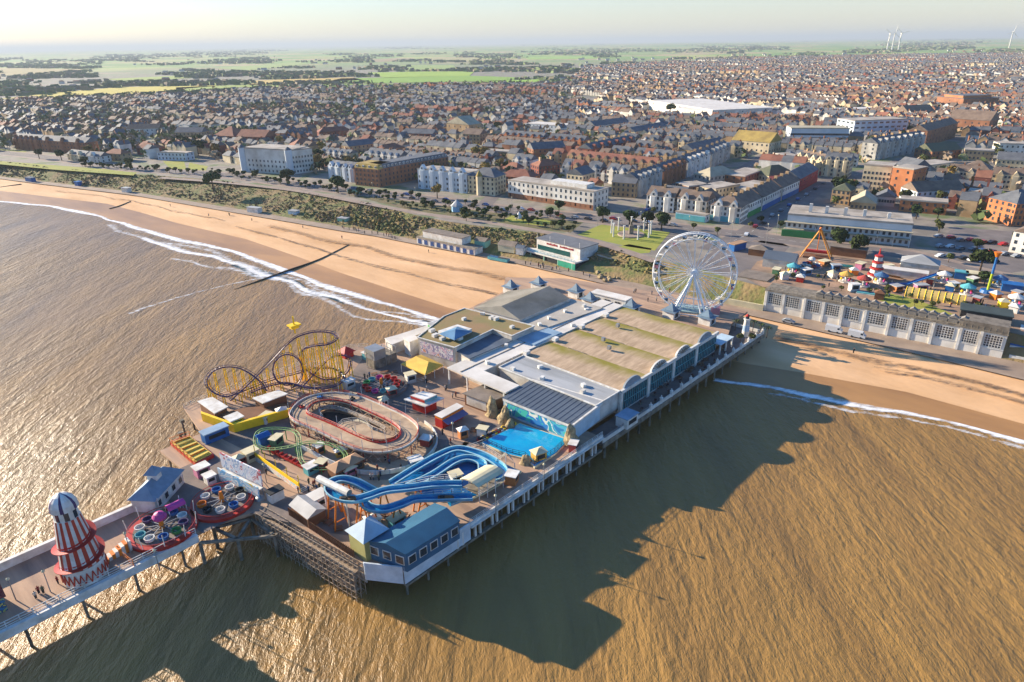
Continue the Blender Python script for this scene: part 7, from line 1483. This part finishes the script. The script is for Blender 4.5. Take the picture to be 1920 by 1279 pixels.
sites.sort(key=lambda q: q[0]); print('house sites', len(sites))
wallw = ['white','cream','brick','red','orange','tan','white','cream','red','grey']; roofw = ['slate','tile','brown','slate','brown','tile']
ZONE = lambda px: 'right' if px > 1100 else 'left'
NEAR = 300
for i, (dist, p, px, py, an, (wl, rf, kind)) in enumerate(sites[:NEAR]):
    k = (kind, wl, rf)
    lx, ly, ln_ = min(LMK, key=lambda q: (q[0]-px)**2+((q[1]-py)*3)**2)
    dx, dy = px-lx, ly-py
    rel = ('behind ' if dy > 12 else ('below ' if dy < -8 else 'beside ')) + ln_ + (' to the left' if dx < -25 else (' to the right' if dx > 25 else ''))
    lab = ' '.join((CN[wl], KN[kind], 'with', RN[rf], 'roof', rel)); words = lab.split()
    if len(words) > 13: lab = ' '.join((CN[wl].replace(' rendered','').replace(' brick',''), KN[kind].replace('three storey ','').replace('hipped roof ','').replace('narrow ',''), RN[rf].replace(' grey','').replace(' tiled',''), 'roof', rel.replace(' to the',' to')))
    if lab in used_lab:
        used_lab[lab] += 1; lab = lab+', '+('farther','farthest','fourth back','fifth back')[min(used_lab[lab]-2,3)]
    else: used_lab[lab] = 1
    cls = 'houses of the near town streets'
    if k not in PROT: T = PROT[k] = house_proto(*k); T.o.location = p; T.o.rotation_euler = (0,0,an); T.o['label'] = lab; T.o['group'] = cls
    else: dup(PROT[k], p, an, lab, cls)
# the remaining thousands of houses: one mass
hm = [WM[k] for k in ('white','cream','brick','red','orange','tan','grey')]+[RM[k] for k in ('slate','tile','brown')]
mb = MB()
WI = {'white':0,'cream':1,'brick':2,'red':3,'orange':4,'tan':5,'grey':6}; RI = {'slate':7,'tile':8,'brown':9}
for (dist, p, px, py, an, (wl, rf, kind)) in sites[NEAR:]:
    ca, sa = math.cos(an), math.sin(an); L_, D_, h = {'semi':(11.5,8,5.6),'terrace':(7.0,9,6),'bungalow':(9.5,8,2.9),'tall':(7,10,8.2)}[kind]; L_ *= random.uniform(.92,1.04); h *= random.uniform(.93,1.08); rh = random.uniform(2.4,3.6); hp = 2.8 if kind in ('semi','bungalow') else 0
    def tr_(x,y,z): return (p.x+ca*x-sa*y, p.y+sa*x+ca*y, p.z+z)
    a, b = L_/2, D_/2
    mb.m = WI[wl]; mb.add([tr_(-a,-b,0),tr_(a,-b,0),tr_(a,b,0),tr_(-a,b,0),tr_(-a,-b,h),tr_(a,-b,h),tr_(a,b,h),tr_(-a,b,h)], [(0,1,5,4),(1,2,6,5),(2,3,7,6),(3,0,4,7)])
    if random.random() < .35:   # gable to the street
        mb.add([tr_(-a,-b,h),tr_(a,-b,h),tr_(0,-b,h+rh),tr_(-a,b,h),tr_(a,b,h),tr_(0,b,h+rh)], [(0,1,2),(3,4,5)]); mb.m = RI[rf]; mb.add([tr_(-a-.3,-b-.2,h-.1),tr_(a+.3,-b-.2,h-.1),tr_(a+.3,b+.2,h-.1),tr_(-a-.3,b+.2,h-.1),tr_(0,-b-.2,h+rh+.1),tr_(0,b+.2,h+rh+.1)], [(0,4,5,3),(4,1,2,5)])
    else:
        if not hp: mb.add([tr_(-a,-b,h),tr_(-a,b,h),tr_(-a,0,h+rh),tr_(a,-b,h),tr_(a,b,h),tr_(a,0,h+rh)], [(0,1,2),(3,4,5)])
        mb.m = RI[rf]; mb.add([tr_(-a-.3,-b-.3,h-.1),tr_(a+.3,-b-.3,h-.1),tr_(a+.3,b+.3,h-.1),tr_(-a-.3,b+.3,h-.1),tr_(-a-.3+hp,0,h+rh),tr_(a+.3-hp,0,h+rh)], [(0,1,5,4),(2,3,4,5),(1,2,5),(3,0,4)])
    if dist < 1500: mb.m = 2; q = tr_(a-.8,0,0); mb.add([(q[0]-.5,q[1]-.5,q[2]+h),(q[0]+.5,q[1]-.5,q[2]+h),(q[0]+.5,q[1]+.5,q[2]+h),(q[0]-.5,q[1]+.5,q[2]+h),(q[0]-.5,q[1]-.5,q[2]+h+rh+1),(q[0]+.5,q[1]-.5,q[2]+h+rh+1),(q[0]+.5,q[1]+.5,q[2]+h+rh+1),(q[0]-.5,q[1]+.5,q[2]+h+rh+1)], [(0,1,5,4),(1,2,6,5),(2,3,7,6),(3,0,4,7),(4,5,6,7)])
tag(mb.build('distant_houses', hm), 'thousands of small far houses with slate and tiled roofs filling the town', 'houses', kind='stuff')
# --- trees between the houses: about 150 single ones near, the rest one mass
cnt = 0; far = MB()
for i in range(30000):
    px = random.uniform(-45,1965); u_ = random.random(); yb = interp(BUILT_TOP, px)+4; yt = interp(YTOP, px)
    py = lerp(yb, yt-6, u_**.8); p = P(px, py, zT); dist = p.length
    dn = (.5+.9*_n.noise(p*.006+Vector((5,5,0))))*(1.25 if px < 1000 else .6)*(.2 if dist < 900 else .75)
    if random.random() > dn: continue
    if dist < 1300 and (any((q-p).length < r_+2 for q, r_ in HERO) or near_road(p, 10)): continue
    if dist < 760 and cnt < 190:
        cnt += 1; k = random.choice((2,4,5,2) if random.random() < .8 else (0,1)); lx, ly, ln_ = min(LMK, key=lambda q: (q[0]-px)**2+((q[1]-py)*3)**2)
        tree(k, p, {0:'round dark',1:'wide dark',2:'olive green',3:'bare brown twiggy',4:'golden brown',5:'low olive'}[k if k != 4 else 4]+' tree among the houses near '+ln_, random.uniform(.7,1.25), 'trees among the town houses'); continue
    r_ = random.uniform(2.2,4.6)*(1+dist/6000); far.m = random.choice((0,0,1,2,2,3))
    for j in range(9 if dist < 1500 else 6):
        d = Vector((random.gauss(0,1),random.gauss(0,1),random.gauss(0,1))).normalized()*r_*.7; c = p+d+Vector((0,0,r_*.9)); s = r_*.5; t1 = Vector((random.gauss(0,1),random.gauss(0,1),random.gauss(0,.6))).normalized(); b1 = t1.cross(d).normalized()
        far.add([c+t1*s, c+b1*s, c-t1*s, c-b1*s], [(0,1,2,3)])
tag(far.build('town_trees', [mat('tt_green','#5d6a3e',.95,'#4a5632',.05),mat('tt_olive','#7f8150',.95,'#6a6c40',.05),mat('tt_twig','#9a8874',.95,'#82705c',.05),mat('tt_brown','#a58e72',.95,'#8a765c',.05)]), 'countless winter trees standing between the farther town houses', 'trees', kind='stuff')
# --- hedges and woods in the countryside
FP = [pl for pl, _ in FIELDS]
wd = MB()
for i in range(13000):
    px = random.uniform(-60,1980); py = random.uniform(84, 192); yt = interp(YTOP, px)
    hz = 94-.0146*px
    py = lerp(hz+3.0, yt+2, random.random()**1.3); 
    if any(pip(px, py, f) for f in FP): continue
    p = P(px, py, zT); 
    bandn = _n.noise(Vector((px*.006, py*.11, 1)))+.5*_n.noise(Vector((px*.02, py*.3, 4)))
    if bandn < .1: continue
    dist = p.length; r_ = min(9+dist*.0012, 24)*random.uniform(.5,1); wd.m = random.choice((0,0,1,2))
    for j in range(5):
        c = p+Vector((random.gauss(0,1)*r_*2.2,random.gauss(0,1)*r_*2,random.uniform(.1,.7)*r_*.8)); t1 = Vector((random.gauss(0,1),random.gauss(0,1),0)).normalized(); b1 = Vector((random.gauss(0,.3),random.gauss(0,.3),1)).normalized(); 
        wd.add([c-t1*r_-b1*r_*.5, c+t1*r_-b1*r_*.5, c+t1*r_*.8+b1*r_*.35, c-t1*r_*.7+b1*r_*.45], [(0,1,2,3)])
tag(wd.build('distant_woods', [mat('wood_far_dark','#66724f',.95), mat('wood_far_brown','#8c7e68',.95), mat('wood_far_green','#758552',.95)]), 'dark woods, hedges and tree lines across the far countryside', 'woods', kind='stuff')
mb = MB()
for i in range(700):
    px = random.uniform(-40,1960); hz = 94-.0146*px; py = lerp(hz+6, interp(YTOP,px)-4, random.random()); 
    if any(pip(px, py, f) for f in FP) or _n.noise(Vector((px*.012,py*.12,8))) < .1: continue
    p = P(px,py,zT); L_ = random.uniform(8,22); h = random.uniform(4,7); mb.m = random.choice((0,0,1,2)); x, y, z = p
    mb.box(x-L_/2,y-5,z,x+L_/2,y+5,z+h); mb.m = 3 if random.random() < .6 else 4; mb.add([(x-L_/2,y-5,z+h+.05),(x+L_/2,y-5,z+h+.05),(x+L_/2,y+5,z+h+.05),(x-L_/2,y+5,z+h+.05),(x-L_/2,y,z+h+3),(x+L_/2,y,z+h+3)], [(0,1,5,4),(2,3,4,5),(1,2,5),(3,0,4)])
tag(mb.build('countryside_houses', [WM['white'],WM['cream'],WM['red'],RM['slate'],RM['tile']]), 'scattered far villages and farms beyond the green fields', 'houses', kind='stuff')
# ================================================================ AIR
mb = MB(); mb.box(-60000,-700,-6,60000,95000,240)
for k in range(6):
    if not TREE_USED[k]:
        for c in list(TP[k].o.children): bpy.data.objects.remove(c)
        bpy.data.objects.remove(TP[k].o)
hz = bpy.data.materials.new('haze'); hz.use_nodes = True; n_ = hz.node_tree; n_.nodes.remove(n_.nodes['Principled BSDF'])
pv = n_.nodes.new('ShaderNodeVolumePrincipled'); pv.inputs['Color'].default_value = (.50,.56,.61,1); pv.inputs['Density'].default_value = .000085; pv.inputs['Anisotropy'].default_value = .1
n_.links.new(pv.outputs[0], n_.nodes['Material Output'].inputs['Volume'])
tag(mb.build('haze', hz), 'thin pale haze lying over the whole coast and countryside', 'haze', kind='stuff')
